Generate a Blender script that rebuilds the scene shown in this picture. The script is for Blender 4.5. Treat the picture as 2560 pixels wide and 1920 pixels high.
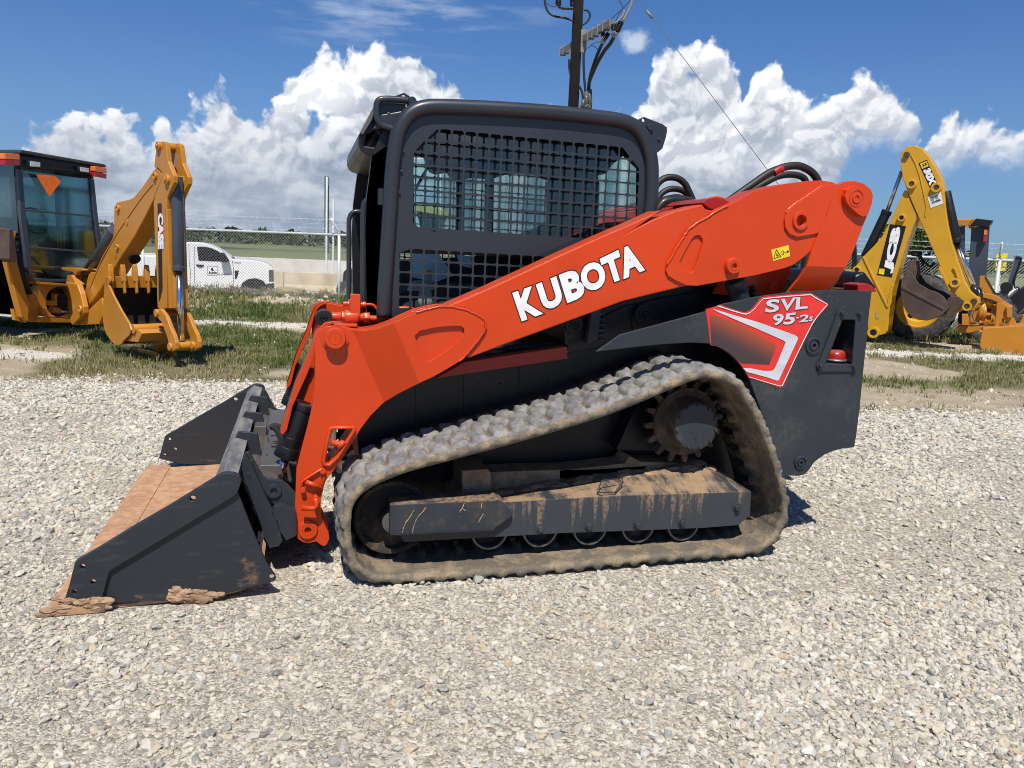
import bpy, bmesh, math, random
import numpy as np
from math import radians, sin, cos, pi, sqrt, atan2, asin, degrees
from mathutils import Vector, Matrix
random.seed(7); RNG = np.random.default_rng(11)
for o in list(bpy.data.objects): bpy.data.objects.remove(o)
SC = bpy.context.scene; COL = SC.collection
# ---------------------------------------------------------------- camera
FPX = 1923.0; CAMH = 1.44; RHO = radians(2.25); PITCH = math.atan((960 - 628) / FPX)
cd = Vector((0, cos(PITCH), -sin(PITCH))); u0 = Vector((0, sin(PITCH), cos(PITCH))); r0 = Vector((1, 0, 0))
cu = cos(RHO) * u0 - sin(RHO) * r0; cr = cos(RHO) * r0 + sin(RHO) * u0
CAMP = Vector((0, 0, CAMH))
camd = bpy.data.cameras.new("camera"); cam = bpy.data.objects.new("camera", camd); COL.objects.link(cam)
camd.sensor_fit = 'HORIZONTAL'; camd.sensor_width = 36.0; camd.lens = 36.0 * FPX / 2560
camd.clip_start = 0.05; camd.clip_end = 6000
cam.matrix_world = Matrix(((cr.x, cu.x, -cd.x, 0), (cr.y, cu.y, -cd.y, 0), (cr.z, cu.z, -cd.z, CAMH), (0, 0, 0, 1)))
SC.camera = cam
SC.cycles.filter_width = 1.0
SC.render.resolution_x = 1024; SC.render.resolution_y = 768
SC.view_settings.view_transform = 'Standard'; SC.view_settings.look = 'None'
SC.view_settings.exposure = 0.2; SC.view_settings.gamma = 1.0
# ---------------------------------------------------------------- sun
SUN_EL = radians(58); sdir = Vector((-0.02, 1.0, 0)).normalized()      # horizontal direction in which shadows fall
ldir = Vector((sdir.x * cos(SUN_EL), sdir.y * cos(SUN_EL), -sin(SUN_EL)))
sl = bpy.data.lights.new("sun", 'SUN'); sl.energy = 5.0; sl.angle = radians(0.5); sl.color = (1.0, 0.94, 0.84)
so = bpy.data.objects.new("sun", sl); COL.objects.link(so); so.rotation_euler = ldir.to_track_quat('-Z', 'Y').to_euler(); so.location = (0, -20, 30)

def raypx(x, y):
    v = cd * FPX + cr * (x - 1280) + cu * (960 - y)
    return v.normalized()
def azel(x, y):
    v = raypx(x, y); return atan2(v.x, v.y), asin(v.z)
# ---------------------------------------------------------------- world
class NG:
    """tiny helper to write shader node expressions"""
    def __init__(s, nt): s.nt = nt
    def n(s, t, **k):
        nd = s.nt.nodes.new(t)
        for a, b in k.items(): setattr(nd, a, b)
        return nd
    def put(s, sock, v):
        if hasattr(v, 'is_linked') or isinstance(v, bpy.types.NodeSocket): s.nt.links.new(v, sock)
        else: sock.default_value = v
    def m(s, op, a, b=None, c=None, clamp=False):
        nd = s.n('ShaderNodeMath', operation=op); nd.use_clamp = clamp
        for i, v in enumerate((a, b, c)):
            if v is not None: s.put(nd.inputs[i], v)
        return nd.outputs[0]
    def vm(s, op, a, b=None, sc=None):
        nd = s.n('ShaderNodeVectorMath', operation=op); s.put(nd.inputs[0], a)
        if b is not None: s.put(nd.inputs[1], b)
        if sc is not None: s.put(nd.inputs['Scale'], sc)
        return nd.outputs[0]
    def xyz(s, x, y, z):
        nd = s.n('ShaderNodeCombineXYZ')
        for i, v in enumerate((x, y, z)): s.put(nd.inputs[i], v)
        return nd.outputs[0]
    def sep(s, v):
        nd = s.n('ShaderNodeSeparateXYZ'); s.put(nd.inputs[0], v); return nd.outputs
    def noise(s, v, scale, detail=3, rough=.5, dim='3D', dist=0, out=0):
        nd = s.n('ShaderNodeTexNoise', noise_dimensions=dim)
        s.put(nd.inputs['Vector'], v); s.put(nd.inputs['Scale'], scale); nd.inputs['Detail'].default_value = detail
        nd.inputs['Roughness'].default_value = rough; nd.inputs['Distortion'].default_value = dist
        return nd.outputs[out]
    def vor(s, v, scale, detail=0, rough=.5, feat='F1', dim='3D', out=0, smooth=.4, rnd=1.0):
        nd = s.n('ShaderNodeTexVoronoi', voronoi_dimensions=dim, feature=feat)
        s.put(nd.inputs['Vector'], v); s.put(nd.inputs['Scale'], scale)
        if 'Detail' in nd.inputs: nd.inputs['Detail'].default_value = detail; nd.inputs['Roughness'].default_value = rough
        if feat == 'SMOOTH_F1': nd.inputs['Smoothness'].default_value = smooth
        nd.inputs['Randomness'].default_value = rnd
        return nd.outputs[out]
    def ss(s, v, a, b, x=0.0, y=1.0, kind='SMOOTHSTEP'):
        nd = s.n('ShaderNodeMapRange', interpolation_type=kind)
        s.put(nd.inputs[0], v); s.put(nd.inputs[1], a); s.put(nd.inputs[2], b); s.put(nd.inputs[3], x); s.put(nd.inputs[4], y)
        return nd.outputs[0]
    def mix(s, f, a, b, mode='MIX'):
        nd = s.n('ShaderNodeMix', data_type='RGBA', blend_type=mode)
        s.put(nd.inputs[0], f)
        for i, v in ((6, a), (7, b)):
            if isinstance(v, tuple) and len(v) == 3: v = (*v, 1)
            s.put(nd.inputs[i], v)
        return nd.outputs[2]
    def scalev(s, v, k): return s.vm('MULTIPLY', v, k)

W = bpy.data.worlds.new("World"); SC.world = W; W.use_nodes = True
nt = W.node_tree; nt.nodes.clear(); g = NG(nt)
sky = g.n('ShaderNodeTexSky', sky_type='NISHITA'); sky.sun_disc = False
sky.sun_elevation = SUN_EL; sky.sun_rotation = atan2(-sdir.x, -sdir.y); sky.air_density = 1.0; sky.dust_density = 0.6; sky.ozone_density = 2.2; sky.altitude = 100
tc = g.n('ShaderNodeTexCoord').outputs['Generated']
dx, dy, dz = g.sep(tc)
az = g.m('ARCTAN2', dx, dy); el = g.m('ARCSINE', dz)
AZ0, AZ1 = -0.70, 0.70
def fcurve(pts, lo, hi):
    nd = g.n('ShaderNodeFloatCurve'); cm = nd.mapping; cv = cm.curves[0]
    P = sorted(((a - AZ0) / (AZ1 - AZ0), (e - lo) / (hi - lo)) for a, e in pts)
    Q = [(0.0, P[0][1])]
    for p in P:
        if 0.004 < p[0] < .996 and p[0] - Q[-1][0] > .004: Q.append(p)
    Q.append((1.0, P[-1][1]))
    cv.points[0].location = Q[0]; cv.points[1].location = Q[-1]
    for p in Q[1:-1]: cv.points.new(*p)
    for p in cv.points: p.handle_type = 'VECTOR'
    cm.update(); return nd
TOP = [(-90,420),(0,385),(50,380),(90,345),(110,322),(160,312),(190,290),(250,275),(272,245),(300,262),(345,305),(362,340),(400,322),(450,322),(467,280),(480,245),(520,236),(550,218),(575,205),(600,240),(640,292),(670,282),(700,235),(718,185),(735,150),(785,124),(830,150),(856,168),(872,132),(910,125),(935,97),(960,90),(1000,112),(1050,165),(1080,192),(1140,182),(1162,228),(1200,246),(1240,258),(1290,275),(1335,262),(1380,262),(1410,300),(1500,330),(1562,292),(1600,238),(1640,165),(1700,96),(1742,100),(1757,130),(1790,115),(1822,128),(1850,190),(1864,242),(1880,180),(1897,155),(1955,155),(1972,222),(2030,226),(2060,240),(2097,225),(2112,172),(2150,172),(2200,215),(2260,252),(2288,285),(2298,360),(2312,285),(2370,262),(2408,300),(2425,240),(2460,250),(2485,272),(2530,268),(2570,290),(2650,320)]
BOT = [(-90,700),(0,700),(400,700),(1000,700),(1900,700),(2000,560),(2060,520),(2100,430),(2130,350),(2290,320),(2300,380),(2420,395),(2560,385),(2650,380)]
ctop = fcurve([azel(x, y) for x, y in TOP], -0.1, 0.4)
cbot = fcurve([azel(x, y) for x, y in BOT], -0.1, 0.4)
uv0 = g.xyz(az, el, 0.0)
wrp = g.vm('SUBTRACT', g.noise(uv0, 14.0, 4, .55, '2D', out=1), (.5, .5, .5))
uvw = g.vm('ADD', uv0, g.scalev(wrp, (.040, .030, 0)))
def billow(p):
    a = g.vor(p, 15.0, 0, .5, 'SMOOTH_F1', '2D', smooth=.7)
    b = g.vor(p, 38.0, 1.6, .5, 'SMOOTH_F1', '2D', smooth=.8)
    c = g.noise(p, 60.0, 5, .6, '2D')
    return g.m('ADD', g.m('ADD', g.m('MULTIPLY', g.m('SUBTRACT', .45, a), 1.0), g.m('MULTIPLY', g.m('SUBTRACT', .4, b), .62)), g.m('MULTIPLY', g.m('SUBTRACT', c, .5), .75))
p0 = uvw; p1 = g.vm('ADD', uvw, (-.0035, .0085, 0)); 
h0 = billow(p0); h1 = billow(p1)
sx = g.sep(uvw)
def prof(nd, lo=-.1, hi=.4):
    t = g.ss(sx[0], AZ0, AZ1, 0.0, 1.0, 'LINEAR'); g.put(nd.inputs['Value'], t)
    return g.m('MULTIPLY_ADD', nd.outputs[0], hi - lo, lo)
topv = prof(ctop); botv = prof(cbot)
dtop = g.m('SUBTRACT', topv, sx[1])
F = g.m('ADD', dtop, g.m('MULTIPLY', h0, .036))
mask = g.m('MULTIPLY', g.ss(F, -.004, .010), g.ss(g.m('ADD', g.m('ADD', g.noise(uv0, 11.0, 4, .55, '2D'), g.m('MULTIPLY', h0, .10)), g.m('MULTIPLY', dtop, .9)), .29, .36))
bot = g.m('ADD', g.m('SUBTRACT', sx[1], botv), g.m('MULTIPLY', g.m('SUBTRACT', g.noise(uv0, 9.0, 5, .6, '2D'), .5), .12))
mask = g.m('MULTIPLY', mask, g.ss(bot, -.03, .03))
# openings of thin cloud low in the sky
lown = g.noise(g.vm('MULTIPLY', uv0, (1.0, 3.2, 1.0)), 8.0, 6, .6, '2D')
lit = g.m('SUBTRACT', h0, h1)
lit = g.ss(lit, -.15, .20, 0.0, 1.0, 'LINEAR')
big = g.m('SUBTRACT', g.noise(p0, 7.0, 3, .5, '2D'), g.noise(g.vm('ADD', p0, (-.014, .035, 0)), 7.0, 3, .5, '2D'))
lit2 = g.ss(big, -.12, .12)
depth = g.ss(dtop, .0, .24)
core = g.m('ADD', g.m('MULTIPLY', lit, .52), g.m('MULTIPLY', lit2, .48))
core = g.m('ADD', core, g.m('MULTIPLY_ADD', depth, -.62, .30), clamp=True)
ccol = g.mix(core, (.30, .36, .46, 1), (.90, .91, .93, 1))
# toward the horizon: flatter, layered and greyer
flat = g.ss(el, .16, .045)
lay = g.ss(lown, .38, .66)
fcol = g.mix(lay, (.24, .30, .40, 1), (.44, .50, .58, 1))
ccol = g.mix(g.m('MULTIPLY', flat, .82), ccol, fcol)
# small detached puff
pa, pe = azel(1585, 103)
pd = g.vm('LENGTH', g.vm('MULTIPLY', g.vm('SUBTRACT', g.vm('ADD', uv0, g.scalev(wrp, (.06, .03, 0))), (pa, pe, 0)), (1.0, 1.75, 1)))
nd_len = pd
puff = g.ss(g.m('ADD', nt.nodes[-1].outputs['Value'], g.m('MULTIPLY', g.m('SUBTRACT', g.noise(uv0, 60.0, 4, .6, '2D'), .5), .02)), .028, .008)
# thin high streaks
cir = g.noise(g.vm('MULTIPLY', g.vm('ADD', uv0, (.3, 0, 0)), (3.0, 16.0, 1)), 1.7, 5, .6, '2D')
ca, ce = azel(1000, 15)
cl = g.vm('LENGTH', g.vm('MULTIPLY', g.vm('SUBTRACT', uv0, (ca, ce, 0)), (1.0, 3.2, 1))); clv = nt.nodes[-1].outputs['Value']
cirm = g.m('MULTIPLY', g.ss(cir, .47, .75), g.ss(clv, .24, .04))
skc = g.n('ShaderNodeVectorMath', operation='MULTIPLY'); g.put(skc.inputs[0], sky.outputs[0]); skc.inputs[1].default_value = (.037, .059, .089)
hz = g.ss(el, .30, .0)
base = g.mix(g.m('MULTIPLY', hz, .45), skc.outputs[0], (.20, .30, .46, 1))
base = g.mix(g.m('MULTIPLY', cirm, .35), base, (.8, .86, .93, 1))
base = g.mix(g.m('MULTIPLY', puff, .62), base, (.72, .78, .85, 1))
fin = g.mix(mask, base, ccol)
bg = g.n('ShaderNodeBackground'); g.put(bg.inputs[0], fin); bg.inputs[1].default_value = 1.0
SKY_BG = bg
out = g.n('ShaderNodeOutputWorld'); nt.links.new(bg.outputs[0], out.inputs[0])
W.cycles.sampling_method = 'MANUAL'; W.cycles.sample_map_resolution = 1024
# ---------------------------------------------------------------- materials
MATS = {}
def newmat(name):
    m = bpy.data.materials.new(name); m.use_nodes = True; nt = m.node_tree; nt.nodes.clear()
    g = NG(nt); bs = g.n('ShaderNodeBsdfPrincipled'); o = g.n('ShaderNodeOutputMaterial'); nt.links.new(bs.outputs[0], o.inputs[0])
    MATS[name] = m; return m, g, bs
def objco(g): return g.n('ShaderNodeTexCoord').outputs['Object']
def bump(g, bs, h, strength=.3, dist=.002):
    b = g.n('ShaderNodeBump'); b.inputs['Strength'].default_value = strength; b.inputs['Distance'].default_value = dist
    g.put(b.inputs['Height'], h); g.put(bs.inputs['Normal'], b.outputs[0])
def paint(name, col, rough=.35, dust=.15, dcol=(.30, .25, .19), coat=.3, peel=.12, var=.10, updust=.35, dscale=3.0, speck=0.0, metal=0.0):
    m, g, bs = newmat(name); co = objco(g)
    n1 = g.noise(co, dscale, 6, .62); n2 = g.noise(co, 40.0, 3, .6)
    c = g.mix(g.ss(g.noise(co, 1.7, 4, .6), .3, .7), tuple(x * (1 - var) for x in col), tuple(min(1, x * (1 + var)) for x in col))
    geo = g.n('ShaderNodeNewGeometry'); nz = g.sep(geo.outputs['Normal'])[2]
    up = g.m('MULTIPLY', g.ss(nz, .25, .95), updust)
    f = g.m('MULTIPLY', g.m('ADD', g.m('MULTIPLY', g.ss(n1, .48, .78), dust), g.m('MULTIPLY', up, g.ss(n1, .30, .62))), g.ss(n2, .2, .65), clamp=True)
    if speck:
        v = g.vor(co, 46.0); f = g.m('MAXIMUM', f, g.m('MULTIPLY', g.ss(v, .17, .10), g.m('MULTIPLY', g.ss(g.noise(co, 6.0, 2), .5, .66), speck)))
    g.put(bs.inputs['Base Color'], g.mix(f, c, dcol))
    g.put(bs.inputs['Roughness'], g.m('ADD', g.m('MULTIPLY', f, .45), g.m('MULTIPLY_ADD', g.noise(co, 9.0, 4), .16, rough - .08), clamp=True))
    bs.inputs['Coat Weight'].default_value = coat; bs.inputs['Coat Roughness'].default_value = .12; bs.inputs['Metallic'].default_value = metal; bs.inputs['Specular IOR Level'].default_value = .35
    bump(g, bs, g.m('ADD', g.noise(co, 160.0, 2), g.m('MULTIPLY', g.noise(co, 14.0, 3), 1.5)), peel, .0015)
    return m
def simple(name, col, rough=.5, metal=0.0, emit=None, spec=.5, coat=0):
    m, g, bs = newmat(name); co = objco(g)
    n = g.noise(co, 12.0, 4, .6)
    g.put(bs.inputs['Base Color'], g.mix(g.ss(n, .3, .7), tuple(x * .85 for x in col), tuple(min(1, x * 1.1) for x in col)))
    bs.inputs['Roughness'].default_value = rough; bs.inputs['Metallic'].default_value = metal; bs.inputs['Specular IOR Level'].default_value = spec
    bs.inputs['Coat Weight'].default_value = coat
    return m
def glass(name, tint, alpha, rough=.05):
    m, g, bs = newmat(name); nt = m.node_tree
    tr = g.n('ShaderNodeBsdfTransparent'); tr.inputs[0].default_value = (*tint, 1)
    gl = g.n('ShaderNodeBsdfGlossy'); gl.inputs['Roughness'].default_value = rough; gl.inputs[0].default_value = (.9, .95, 1, 1)
    fr = g.n('ShaderNodeFresnel'); fr.inputs[0].default_value = 1.45
    mx = g.n('ShaderNodeMixShader'); g.put(mx.inputs[0], g.m('MULTIPLY_ADD', fr.outputs[0], .9, alpha)); nt.links.new(tr.outputs[0], mx.inputs[1]); nt.links.new(gl.outputs[0], mx.inputs[2])
    nt.links.new(mx.outputs[0], nt.nodes['Material Output'].inputs[0]); nt.nodes.remove(bs); return m
ORANGE = paint('orange_paint', (.54, .045, .004), .36, .10, (.36, .15, .08), .20, .14, .08, .25, speck=.22)
RED = paint('red_paint', (.30, .008, .006), .35, .05, coat=.2)
GREY = paint('charcoal_paint', (.024, .030, .037), .42, .42, (.12, .11, .10), .10, .10, .12, .25, 2.5, speck=.8)
CABG = paint('cab_grey_paint', (.023, .028, .036), .36, .06, (.12, .12, .12), .25, .08, .06, .10)
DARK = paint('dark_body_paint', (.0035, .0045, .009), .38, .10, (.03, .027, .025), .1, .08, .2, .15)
BLACK = paint('black_paint', (.008, .008, .010), .42, .12, (.09, .08, .07), .1)
HOSE = simple('black_hose_rubber', (.012, .012, .013), .55)
CHROME = simple('chrome_rod', (.62, .63, .66), .14, 1.0)
STEEL = paint('bare_steel', (.20, .19, .18), .4, .6, (.22, .17, .12), 0, metal=.7)
GLASS = glass('clear_glass', (.90, .96, .95), .02)
TINT = glass('teal_tinted_glass', (.74, .88, .88), .02)
CYEL = paint('golden_orange_paint', (.46, .190, .018), .38, .10, (.40, .30, .16), .25, .10, .07, .25)
JYEL = paint('yellow_paint', (.55, .290, .014), .40, .16, (.36, .27, .14), .2, .10, .08, .3)
CGREY = paint('blue_grey_paint', (.045, .055, .075), .35, .06, coat=.3)
RUST = paint('brown_bucket_steel', (.075, .048, .038), .55, .6, (.17, .12, .085), 0, .2, .2, .5)
WHITE = paint('white_car_paint', (.80, .81, .82), .25, .06, (.5, .46, .38), .6, .02, .02, .05)
CONC = paint('concrete', (.56, .54, .49), .85, .5, (.40, .34, .25), 0, .3, .10, .2, 1.2)
TANB = paint('stained_tan_barrier', (.50, .43, .31), .85, .8, (.30, .22, .13), 0, .4, .12, .2, 1.0)
GALV = paint('galvanised_steel', (.72, .73, .74), .35, .2, (.5, .48, .44), 0, .05, .08, .2, metal=.2)
WMET = paint('weathered_line_hardware', (.20, .20, .19), .6, .3, (.12, .11, .10))
VBLK = simple('painted_shade_black', (.0025, .0025, .003), .8, spec=.1)  # near-black colour stands in for shade under the backhoe cab and inside its frame
WOOD = paint('creosote_pole_wood', (.006, .004, .0035), .95, .3, (.016, .010, .008), 0, .5, .3, 0, 6.0)
LENSR = simple('red_lens', (.30, .012, .02), .15, coat=.6); LENSO = simple('amber_lens', (.75, .17, .02), .15, coat=.6)
LENSW = simple('clear_lamp_lens', (.55, .56, .55), .1, coat=.8)
SMV = simple('fluorescent_orange', (.95, .17, .012), .5)
DECW = simple('white_decal', (.80, .80, .82), .4); DECK = simple('black_decal', (.006, .006, .007), .35)
DECR = simple('red_decal', (.68, .022, .018), .28, coat=.5); DECY = simple('yellow_decal', (.78, .56, .02), .4)
BLUEF = simple('pale_blue_film', (.35, .62, .72), .4)
SEAT = simple('black_seat_vinyl', (.012, .012, .014), .55); LINER = simple('dark_cab_liner', (.020, .024, .024), .8)

def mat_silver():
    m, g, bs = newmat('brushed_silver_decal'); co = objco(g)
    n = g.noise(g.vm('MULTIPLY', co, (2.0, 1.0, 9.0)), 3.0, 3)
    g.put(bs.inputs['Base Color'], g.mix(n, (.42, .44, .49), (.75, .77, .82))); bs.inputs['Metallic'].default_value = .15; bs.inputs['Roughness'].default_value = .3
    return m
SILVER = mat_silver()
def mat_grad():
    m, g, bs = newmat('printed_brown_fade_decal'); co = g.sep(objco(g))
    t = g.m('ADD', co[2], g.m('MULTIPLY', co[0], .62))      # a printed fade, orange at its upper right edge
    t = g.m('SUBTRACT', co[2], g.m('MULTIPLY', co[0], -.42))
    g.put(bs.inputs['Base Color'], g.mix(g.ss(t, GRAD_LO + .25 * (GRAD_HI - GRAD_LO), GRAD_HI + .25 * (GRAD_HI - GRAD_LO)), (.040, .026, .030), (.50, .07, .012), 'MIX')); bs.inputs['Roughness'].default_value = .3; bs.inputs['Coat Weight'].default_value = .5
    return m
def mat_dirtybeam():
    m, g, bs = newmat('mud_streaked_grey_steel'); co = objco(g)
    geo = g.n('ShaderNodeNewGeometry'); nz = g.sep(geo.outputs['Normal'])[2]
    st = g.noise(g.vm('MULTIPLY', co, (26.0, 3.0, 1.6)), 1.0, 5, .65)
    fine = g.noise(co, 55.0, 4, .6); zz = g.sep(co)[2]
    run = g.m('MULTIPLY', g.ss(g.m('ADD', st, g.m('MULTIPLY', g.m('SUBTRACT', zz, .24), .9)), .54, .66), g.ss(fine, .3, .6))
    up = g.m('MULTIPLY', g.ss(nz, .25, .55), g.ss(g.m('ADD', g.m('MULTIPLY', g.noise(co, 7.0, 5, .65), .6), g.m('MULTIPLY', st, .4)), .38, .56))
    f = g.m('MAXIMUM', g.m('MULTIPLY', run, .75), up, clamp=True)
    mud = g.mix(g.noise(co, 30.0, 3), (.19, .125, .072), (.34, .23, .135))
    g.put(bs.inputs['Base Color'], g.mix(f, (.036, .042, .050), mud)); g.put(bs.inputs['Roughness'], g.m('MULTIPLY_ADD', f, .5, .42))
    bump(g, bs, g.m('ADD', f, g.m('MULTIPLY', fine, .6)), .6, .003); return m
BEAM = mat_dirtybeam()
def mat_rubber(name, a, b, lo=.42, hi=.62):
    m, g, bs = newmat(name); co = objco(g)
    n = g.noise(co, 11.0, 6, .65); f = g.noise(co, 70.0, 3, .6)
    c = g.mix(g.ss(n, lo, hi), a, b); c = g.mix(g.m('MULTIPLY', g.ss(f, .5, .7), .5), c, tuple(x * .62 for x in a))
    g.put(bs.inputs['Base Color'], c); bs.inputs['Roughness'].default_value = .82
    bump(g, bs, g.m('ADD', f, g.m('MULTIPLY', n, 2.0)), .7, .005); return m
RUB = mat_rubber('dusty_track_rubber', (.125, .105, .080), (.25, .195, .125)); LUG = mat_rubber('worn_grey_lug_rubber', (.140, .140, .138), (.245, .238, .222), .38, .62)
TYRE = mat_rubber('tyre_rubber', (.035, .035, .037), (.085, .078, .07)); IRON = mat_rubber('rusty_dirty_iron', (.022, .018, .016), (.12, .078, .046), .48, .72)
MUD = mat_rubber('caked_mud', (.27, .165, .095), (.40, .26, .155))
def mat_bucketfloor():
    m, g, bs = newmat('clay_dusted_bucket_floor'); co = objco(g)
    n = g.noise(g.vm('MULTIPLY', co, (1, 1, 1)), 2.2, 7, .65); st = g.noise(g.vm('MULTIPLY', co, (9, 1.2, 1)), 1.5, 4)
    n3 = g.noise(co, 20.0, 5, .7)
    c = g.mix(g.ss(n3, .35, .7), (.36, .195, .105), (.50, .30, .175))
    c = g.mix(g.m('MULTIPLY', g.ss(g.m('ADD', n, g.m('MULTIPLY', st, .25)), .67, .78), .7), c, (.06, .06, .065))
    g.put(bs.inputs['Base Color'], c); bs.inputs['Roughness'].default_value = .85
    bump(g, bs, g.m('ADD', n3, n), .5, .006); return m
CLAY = mat_bucketfloor()
def mat_bucketplate():
    m, g, bs = newmat('scuffed_bucket_plate'); co = objco(g); z = g.sep(co)[2]
    n = g.noise(co, 5.0, 6, .7); s = g.noise(g.vm('MULTIPLY', co, (4, 4, 22)), 1.6, 4, .6)
    f = g.ss(g.m('SUBTRACT', g.m('ADD', n, g.m('MULTIPLY', s, .25)), g.m('MULTIPLY', z, .45)), .66, .80)
    sc = g.m('MULTIPLY', g.ss(s, .57, .70), .28)
    c = g.mix(sc, (.020, .024, .030), (.075, .075, .078)); c = g.mix(g.m('MULTIPLY', f, .75), c, (.20, .115, .060))
    g.put(bs.inputs['Base Color'], c); g.put(bs.inputs['Roughness'], g.m('MULTIPLY_ADD', f, .4, .42)); bump(g, bs, g.m('ADD', f, g.noise(co, 120.0, 2)), .25, .002); return m
BPL = mat_bucketplate()
def mat_lip():
    m, g, bs = newmat('worn_grey_bucket_lip'); co = objco(g); s = g.noise(g.vm('MULTIPLY', co, (14, 2.5, 14)), 1.6, 5, .65)
    g.put(bs.inputs['Base Color'], g.mix(g.ss(s, .35, .65), (.10, .105, .11), (.25, .24, .22))); bs.inputs['Roughness'].default_value = .5; return m
LIP = mat_lip()
# ---------------------------------------------------------------- mesh helpers
class MB:
    def __init__(s): s.bm = bmesh.new()
    def poly(s, pts, flip=False):
        vs = [s.bm.verts.new(p) for p in pts]
        return s.bm.faces.new(vs if not flip else vs[::-1])
    def box(s, c, sz, rot=None):
        m = Matrix.Diagonal((*sz, 1))
        if rot is not None: m = rot.to_4x4() @ m
        bmesh.ops.create_cube(s.bm, size=1, matrix=Matrix.Translation(c) @ m); return s
    def bar(s, a, b, w, h, up=(0, 0, 1)):
        a, b = Vector(a), Vector(b); d = b - a; L = d.length; d.normalize(); up = Vector(up)
        x = d.cross(up)
        if x.length < 1e-4: x = d.cross(Vector((0, 1, 0)))
        x.normalize(); z = x.cross(d)
        R = Matrix((x, d, z)).transposed()
        return s.box((a + b) / 2, (w, L, h), R)
    def tube(s, pts, r, n=10, cap=True):
        pts = [Vector(p) for p in pts]; rs = r if isinstance(r, (list, tuple)) else [r] * len(pts)
        rings = []; prev = None
        for i, p in enumerate(pts):
            if i == 0: d = pts[1] - p
            elif i == len(pts) - 1: d = p - pts[i - 1]
            else: d = (pts[i + 1] - p).normalized() + (p - pts[i - 1]).normalized()
            d.normalize()
            if prev is None:
                x = d.cross(Vector((0, 0, 1)))
                if x.length < .1: x = d.cross(Vector((0, 1, 0)))
            else: x = prev - d * prev.dot(d)
            x.normalize(); prev = x; y = d.cross(x)
            rings.append([s.bm.verts.new(p + (x * cos(2 * pi * k / n) + y * sin(2 * pi * k / n)) * rs[i]) for k in range(n)])
        for a, b in zip(rings, rings[1:]):
            for k in range(n): s.bm.faces.new((a[k], a[(k + 1) % n], b[(k + 1) % n], b[k])).smooth = True
        if cap: s.bm.faces.new(rings[0][::-1]); s.bm.faces.new(rings[-1])
        return s
    def cyl(s, a, b, r, n=20, r2=None): 
        a = Vector(a); b = Vector(b)
        return s.tube([a, b], [r, r if r2 is None else r2], n)
    def ycyl(s, x, z, y0, y1, r, n=28): return s.cyl((x, y0, z), (x, y1, z), r, n)
    def yring(s, x, z, y0, y1, ro, ri, n=28):
        a = [];
        for yy in (y0, y1):
            for r in (ro, ri): a.append([s.bm.verts.new((x + r * cos(2 * pi * k / n), yy, z + r * sin(2 * pi * k / n))) for k in range(n)])
        o0, i0, o1, i1 = a
        for k in range(n):
            j = (k + 1) % n
            for q in ((o0[k], o0[j], i0[j], i0[k]), (o1[j], o1[k], i1[k], i1[j]), (o0[j], o0[k], o1[k], o1[j]), (i0[k], i0[j], i1[j], i1[k])): s.bm.faces.new(q)
        return s
    def prism(s, outer, y0, y1, holes=(), bend=None, cuts=()):
        """outline in x,z, extruded from y0 to y1 (holes allowed)"""
        b = bmesh.new(); edges = []
        for lp in (outer, *holes):
            vs = [b.verts.new((x, 0, z)) for x, z in lp]
            edges += [b.edges.new((vs[i], vs[(i + 1) % len(vs)])) for i in range(len(vs))]
        bmesh.ops.triangle_fill(b, use_beauty=True, use_dissolve=False, edges=edges)
        if not b.faces: raise RuntimeError('fill failed')
        for (px, pz, nx, nz) in cuts:
            bmesh.ops.bisect_plane(b, geom=b.verts[:] + b.edges[:] + b.faces[:], plane_co=(px, 0, pz), plane_no=(nx, 0, nz))
        if not cuts:
            bmesh.ops.dissolve_limit(b, angle_limit=.01, verts=b.verts, edges=b.edges, delimit=set())if False else None
        bnd = [e for e in b.edges if len(e.link_faces) == 1]
        fr = {}; bk = {}
        for v in b.verts:
            oy = bend(v.co.x, v.co.z) if bend else 0
            fr[v] = s.bm.verts.new((v.co.x, y0 + oy, v.co.z)); bk[v] = s.bm.verts.new((v.co.x, y1 + oy, v.co.z))
        for f in b.faces:
            s.bm.faces.new([fr[v] for v in f.verts]); s.bm.faces.new([bk[v] for v in f.verts][::-1])
        for e in bnd:
            u, v = e.verts; s.bm.faces.new((fr[u], fr[v], bk[v], bk[u]))
        b.free(); return s
    def xprism(s, outer, x0, x1):   # outline in (y,z) extruded along x
        a = [s.bm.verts.new((x0, y, z)) for y, z in outer]; b = [s.bm.verts.new((x1, y, z)) for y, z in outer]; n = len(a)
        s.bm.faces.new(a); s.bm.faces.new(b[::-1])
        for i in range(n): s.bm.faces.new((a[i], b[i], b[(i + 1) % n], a[(i + 1) % n]))
        return s
    def grid(s, rows, close=False, smooth=True):
        R = [[s.bm.verts.new(p) for p in r] for r in rows]
        for a, b in zip(R, R[1:]):
            for i in range(len(a) - 1 + (1 if close else 0)):
                j = (i + 1) % len(a); s.bm.faces.new((a[i], a[j], b[j], b[i])).smooth = smooth
        return s
    def lathe(s, prof, c, axis='y', n=28, smooth=False):
        """prof: list (r, h) along axis from centre c"""
        rows = []
        for r, h in prof:
            row = []
            for k in range(n):
                t = 2 * pi * k / n
                if axis == 'y': row.append((c[0] + r * cos(t), c[1] + h, c[2] + r * sin(t)))
                elif axis == 'x': row.append((c[0] + h, c[1] + r * cos(t), c[2] + r * sin(t)))
                else: row.append((c[0] + r * cos(t), c[1] + r * sin(t), c[2] + h))
            rows.append(row)
        return s.grid(rows, True, smooth)
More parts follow.
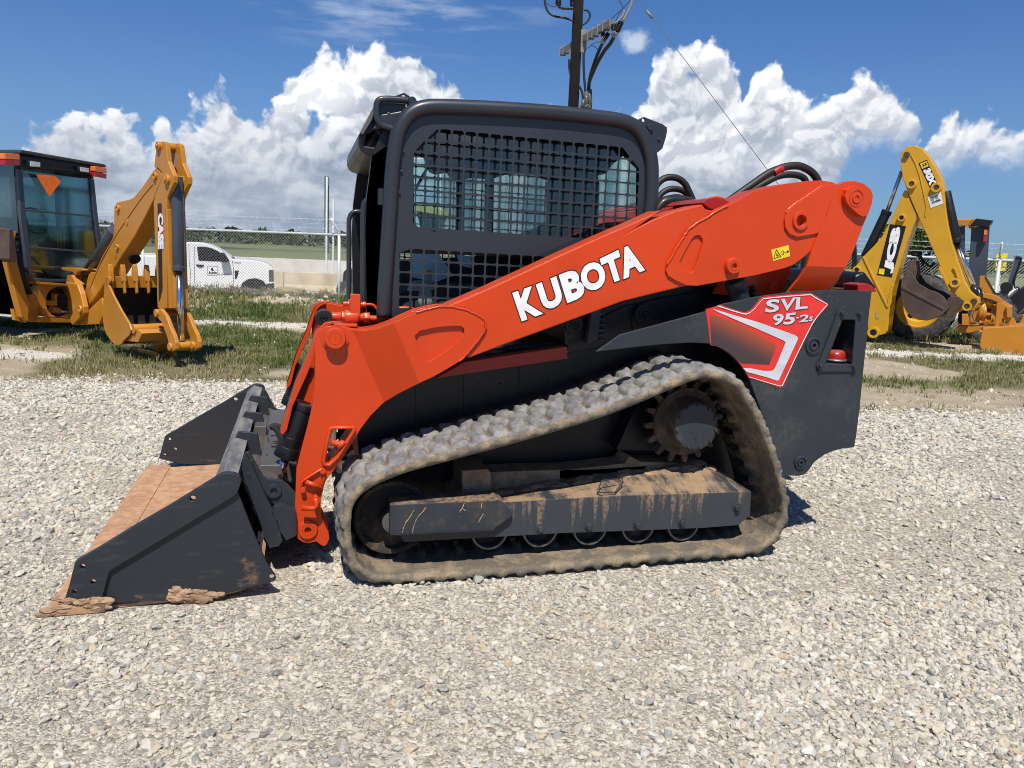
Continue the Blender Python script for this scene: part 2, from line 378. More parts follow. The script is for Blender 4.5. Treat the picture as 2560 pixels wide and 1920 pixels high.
    def build(s, name, mat, parent=None, bevel=0.0, smooth=False, mats=None, label=None, loc=None):
        bmesh.ops.recalc_face_normals(s.bm, faces=s.bm.faces[:])
        me = bpy.data.meshes.new(name); s.bm.to_mesh(me); s.bm.free()
        o = bpy.data.objects.new(name, me); COL.objects.link(o)
        for mm in (mats or [mat]): me.materials.append(mm)
        if smooth:
            for p in me.polygons: p.use_smooth = True
        if parent is not None: o.parent = parent
        if bevel:
            md = o.modifiers.new('bevel', 'BEVEL'); md.width = bevel; md.segments = 2; md.limit_method = 'ANGLE'; md.angle_limit = radians(40)
        if label: o['label'] = label
        if loc: o.location = loc
        return o
def thing(name, label, cat, loc=(0, 0, 0), rz=0, group=None):
    o = bpy.data.objects.new(name, None); COL.objects.link(o); o.empty_display_size = .2
    o.location = loc; o.rotation_euler = (0, 0, rz); o['label'] = label; o['category'] = cat
    if group: o['group'] = group
    return o
def tag(o, label, cat, group=None):
    o['label'] = label; o['category'] = cat
    if group: o['group'] = group
    return o
def dup(o, parent=None, **k):
    c = o.copy(); COL.objects.link(c)
    if parent is not None: c.parent = parent
    for ch in list(o.children): dup(ch, c)
    for a, b in k.items(): setattr(c, a, b)
    return c
# crops of the reference: origin and scale, so that outlines can be given in zoomed pixels
CR = dict(W=(0, 0, .8641), A=(0, 300, 2.514), B=(860, 200, 2.6333), C=(1560, 360, 3.072), D=(2080, 340, 2.860), E=(80, 940, 2.6756), F=(680, 720, 2.439),
          G=(820, 880, 2.860), H=(1400, 880, 2.765), I=(1300, 0, 5.53), J=(420, 540, 4.254), N=(640, 900, 4.88), P=(700, 700, 5.53), Q=(860, 220, 8.295),
          R=(1740, 720, 5.925), S=(1400, 780, 5.53), T=(2000, 720, 5.925), U=(220, 640, 5.925), V=(0, 360, 3.073), X=(0, 660, 4.254), Y=(2300, 560, 4.88), O=(0, 0, 1.0))
def src(k, x, y): ox, oy, s = CR[k]; return ox + x / s, oy + y / s
class Frame:
    """a thing's own upright coordinate system; un() gives the point of its plane y=Y seen at a reference pixel"""
    def __init__(s, o, ex): s.O = Vector((o[0], o[1], 0)); e = Vector((ex[0], ex[1], 0)).normalized(); s.ex = e; s.ey = Vector((-e.y, e.x, 0)); s.rz = atan2(e.y, e.x)
    def un(s, k, x, y, Y=0.0):
        v = raypx(*src(k, x, y)); t = ((s.O - CAMP).dot(s.ey) + Y) / v.dot(s.ey); P = CAMP + v * t - s.O
        return P.dot(s.ex), P.z
    def unx(s, k, x, y, X=0.0):
        v = raypx(*src(k, x, y)); t = ((s.O - CAMP).dot(s.ex) + X) / v.dot(s.ex); P = CAMP + v * t - s.O
        return P.dot(s.ey), P.z
    def p3(s, k, x, y, Y=0.0): a, b = s.un(k, x, y, Y); return (a, Y, b)
    def L(s, k, pts, Y=0.0, bend=None):
        if not bend: return [s.un(k, x, y, Y) for x, y in pts]
        out = []
        for x, y in pts:
            q = s.un(k, x, y, Y)
            for _ in range(6): q = s.un(k, x, y, Y + bend(*q))
            out.append(q)
        return out
    def w(s, x, y, z): return s.O + s.ex * x + s.ey * y + Vector((0, 0, z))
def circ(x, z, r, n=16): return [(x + r * cos(2 * pi * k / n), z + r * sin(2 * pi * k / n)) for k in range(n)]
def ribbon(pts, w):
    """closed outline of a line of width w through pts (x,z)"""
    L, R = [], []
    for i, p in enumerate(pts):
        a = pts[max(0, i - 1)]; b = pts[min(len(pts) - 1, i + 1)]; dx, dz = b[0] - a[0], b[1] - a[1]; l = math.hypot(dx, dz) or 1
        L.append((p[0] - dz / l * w / 2, p[1] + dx / l * w / 2)); R.append((p[0] + dz / l * w / 2, p[1] - dx / l * w / 2))
    return L + R[::-1]
def smoothpts(P, n=6, closed=False):
    """Catmull-Rom through 2D/3D points"""
    P = [Vector(p) for p in P]; out = []; N = len(P); rng = range(N if closed else N - 1)
    for i in rng:
        p0 = P[(i - 1) % N] if closed or i > 0 else P[0]; p1 = P[i]; p2 = P[(i + 1) % N]; p3 = P[(i + 2) % N] if closed or i + 2 < N else P[-1]
        for k in range(n):
            t = k / n; out.append(.5 * ((2 * p1) + (p2 - p0) * t + (2 * p0 - 5 * p1 + 4 * p2 - p3) * t * t + (3 * p1 - p0 - 3 * p2 + p3) * t ** 3))
    if not closed: out.append(P[-1])
    return [tuple(v) for v in out]
_glyph = {}
def glyphs(txt, bold=.0, shear=0.0, sp=1.0):
    """filled outline triangles of a word from the built-in font, in a unit box: list of (verts2d, faces)"""
    key = (txt, bold, shear, sp)
    if key in _glyph: return _glyph[key]
    cu_ = bpy.data.curves.new('t', 'FONT'); cu_.body = txt; cu_.offset = bold; cu_.shear = shear; cu_.space_character = sp; cu_.resolution_u = 4
    ob = bpy.data.objects.new('t', cu_); COL.objects.link(ob); dg = bpy.context.evaluated_depsgraph_get(); dg.update()
    me = ob.evaluated_get(dg).to_mesh(); V = [(v.co.x, v.co.y) for v in me.vertices]; Fs = [tuple(p.vertices) for p in me.polygons]
    ob.evaluated_get(dg).to_mesh_clear(); bpy.data.objects.remove(ob); bpy.data.curves.remove(cu_)
    _glyph[key] = (V, Fs); return _glyph[key]
def text_on(fr, txt, k, quad, Y, bold=.0, shear=0.0, box=None, sp=1.0, uu=None):
    """word mapped on the quad (TL,TR,BR,BL in crop pixels) on plane Y; returns an MB"""
    V, Fs = glyphs(txt, bold, shear, sp); q = [fr.un(k, x, y, Y) for x, y in quad]
    V0 = glyphs(txt, uu if uu is not None else bold, shear, sp)[0]
    x0 = min(v[0] for v in V0); x1 = max(v[0] for v in V0); y0 = min(v[1] for v in V0); y1 = max(v[1] for v in V0)
    mb = MB(); vs = []
    for (x, y) in V:
        u = (x - x0) / (x1 - x0); v = (y - y0) / (y1 - y0)
        X = (1 - u) * ((1 - v) * q[3][0] + v * q[0][0]) + u * ((1 - v) * q[2][0] + v * q[1][0]); Z = (1 - u) * ((1 - v) * q[3][1] + v * q[0][1]) + u * ((1 - v) * q[2][1] + v * q[1][1])
        vs.append(mb.bm.verts.new((X, Y, Z)))
    for f in Fs:
        try: mb.bm.faces.new([vs[i] for i in f])
        except ValueError: pass
    return mb
# ================================================================ the track loader
MO = Vector((-0.51251, 3.08531, 0)); ME = Vector((0.96434127, 0.26466188, 0))
K = Frame(MO, ME)
TL = thing('track_loader', 'orange and charcoal compact track loader with a wide dirty bucket, nearest machine on the gravel', 'track loader', MO, K.rz)
un, L = K.un, K.L
GLO = K.un('R', 650, 1100, .095); GHI = K.un('R', 800, 560, .095)
GRAD_LO = GLO[1] + .42 * GLO[0]; GRAD_HI = GHI[1] + .42 * GHI[0]
DECG = mat_grad()
W2 = 1.96                                    # overall width
def mir(o, name=None, label=None):           # the far twin of a part
    c = dup(o); c.parent = TL; c.scale = (1, -1, 1); c.location = (0, W2, 0)
    if label: c['label'] = label
    return c
# ---- loader arm
la = un('F', 490, 260, .3), un('F', 680, 690, .3); lb = un('F', 760, 250, .14), un('F', 890, 570, .14)
nx, nz = -(la[1][1] - la[0][1]), la[1][0] - la[0][0]; l = math.hypot(nx, nz); nx, nz = nx / l, nz / l
if nx < 0: nx, nz = -nx, -nz
dA = la[0][0] * nx + la[0][1] * nz; dB = lb[0][0] * nx + lb[0][1] * nz
YU, YL = .15, .235
def bend(x, z):
    t = (x * nx + z * nz - dA) / (dB - dA); t = min(1, max(0, t)); return (YL - YU) * (1 - t)
cuts = ((la[0][0], la[0][1], nx, nz), (lb[0][0], lb[0][1], nx, nz))
front = [(262,330),(268,285),(290,255),(330,236),(370,230),(430,238),(500,256),(560,262),(640,250),(720,222),(800,184),(880,150),(960,127),(1040,113),(1100,113),(1150,125),(1240,160),(1300,205),(1290,270),(1250,335),(1200,390),(1140,450),(1050,505),(980,543),(900,580),(780,640),(680,700),(600,780),(540,860),(500,925),(430,1035),(370,1120),(330,1170),(308,1230),(298,1300),(302,1400),(320,1440),(345,1490),(350,1530),(335,1565),(315,1575),(295,1565),(270,1545),(230,1556),(190,1550),(160,1530),(142,1490),(138,1400),(145,1200),(150,1100),(175,1000),(215,850),(250,700),(262,600),(264,450)]
slot = [(368,862),(488,860),(478,884),(395,1020),(345,1066),(320,1064),(336,960),(354,880)]
win = [(872,292),(900,262),(1000,240),(1100,231),(1150,232),(1172,246),(1172,278),(1130,325),(1080,370),(1000,425),(950,450),(915,438),(890,375)]

Fo, Fs, Fw = [L('F', q, YU, bend) for q in (front, slot, win)]
mb = MB(); mb.prism(Fo, YU, YU + .016, [Fs, Fw], bend, cuts)
mb.prism(Fo, YU + .0165, YU + .024, [Fs], bend, cuts); mb.prism(Fo, YU + .15, YU + .166, [Fs], bend, cuts)
inner = L('F', [(430,262),(560,280),(720,240),(880,168),(1040,130),(1200,190),(1270,240),(1170,380),(1050,488),(900,562),(780,620),(660,690),(580,770),(520,850),(500,850),(340,850),(300,1060),(325,1090),(350,1085),(410,1020),(480,900),(420,1020),(355,1110),(315,1165),(290,1230),(280,1300),(285,1400),(300,1450),(320,1520),(150,1500),(150,1400),(160,1200),(165,1100),(300,620),(340,420)], YU, bend)
# edge strip closing the box along the rear edge of the leg
edge = L('F', [(1140,450),(1050,505),(980,543),(900,580),(780,640),(680,700),(600,780),(540,860),(500,925),(430,1035),(370,1120),(330,1170),(308,1230),(298,1300),(302,1400)], YU, bend)
top = L('F', [(430,238),(500,256),(560,262),(640,250),(720,222),(800,184),(880,150),(960,127),(1040,113)], YU, bend)
for e, sg in ((edge, 1), (top, -1)):
    mb.grid([[(x - .012 * 0, YU + bend(x, z) + .004, z + sg * .006) for x, z in e], [(x, YU + bend(x, z) + .160, z + sg * .006) for x, z in e]], smooth=False)
mb.grid([[(x, YU + bend(x, z) + .006, z) for x, z in Fs + Fs[:1]], [(x, YU + bend(x, z) + .158, z) for x, z in Fs + Fs[:1]]], smooth=False)
ARM = mb.build('loader_arm', ORANGE, TL, .003)
# beam + rear cheek plate
beam = L('F', [(1030,116),(1075,112)], YU) + L('B', [(700,1482),(770,1452),(950,1375),(1200,1260),(1500,1120),(1700,1030),(1900,945),(2100,855)], YU) + L('C', [(100,648),(230,580),(400,515),(610,462),(640,500),(700,515),(860,440),(1000,362),(1200,312),(1400,284),(1520,279),(1620,300),(1540,560),(1440,815),(1230,955),(780,1050),(480,1093),(200,1160),(0,1210)], YU) + L('F', [(1400,355),(1200,432),(1185,380),(1225,280),(1180,160)], YU)
mb = MB(); mb.prism(beam, YU + .012, YU + .16)
BEAMO = mb.build('arm_beam', ORANGE, ARM, .006)
cheek = [(860,440),(690,530),(520,635),(480,680),(440,740),(330,930),(322,970),(340,1012),(400,1050),(480,1085),(560,1090),(780,1050),(1000,1010),(1230,955),(1300,928),(1380,870),(1440,812),(1475,740),(1540,560),(1600,380),(1635,310),(1600,292),(1520,280),(1400,284),(1200,312),(1000,362)]
cslot = [(520,730),(545,703),(580,700),(603,725),(605,760),(595,800),(565,900),(535,975),(512,992),(460,970),(432,940),(428,905),(450,860)]
cx, cz = un('C', 1343, 590, YU)
s1 = 3.072; M1 = 3.9 / 1923 / s1
mb = MB(); mb.prism(L('C', cheek, YU), YU, YU + .013, [L('C', cslot, YU), circ(cx, cz, 40 * M1, 20)])
mb.prism(L('C', [(1628,312),(1560,312),(1530,322),(1290,475),(1245,525),(1225,580),(1228,640),(1260,690),(1320,715),(1480,685),(1540,560),(1600,380)], YU), YU - .012, YU - .0005, [circ(cx, cz, 40 * M1, 20)])
mb.yring(cx, cz, YU - .022, YU - .011, 66 * M1, 42 * M1); mb.yring(cx, cz, YU, YU + .12, 46 * M1, 41 * M1)
CHK = mb.build('cheek_plate', ORANGE, ARM, .003)
# raised lip of the slot, small bracket with pin handle
mb = MB(); r_ = [(x, YU + bend(x, z) - .008, z) for x, z in L('F', [(352,868),(360,850),(495,847),(500,862),(485,890),(400,1030),(350,1078),(318,1074),(312,1050),(335,940)], YU, bend)]
mb.tube(r_ + r_[:1], .009, 8, False)
mb.tube([K.p3('F', 360, 940, YL - .005), K.p3('F', 415, 955, YL - .005), K.p3('F', 430, 940, YL - .005)], .014, 10)
mb.tube([K.p3('F', 440, 935, YL - .012), K.p3('F', 405, 975, YL - .012)], .012, 8)
mb.build('slot_lip', ORANGE, ARM)
mb = MB(); br = L('F', [(180,1175),(305,1100),(325,1110),(320,1140),(300,1250),(285,1290),(210,1290),(185,1240)], YL - .02)
mb.tube([(x, YL - .012, z) for x, z in L('F', [(185,1240),(182,1180),(205,1165),(300,1105),(322,1112),(318,1150),(300,1250)], YL - .012)], .006, 8)
mb.tube([K.p3('F', 205, 1182, YL - .02), K.p3('F', 290, 1212, YL - .02)], .011, 8)
mb.ycyl(*un('F', 310, 1120, YL - .03), YL - .028, YL, .012, 12); mb.ycyl(*un('F', 188, 1235, YL - .03), YL - .028, YL, .011, 12); mb.ycyl(*un('F', 265, 1285, YL - .04), YL - .05, YL, .013, 12)
mb.tube([K.p3('F', 180, 1340, YL - .05), K.p3('F', 255, 1345, YL - .05), K.p3('F', 275, 1325, YL - .05), K.p3('F', 265, 1280, YL - .05)], .012, 10)
mb.build('locking_bracket', ORANGE, ARM)
def boss(k, x, y, Y, r, d, ri=.018, parent=ARM, m=ORANGE, nm='pin_boss', rings=True):
    cx, cz = un(k, x, y, Y - d); mb = MB()
    mb.lathe([(r, d), (r, .006), (r - .004, 0), (r * .56, 0), (r * .54, .002), (r * .52, 0), (ri, 0), (ri, .012), (.0005, .012)], (cx, Y - d, cz), 'y', 32)
    return mb.build(nm, m, parent)
PM = 3.55 / 1923 / 2.439
o_ = boss('F', 386, 310, YL, 60 * PM, .048, .002)
mb = MB(); x_, z_ = un('F', 386, 308, YL); mb.yring(x_, z_, YL - .010, YL, 74 * PM, 50 * PM); mb.build('boss_base', ORANGE, ARM)
boss('F', 219, 1478, YL, 57 * PM, .012, .015)
boss('C', 848, 938, YU, 58 * M1, .024, .014)
mb = MB(); rb = [(1698,400),(1712,350),(1750,325),(1800,322),(1850,350),(1885,395),(1895,450),(1890,490),(1862,552),(1835,558),(1800,540),(1745,490),(1712,450)]
mb.prism(L('C', rb, YU - .04), YU - .04, YU - .010); cx, cz = un('C', 1785, 417, YU - .04)
mb.yring(cx, cz, YU - .043, YU - .040, .040, .036); mb.yring(cx, cz, YU - .045, YU - .04, .024, .013)
mb.build('rear_boss', ORANGE, ARM, .004)
mb = MB(); link = [(1640,312),(1600,380),(1540,560),(1475,740),(1440,830),(1400,950),(1365,1040),(1312,1140),(1312,1240),(1590,1240),(1600,1122),(1650,1060),(1700,960),(1770,800),(1830,640),(1872,545),(1903,460),(1912,400),(1893,345),(1840,303),(1770,282),(1700,287)]
ly = un('C', 1480, 940, YU - .014)[1]; bz = un('C', 1480, 1240, YU)[1]
mb.prism(L('C', link, YU - .010), YU - .012, YU + .006, bend=lambda x, z: max(0, (ly - z)) * .45, cuts=((0, ly, 0, 1),))
mb.prism(L('C', link, YU + .15), YU + .16, YU + .175)
mb.build('rear_link', ORANGE, ARM, .003)
mb = MB(); mb.prism(L('C', [(700,1150),(770,1030),(900,960),(1100,940),(1290,930),(1240,1100),(1180,1200),(1050,1190)], YU + .2), YU + .2, YU + .24)
x_, z_ = un('C', 1148, 1105, YU + .19); mb.ycyl(x_, z_, YU + .185, YU + .2, .028); mb.build('lift_link', ORANGE, ARM, .003)
# letters on the arm
for ch, q in (('K', [(1107,1402),(1252,1350),(1312,1538),(1170,1590)]), ('U', [(1262,1347),(1397,1291),(1452,1468),(1320,1526)]), ('B', [(1413,1284),(1545,1232),(1595,1418),(1470,1470)]),
              ('O', [(1538,1235),(1692,1175),(1740,1350),(1588,1408)]), ('T', [(1682,1178),(1806,1118),(1858,1303),(1738,1345)]), ('A', [(1795,1122),(1920,1070),(1983,1252),(1840,1312)])):
    o = text_on(K, ch, 'B', q, YU + .012 - .0026, .052).build('letter', DECW, ARM)
    text_on(K, ch, 'B', q, YU + .012 - .0014, .082, uu=.052).build('letter_outline', DECK, ARM)
mb = MB(); mb.prism(L('C', [(1130,812),(1262,777),(1275,862),(1145,898)], YU), YU - .0016, YU - .0003); mb.build('warning_sticker', DECY, ARM)
mb = MB(); a, b, c = [un('C', *p, YU) for p in ((1168,812),(1148,880),(1203,864))]
for p, q in ((a, b), (b, c), (c, a)): mb.prism(ribbon([p, q], .003), YU - .0026, YU - .0018)
for p, q in (((1172,835),(1168,862)), ((1180,840),(1178,864)), ((1165,850),(1190,860)), ((1210,822),(1212,852)), ((1210,822),(1222,819)), ((1222,819),(1224,849)), ((1212,852),(1224,849)), ((1228,834),(1244,830))): mb.prism(ribbon([un('C', *p, YU), un('C', *q, YU)], .0022), YU - .0026, YU - .0018)
mb.prism(circ(*un('C', 1255, 826, YU), .006, 10), YU - .0026, YU - .0018); mb.build('sticker_symbol', DECK, ARM)
# weld beads, a little proud and glossy
mb = MB()
for pts in ([(800,472),(690,530),(520,636),(480,680),(440,740),(330,930)], [(1530,318),(1400,402),(1290,475),(1245,525)]):
    Y_ = YU - .001; P_ = smoothpts([K.p3('C', x, y, Y_) for x, y in pts], 8); mb.tube([(x + random.uniform(-.002, .002), y, z + random.uniform(-.002, .002)) for x, y, z in P_], .0055, 6)
P_ = smoothpts([(x, YU + bend(x, z), z) for x, z in L('F', [(880,150),(960,127),(1040,113),(1150,125),(1240,160),(1300,205),(1290,270),(1200,390),(1140,450)], YU, bend)], 8); mb.tube([(x + random.uniform(-.0015, .0015), y, z + random.uniform(-.0015, .0015)) for x, y, z in P_], .005, 6)
mb.build('weld_bead', ORANGE, ARM)
mir(ARM, label='orange far loader arm beyond the bucket hoses')
# cross tube at the rear, hoses over it
mb = MB(); mb.prism(L('C', [(230,580),(300,500),(400,458),(470,460),(560,470),(600,462)], .55), .5, 1.45); mb.prism(L('C', [(560,455),(600,425),(660,412),(720,425),(780,455),(840,440),(700,520),(620,500)], .25), .2, 1.7)
mb.build('cross_tube', RED, TL, .01)
def hose(k, pts, Y, r, m=HOSE, nm='hydraulic_hose', par=None, Y2=None):
    n_ = len(pts); Ys = [Y + (0 if Y2 is None else (Y2 - Y) * i / (n_ - 1)) for i in range(n_)]
    P_ = smoothpts([K.p3(k, x, y, yy) for (x, y), yy in zip(pts, Ys)], 7); mb = MB(); mb.tube(P_, r, 12); return mb.build(nm, m, par or TL)
hose('C', [(760,470),(830,420),(900,370),(1000,300),(1100,230),(1180,195),(1260,172),(1340,168),(1400,190),(1450,225),(1485,275),(1500,330)], .35, .019)
hose('C', [(840,440),(960,370),(1080,300),(1180,250),(1260,235),(1330,240),(1380,262),(1400,300)], .45, .017)
hose('C', [(1150,222),(1185,200),(1215,192)], .345, .0198, RED, 'hose_band')
hose('C', [(215,500),(225,400),(250,320),(300,270),(360,255),(420,268),(470,310),(505,380),(535,450)], .75, .018)
hose('C', [(215,560),(235,470),(280,390),(340,350),(400,345),(460,365),(510,420),(545,470)], .9, .017)
hose('C', [(235,560),(260,500),(300,440),(360,420),(420,415),(480,440),(520,470)], .7, .02)
mb = MB(); mb.tube(smoothpts([K.p3('C', x, y, .6) for x, y in [(228,590),(250,520),(300,455),(360,440),(440,440),(520,455)]], 6), [.03] * 31, 10); mb.build('hose_sleeve', BLACK, TL)
# lift cylinder
def cylinder(a, b, c, rb, rr, nm='lift_cylinder', par=TL, m=GREY):
    mb = MB(); a, b, c = Vector(a), Vector(b), Vector(c); d = (b - a).normalized()
    mb.cyl(a, b, rb, 28); mb.cyl(b - d * .05, b + d * .004, rb * 1.07, 28); mb.cyl(a - d * .002, a + d * .03, rb * 1.08, 28)
    mb.cyl(a + d * .16, a + d * .165, rb * 1.02, 28)
    o = mb.build(nm, m, par, .002); mb = MB(); mb.cyl(b, c, rr, 20); mb.build('piston_rod', CHROME, o); return o
cylinder(K.p3('C', 930, 1300, .26), K.p3('C', 848, 1055, .24), K.p3('C', 845, 930, .24), .046, .03)
mb = MB(); mb.cyl(K.p3('C', 1010, 1200, .3), K.p3('C', 985, 1120, .3), .018, 6); mb.cyl(K.p3('C', 990, 1135, .3), K.p3('C', 980, 1090, .3), .013, 12); mb.build('hose_fitting', BLACK, TL)
# bucket tilt cylinders and their guards
def tilt(Y):
    o = cylinder(K.p3('N', 605, 535, Y), K.p3('N', 365, 1175, Y), K.p3('N', 270, 1450, Y), .051, .020, 'tilt_cylinder', TL, BLACK); return o
TC = tilt(.40); mir(TC)
mb = MB(); g1 = L('O', [(768,900),(738,968),(701.5,1084),(705,1087),(710.7,1083),(717.9,1074),(720,1064),(732,1015),(763,947),(783,900),(794,852),(805,827),(817,816),(834,809),(834,804),(815.7,806.7),(801,817.5),(791,835.6),(783,857)], .34)
mb.prism(g1, .34, .348)
gs = L('O', [(834,804),(815.7,806.7),(801,817.5),(791,835.6),(783,857),(768,900),(738,968),(701.5,1084)], .34)
mb.grid([[(x, .345, z) for x, z in gs], [(x - .004, .46, z + .002) for x, z in gs]], smooth=False)
mb.prism([(x + .0, z) for x, z in g1], .458, .464)
GD = mb.build('cylinder_guard', ORANGE, TL, .002); mir(GD)
# hydraulic fittings on top of the leg
mb = MB(); FY = .42; PS = 3.7 / 1923 / 5.53
def seg(x0, x1, y, r, y1=None, n=20): mb.cyl(K.p3('P', x0, y, FY), K.p3('P', x1, y1 if y1 is not None else y, FY), r * PS, n)
seg(715, 850, 505, 56); seg(850, 900, 508, 78, n=6); seg(895, 1080, 512, 92); seg(1075, 1165, 515, 55); seg(1160, 1242, 520, 76, n=6); seg(870, 980, 328, 30); seg(935, 965, 328, 42, n=6); seg(1095, 1190, 338, 32); seg(1140, 1190, 338, 42, n=6)
mb.box(K.p3('P', 1040, 350, FY), (.042, .05, .10)); mb.cyl(K.p3('P', 1012, 420, FY), K.p3('P', 1012, 268, FY), .023, 16)
mb.box(K.p3('P', 870, 610, FY), (.12, .12, .012))
FT = mb.build('valve_block', ORANGE, TL, .002)
mb = MB(); mb.tube(smoothpts([K.p3('P', x, y, FY) for x, y in [(1240,530),(1340,532),(1420,520),(1500,478),(1600,420),(1700,400),(1790,408),(1900,450)]], 6), 40 * PS, 12)
mb.tube(smoothpts([K.p3('P', x, y, FY) for x, y in [(1190,338),(1260,338),(1310,360),(1350,420),(1385,490)]], 5), 18 * PS, 10); mb.build('steel_pipe', ORANGE, FT)
mb = MB(); x_, z_ = un('P', 608, 530, .38); mb.yring(x_, z_, .37, .46, 105 * PS, 45 * PS); mb.ycyl(x_, z_, .385, .45, 42 * PS); mb.yring(x_, z_, .37, .375, 38 * PS, 20 * PS)
mb.build('cylinder_eye', BLACK, TC, .002)
# ---- bucket

yb0, yb1 = -.02, 2.0
o1 = [(225,1480),(255,1380),(290,1240),(430,1160),(700,995),(900,880),(1060,782),(1200,695),(1265,655),(1300,646),(1350,650),(1385,665),(1398,690),(1398,712),(1372,785),(1400,850),(1450,980),(1500,1100),(1570,1260),(1625,1340),(1633,1365),(1620,1382),(1300,1465),(1150,1495),(900,1512),(600,1527),(455,1527)]
band = [(225,1480),(255,1380),(290,1240),(430,1160),(700,995),(900,880),(1060,782),(1200,695),(1265,655),(1300,646),(1350,650),(1385,665),(1398,690),(1398,712),(1372,785),(1340,810),(530,1297),(515,1320),(460,1527)]
hol = [(1077,818,17),(340,1272,15),(410,1375,15),(287,1440,13),(1602,1350,15)]
ES = 3.45 / 1923 / 2.6756
hc = [circ(*un('E', x, y, yb0), r * ES, 12) for x, y, r in hol]
mb = MB(); mb.prism(L('E', o1, yb0), yb0 + .012, yb0 + .026, hc); S1 = mb.build('side_plate', BPL, None, .002)
mb = MB(); mb.prism(L('E', band, yb0), yb0 - .006, yb0 + .0115, hc[:4]); S2 = mb.build('side_band', BPL, None, .003)
toe = un('E', 65, 1592, yb0); toeb = un('E', 455, 1582, yb0); heel = un('E', 1560, 1395, yb0); back = un('E', 1520, 1190, yb0 + .05)
top_ = un('E', 1392, 700, yb0); lipa = un('E', 1330, 650, yb0)
zf = .025
prof = [(toe[0], .006), (toe[0] + .16, .012), (toe[0] + .42, .020), (heel[0] - .25, .026), (heel[0] - .09, .05), (heel[0] - .02, .12)] 
bp = [(heel[0] - .035, .14), (back[0] - .06, back[1]), ((back[0] + top_[0]) / 2 - .07, (back[1] + top_[1]) / 2 + .02), (top_[0] - .025, top_[1] - .02)]
def sheet(profile, th, m, nm, par, y0=yb0 + .025, y1=yb1 - .025, sub=24):
    mb = MB(); P_ = profile; n_ = len(P_)
    lo = []
    for i, (x, z) in enumerate(P_):
        a = P_[max(0, i - 1)]; b = P_[min(n_ - 1, i + 1)]; dx, dz = b[0] - a[0], b[1] - a[1]; l = math.hypot(dx, dz); lo.append((x + dz / l * th, z - dx / l * th))
    lp = P_ + lo[::-1]
    mb.grid([[(x, y0 + (y1 - y0) * k / sub, z) for x, z in lp] for k in range(sub + 1)], True, False)
    mb.poly([(x, y0, z) for x, z in lp]); mb.poly([(x, y1, z) for x, z in lp]); return mb.build(nm, m, par)
BUCK = sheet(smoothpts(prof, 5), .012, CLAY, 'bucket', TL)
BUCK['label'] = 'wide charcoal bucket with clay-dusted floor resting on the gravel'
for s_, m_ in ((S1, None), (S2, None)): s_.parent = BUCK
for s_ in (S1, S2):
    c = dup(s_); c.parent = BUCK; c.scale = (1, -1, 1); c.location = (0, yb0 + yb1, 0)
sheet(smoothpts(bp, 5), .012, BPL, 'back_plate', BUCK)
lw = un('E', 1195, 690, yb0 + .03)
sheet([(lw[0] + .01, lw[1] - .012), (lipa[0] - .03, lipa[1] + .005 - .01), (top_[0] - .012, top_[1] + .01)], .016, LIP, 'top_lip', BUCK)
mb = MB(); mb.prism([(toe[0] - .002, .004), (toe[0] + .03, .030), (toeb[0] + .02, .040), (toeb[0] + .02, .004)], yb0 - .012, yb0 + .02)
mb.prism([(toe[0] - .002, .004), (toe[0] + .03, .022), (toeb[0] - .05, .016), (toeb[0] - .05, .003)], yb0 + .0205, yb1); mb.build('cutting_edge', CLAY, BUCK, .002)
# clay lumps at the toe and under the side
def lumps(nm, cs, m, par, seed=3):
    rr = random.Random(seed); mb = MB()
    for (x, y, z, s, k) in cs:
        for _ in range(k):
            r = s * rr.uniform(.6, 1.7); c = Vector((x + rr.gauss(0, s * 1.3), y + .004 + rr.gauss(0, .004), max(.004, z + rr.gauss(0, s * .5))))
            mt = Matrix.Translation(c) @ Matrix.Diagonal((r * rr.uniform(.9, 1.7), min(.012, r * .5), r * rr.uniform(.35, .7), 1)); v0 = bmesh.ops.create_icosphere(mb.bm, subdivisions=2, radius=1, matrix=mt)['verts']
            for v in v0: v.co += Vector((rr.uniform(-1, 1), rr.uniform(-.5, .5), rr.uniform(-1, 1))) * r * .22
    return mb.build(nm, m, par)
cs = [(*[(lambda q: (q[0], yb0 - .006, q[1]))(un('E', x, y, yb0))][0], .016, 7) for x, y in [(240,1500),(300,1515),(360,1520),(410,1510),(440,1540),(200,1560),(150,1575)]] + [(*[(lambda q: (q[0], yb0 + .008, q[1]))(un('E', x, y, yb0))][0], .017, 8) for x, y in [(965,1480),(1010,1470),(1060,1475),(1110,1480),(1160,1478),(1205,1476),(990,1450)]]
lumps('clay_lump', cs, MUD, BUCK)
# fingers of the back: spill guard notches and ribs along the lip
for t in (.30, .52, .74):
    y_ = yb0 + (yb1 - yb0) * t; mb = MB(); mb.prism([(top_[0] - .10, top_[1] - .03), (top_[0] - .05, top_[1] + .055), (top_[0] + .035, top_[1] + .045), (top_[0] + .05, top_[1] - .07), (top_[0] + .03, top_[1] - .2)], y_, y_ + .018); mb.build('stiffener_rib', BPL, BUCK, .003)
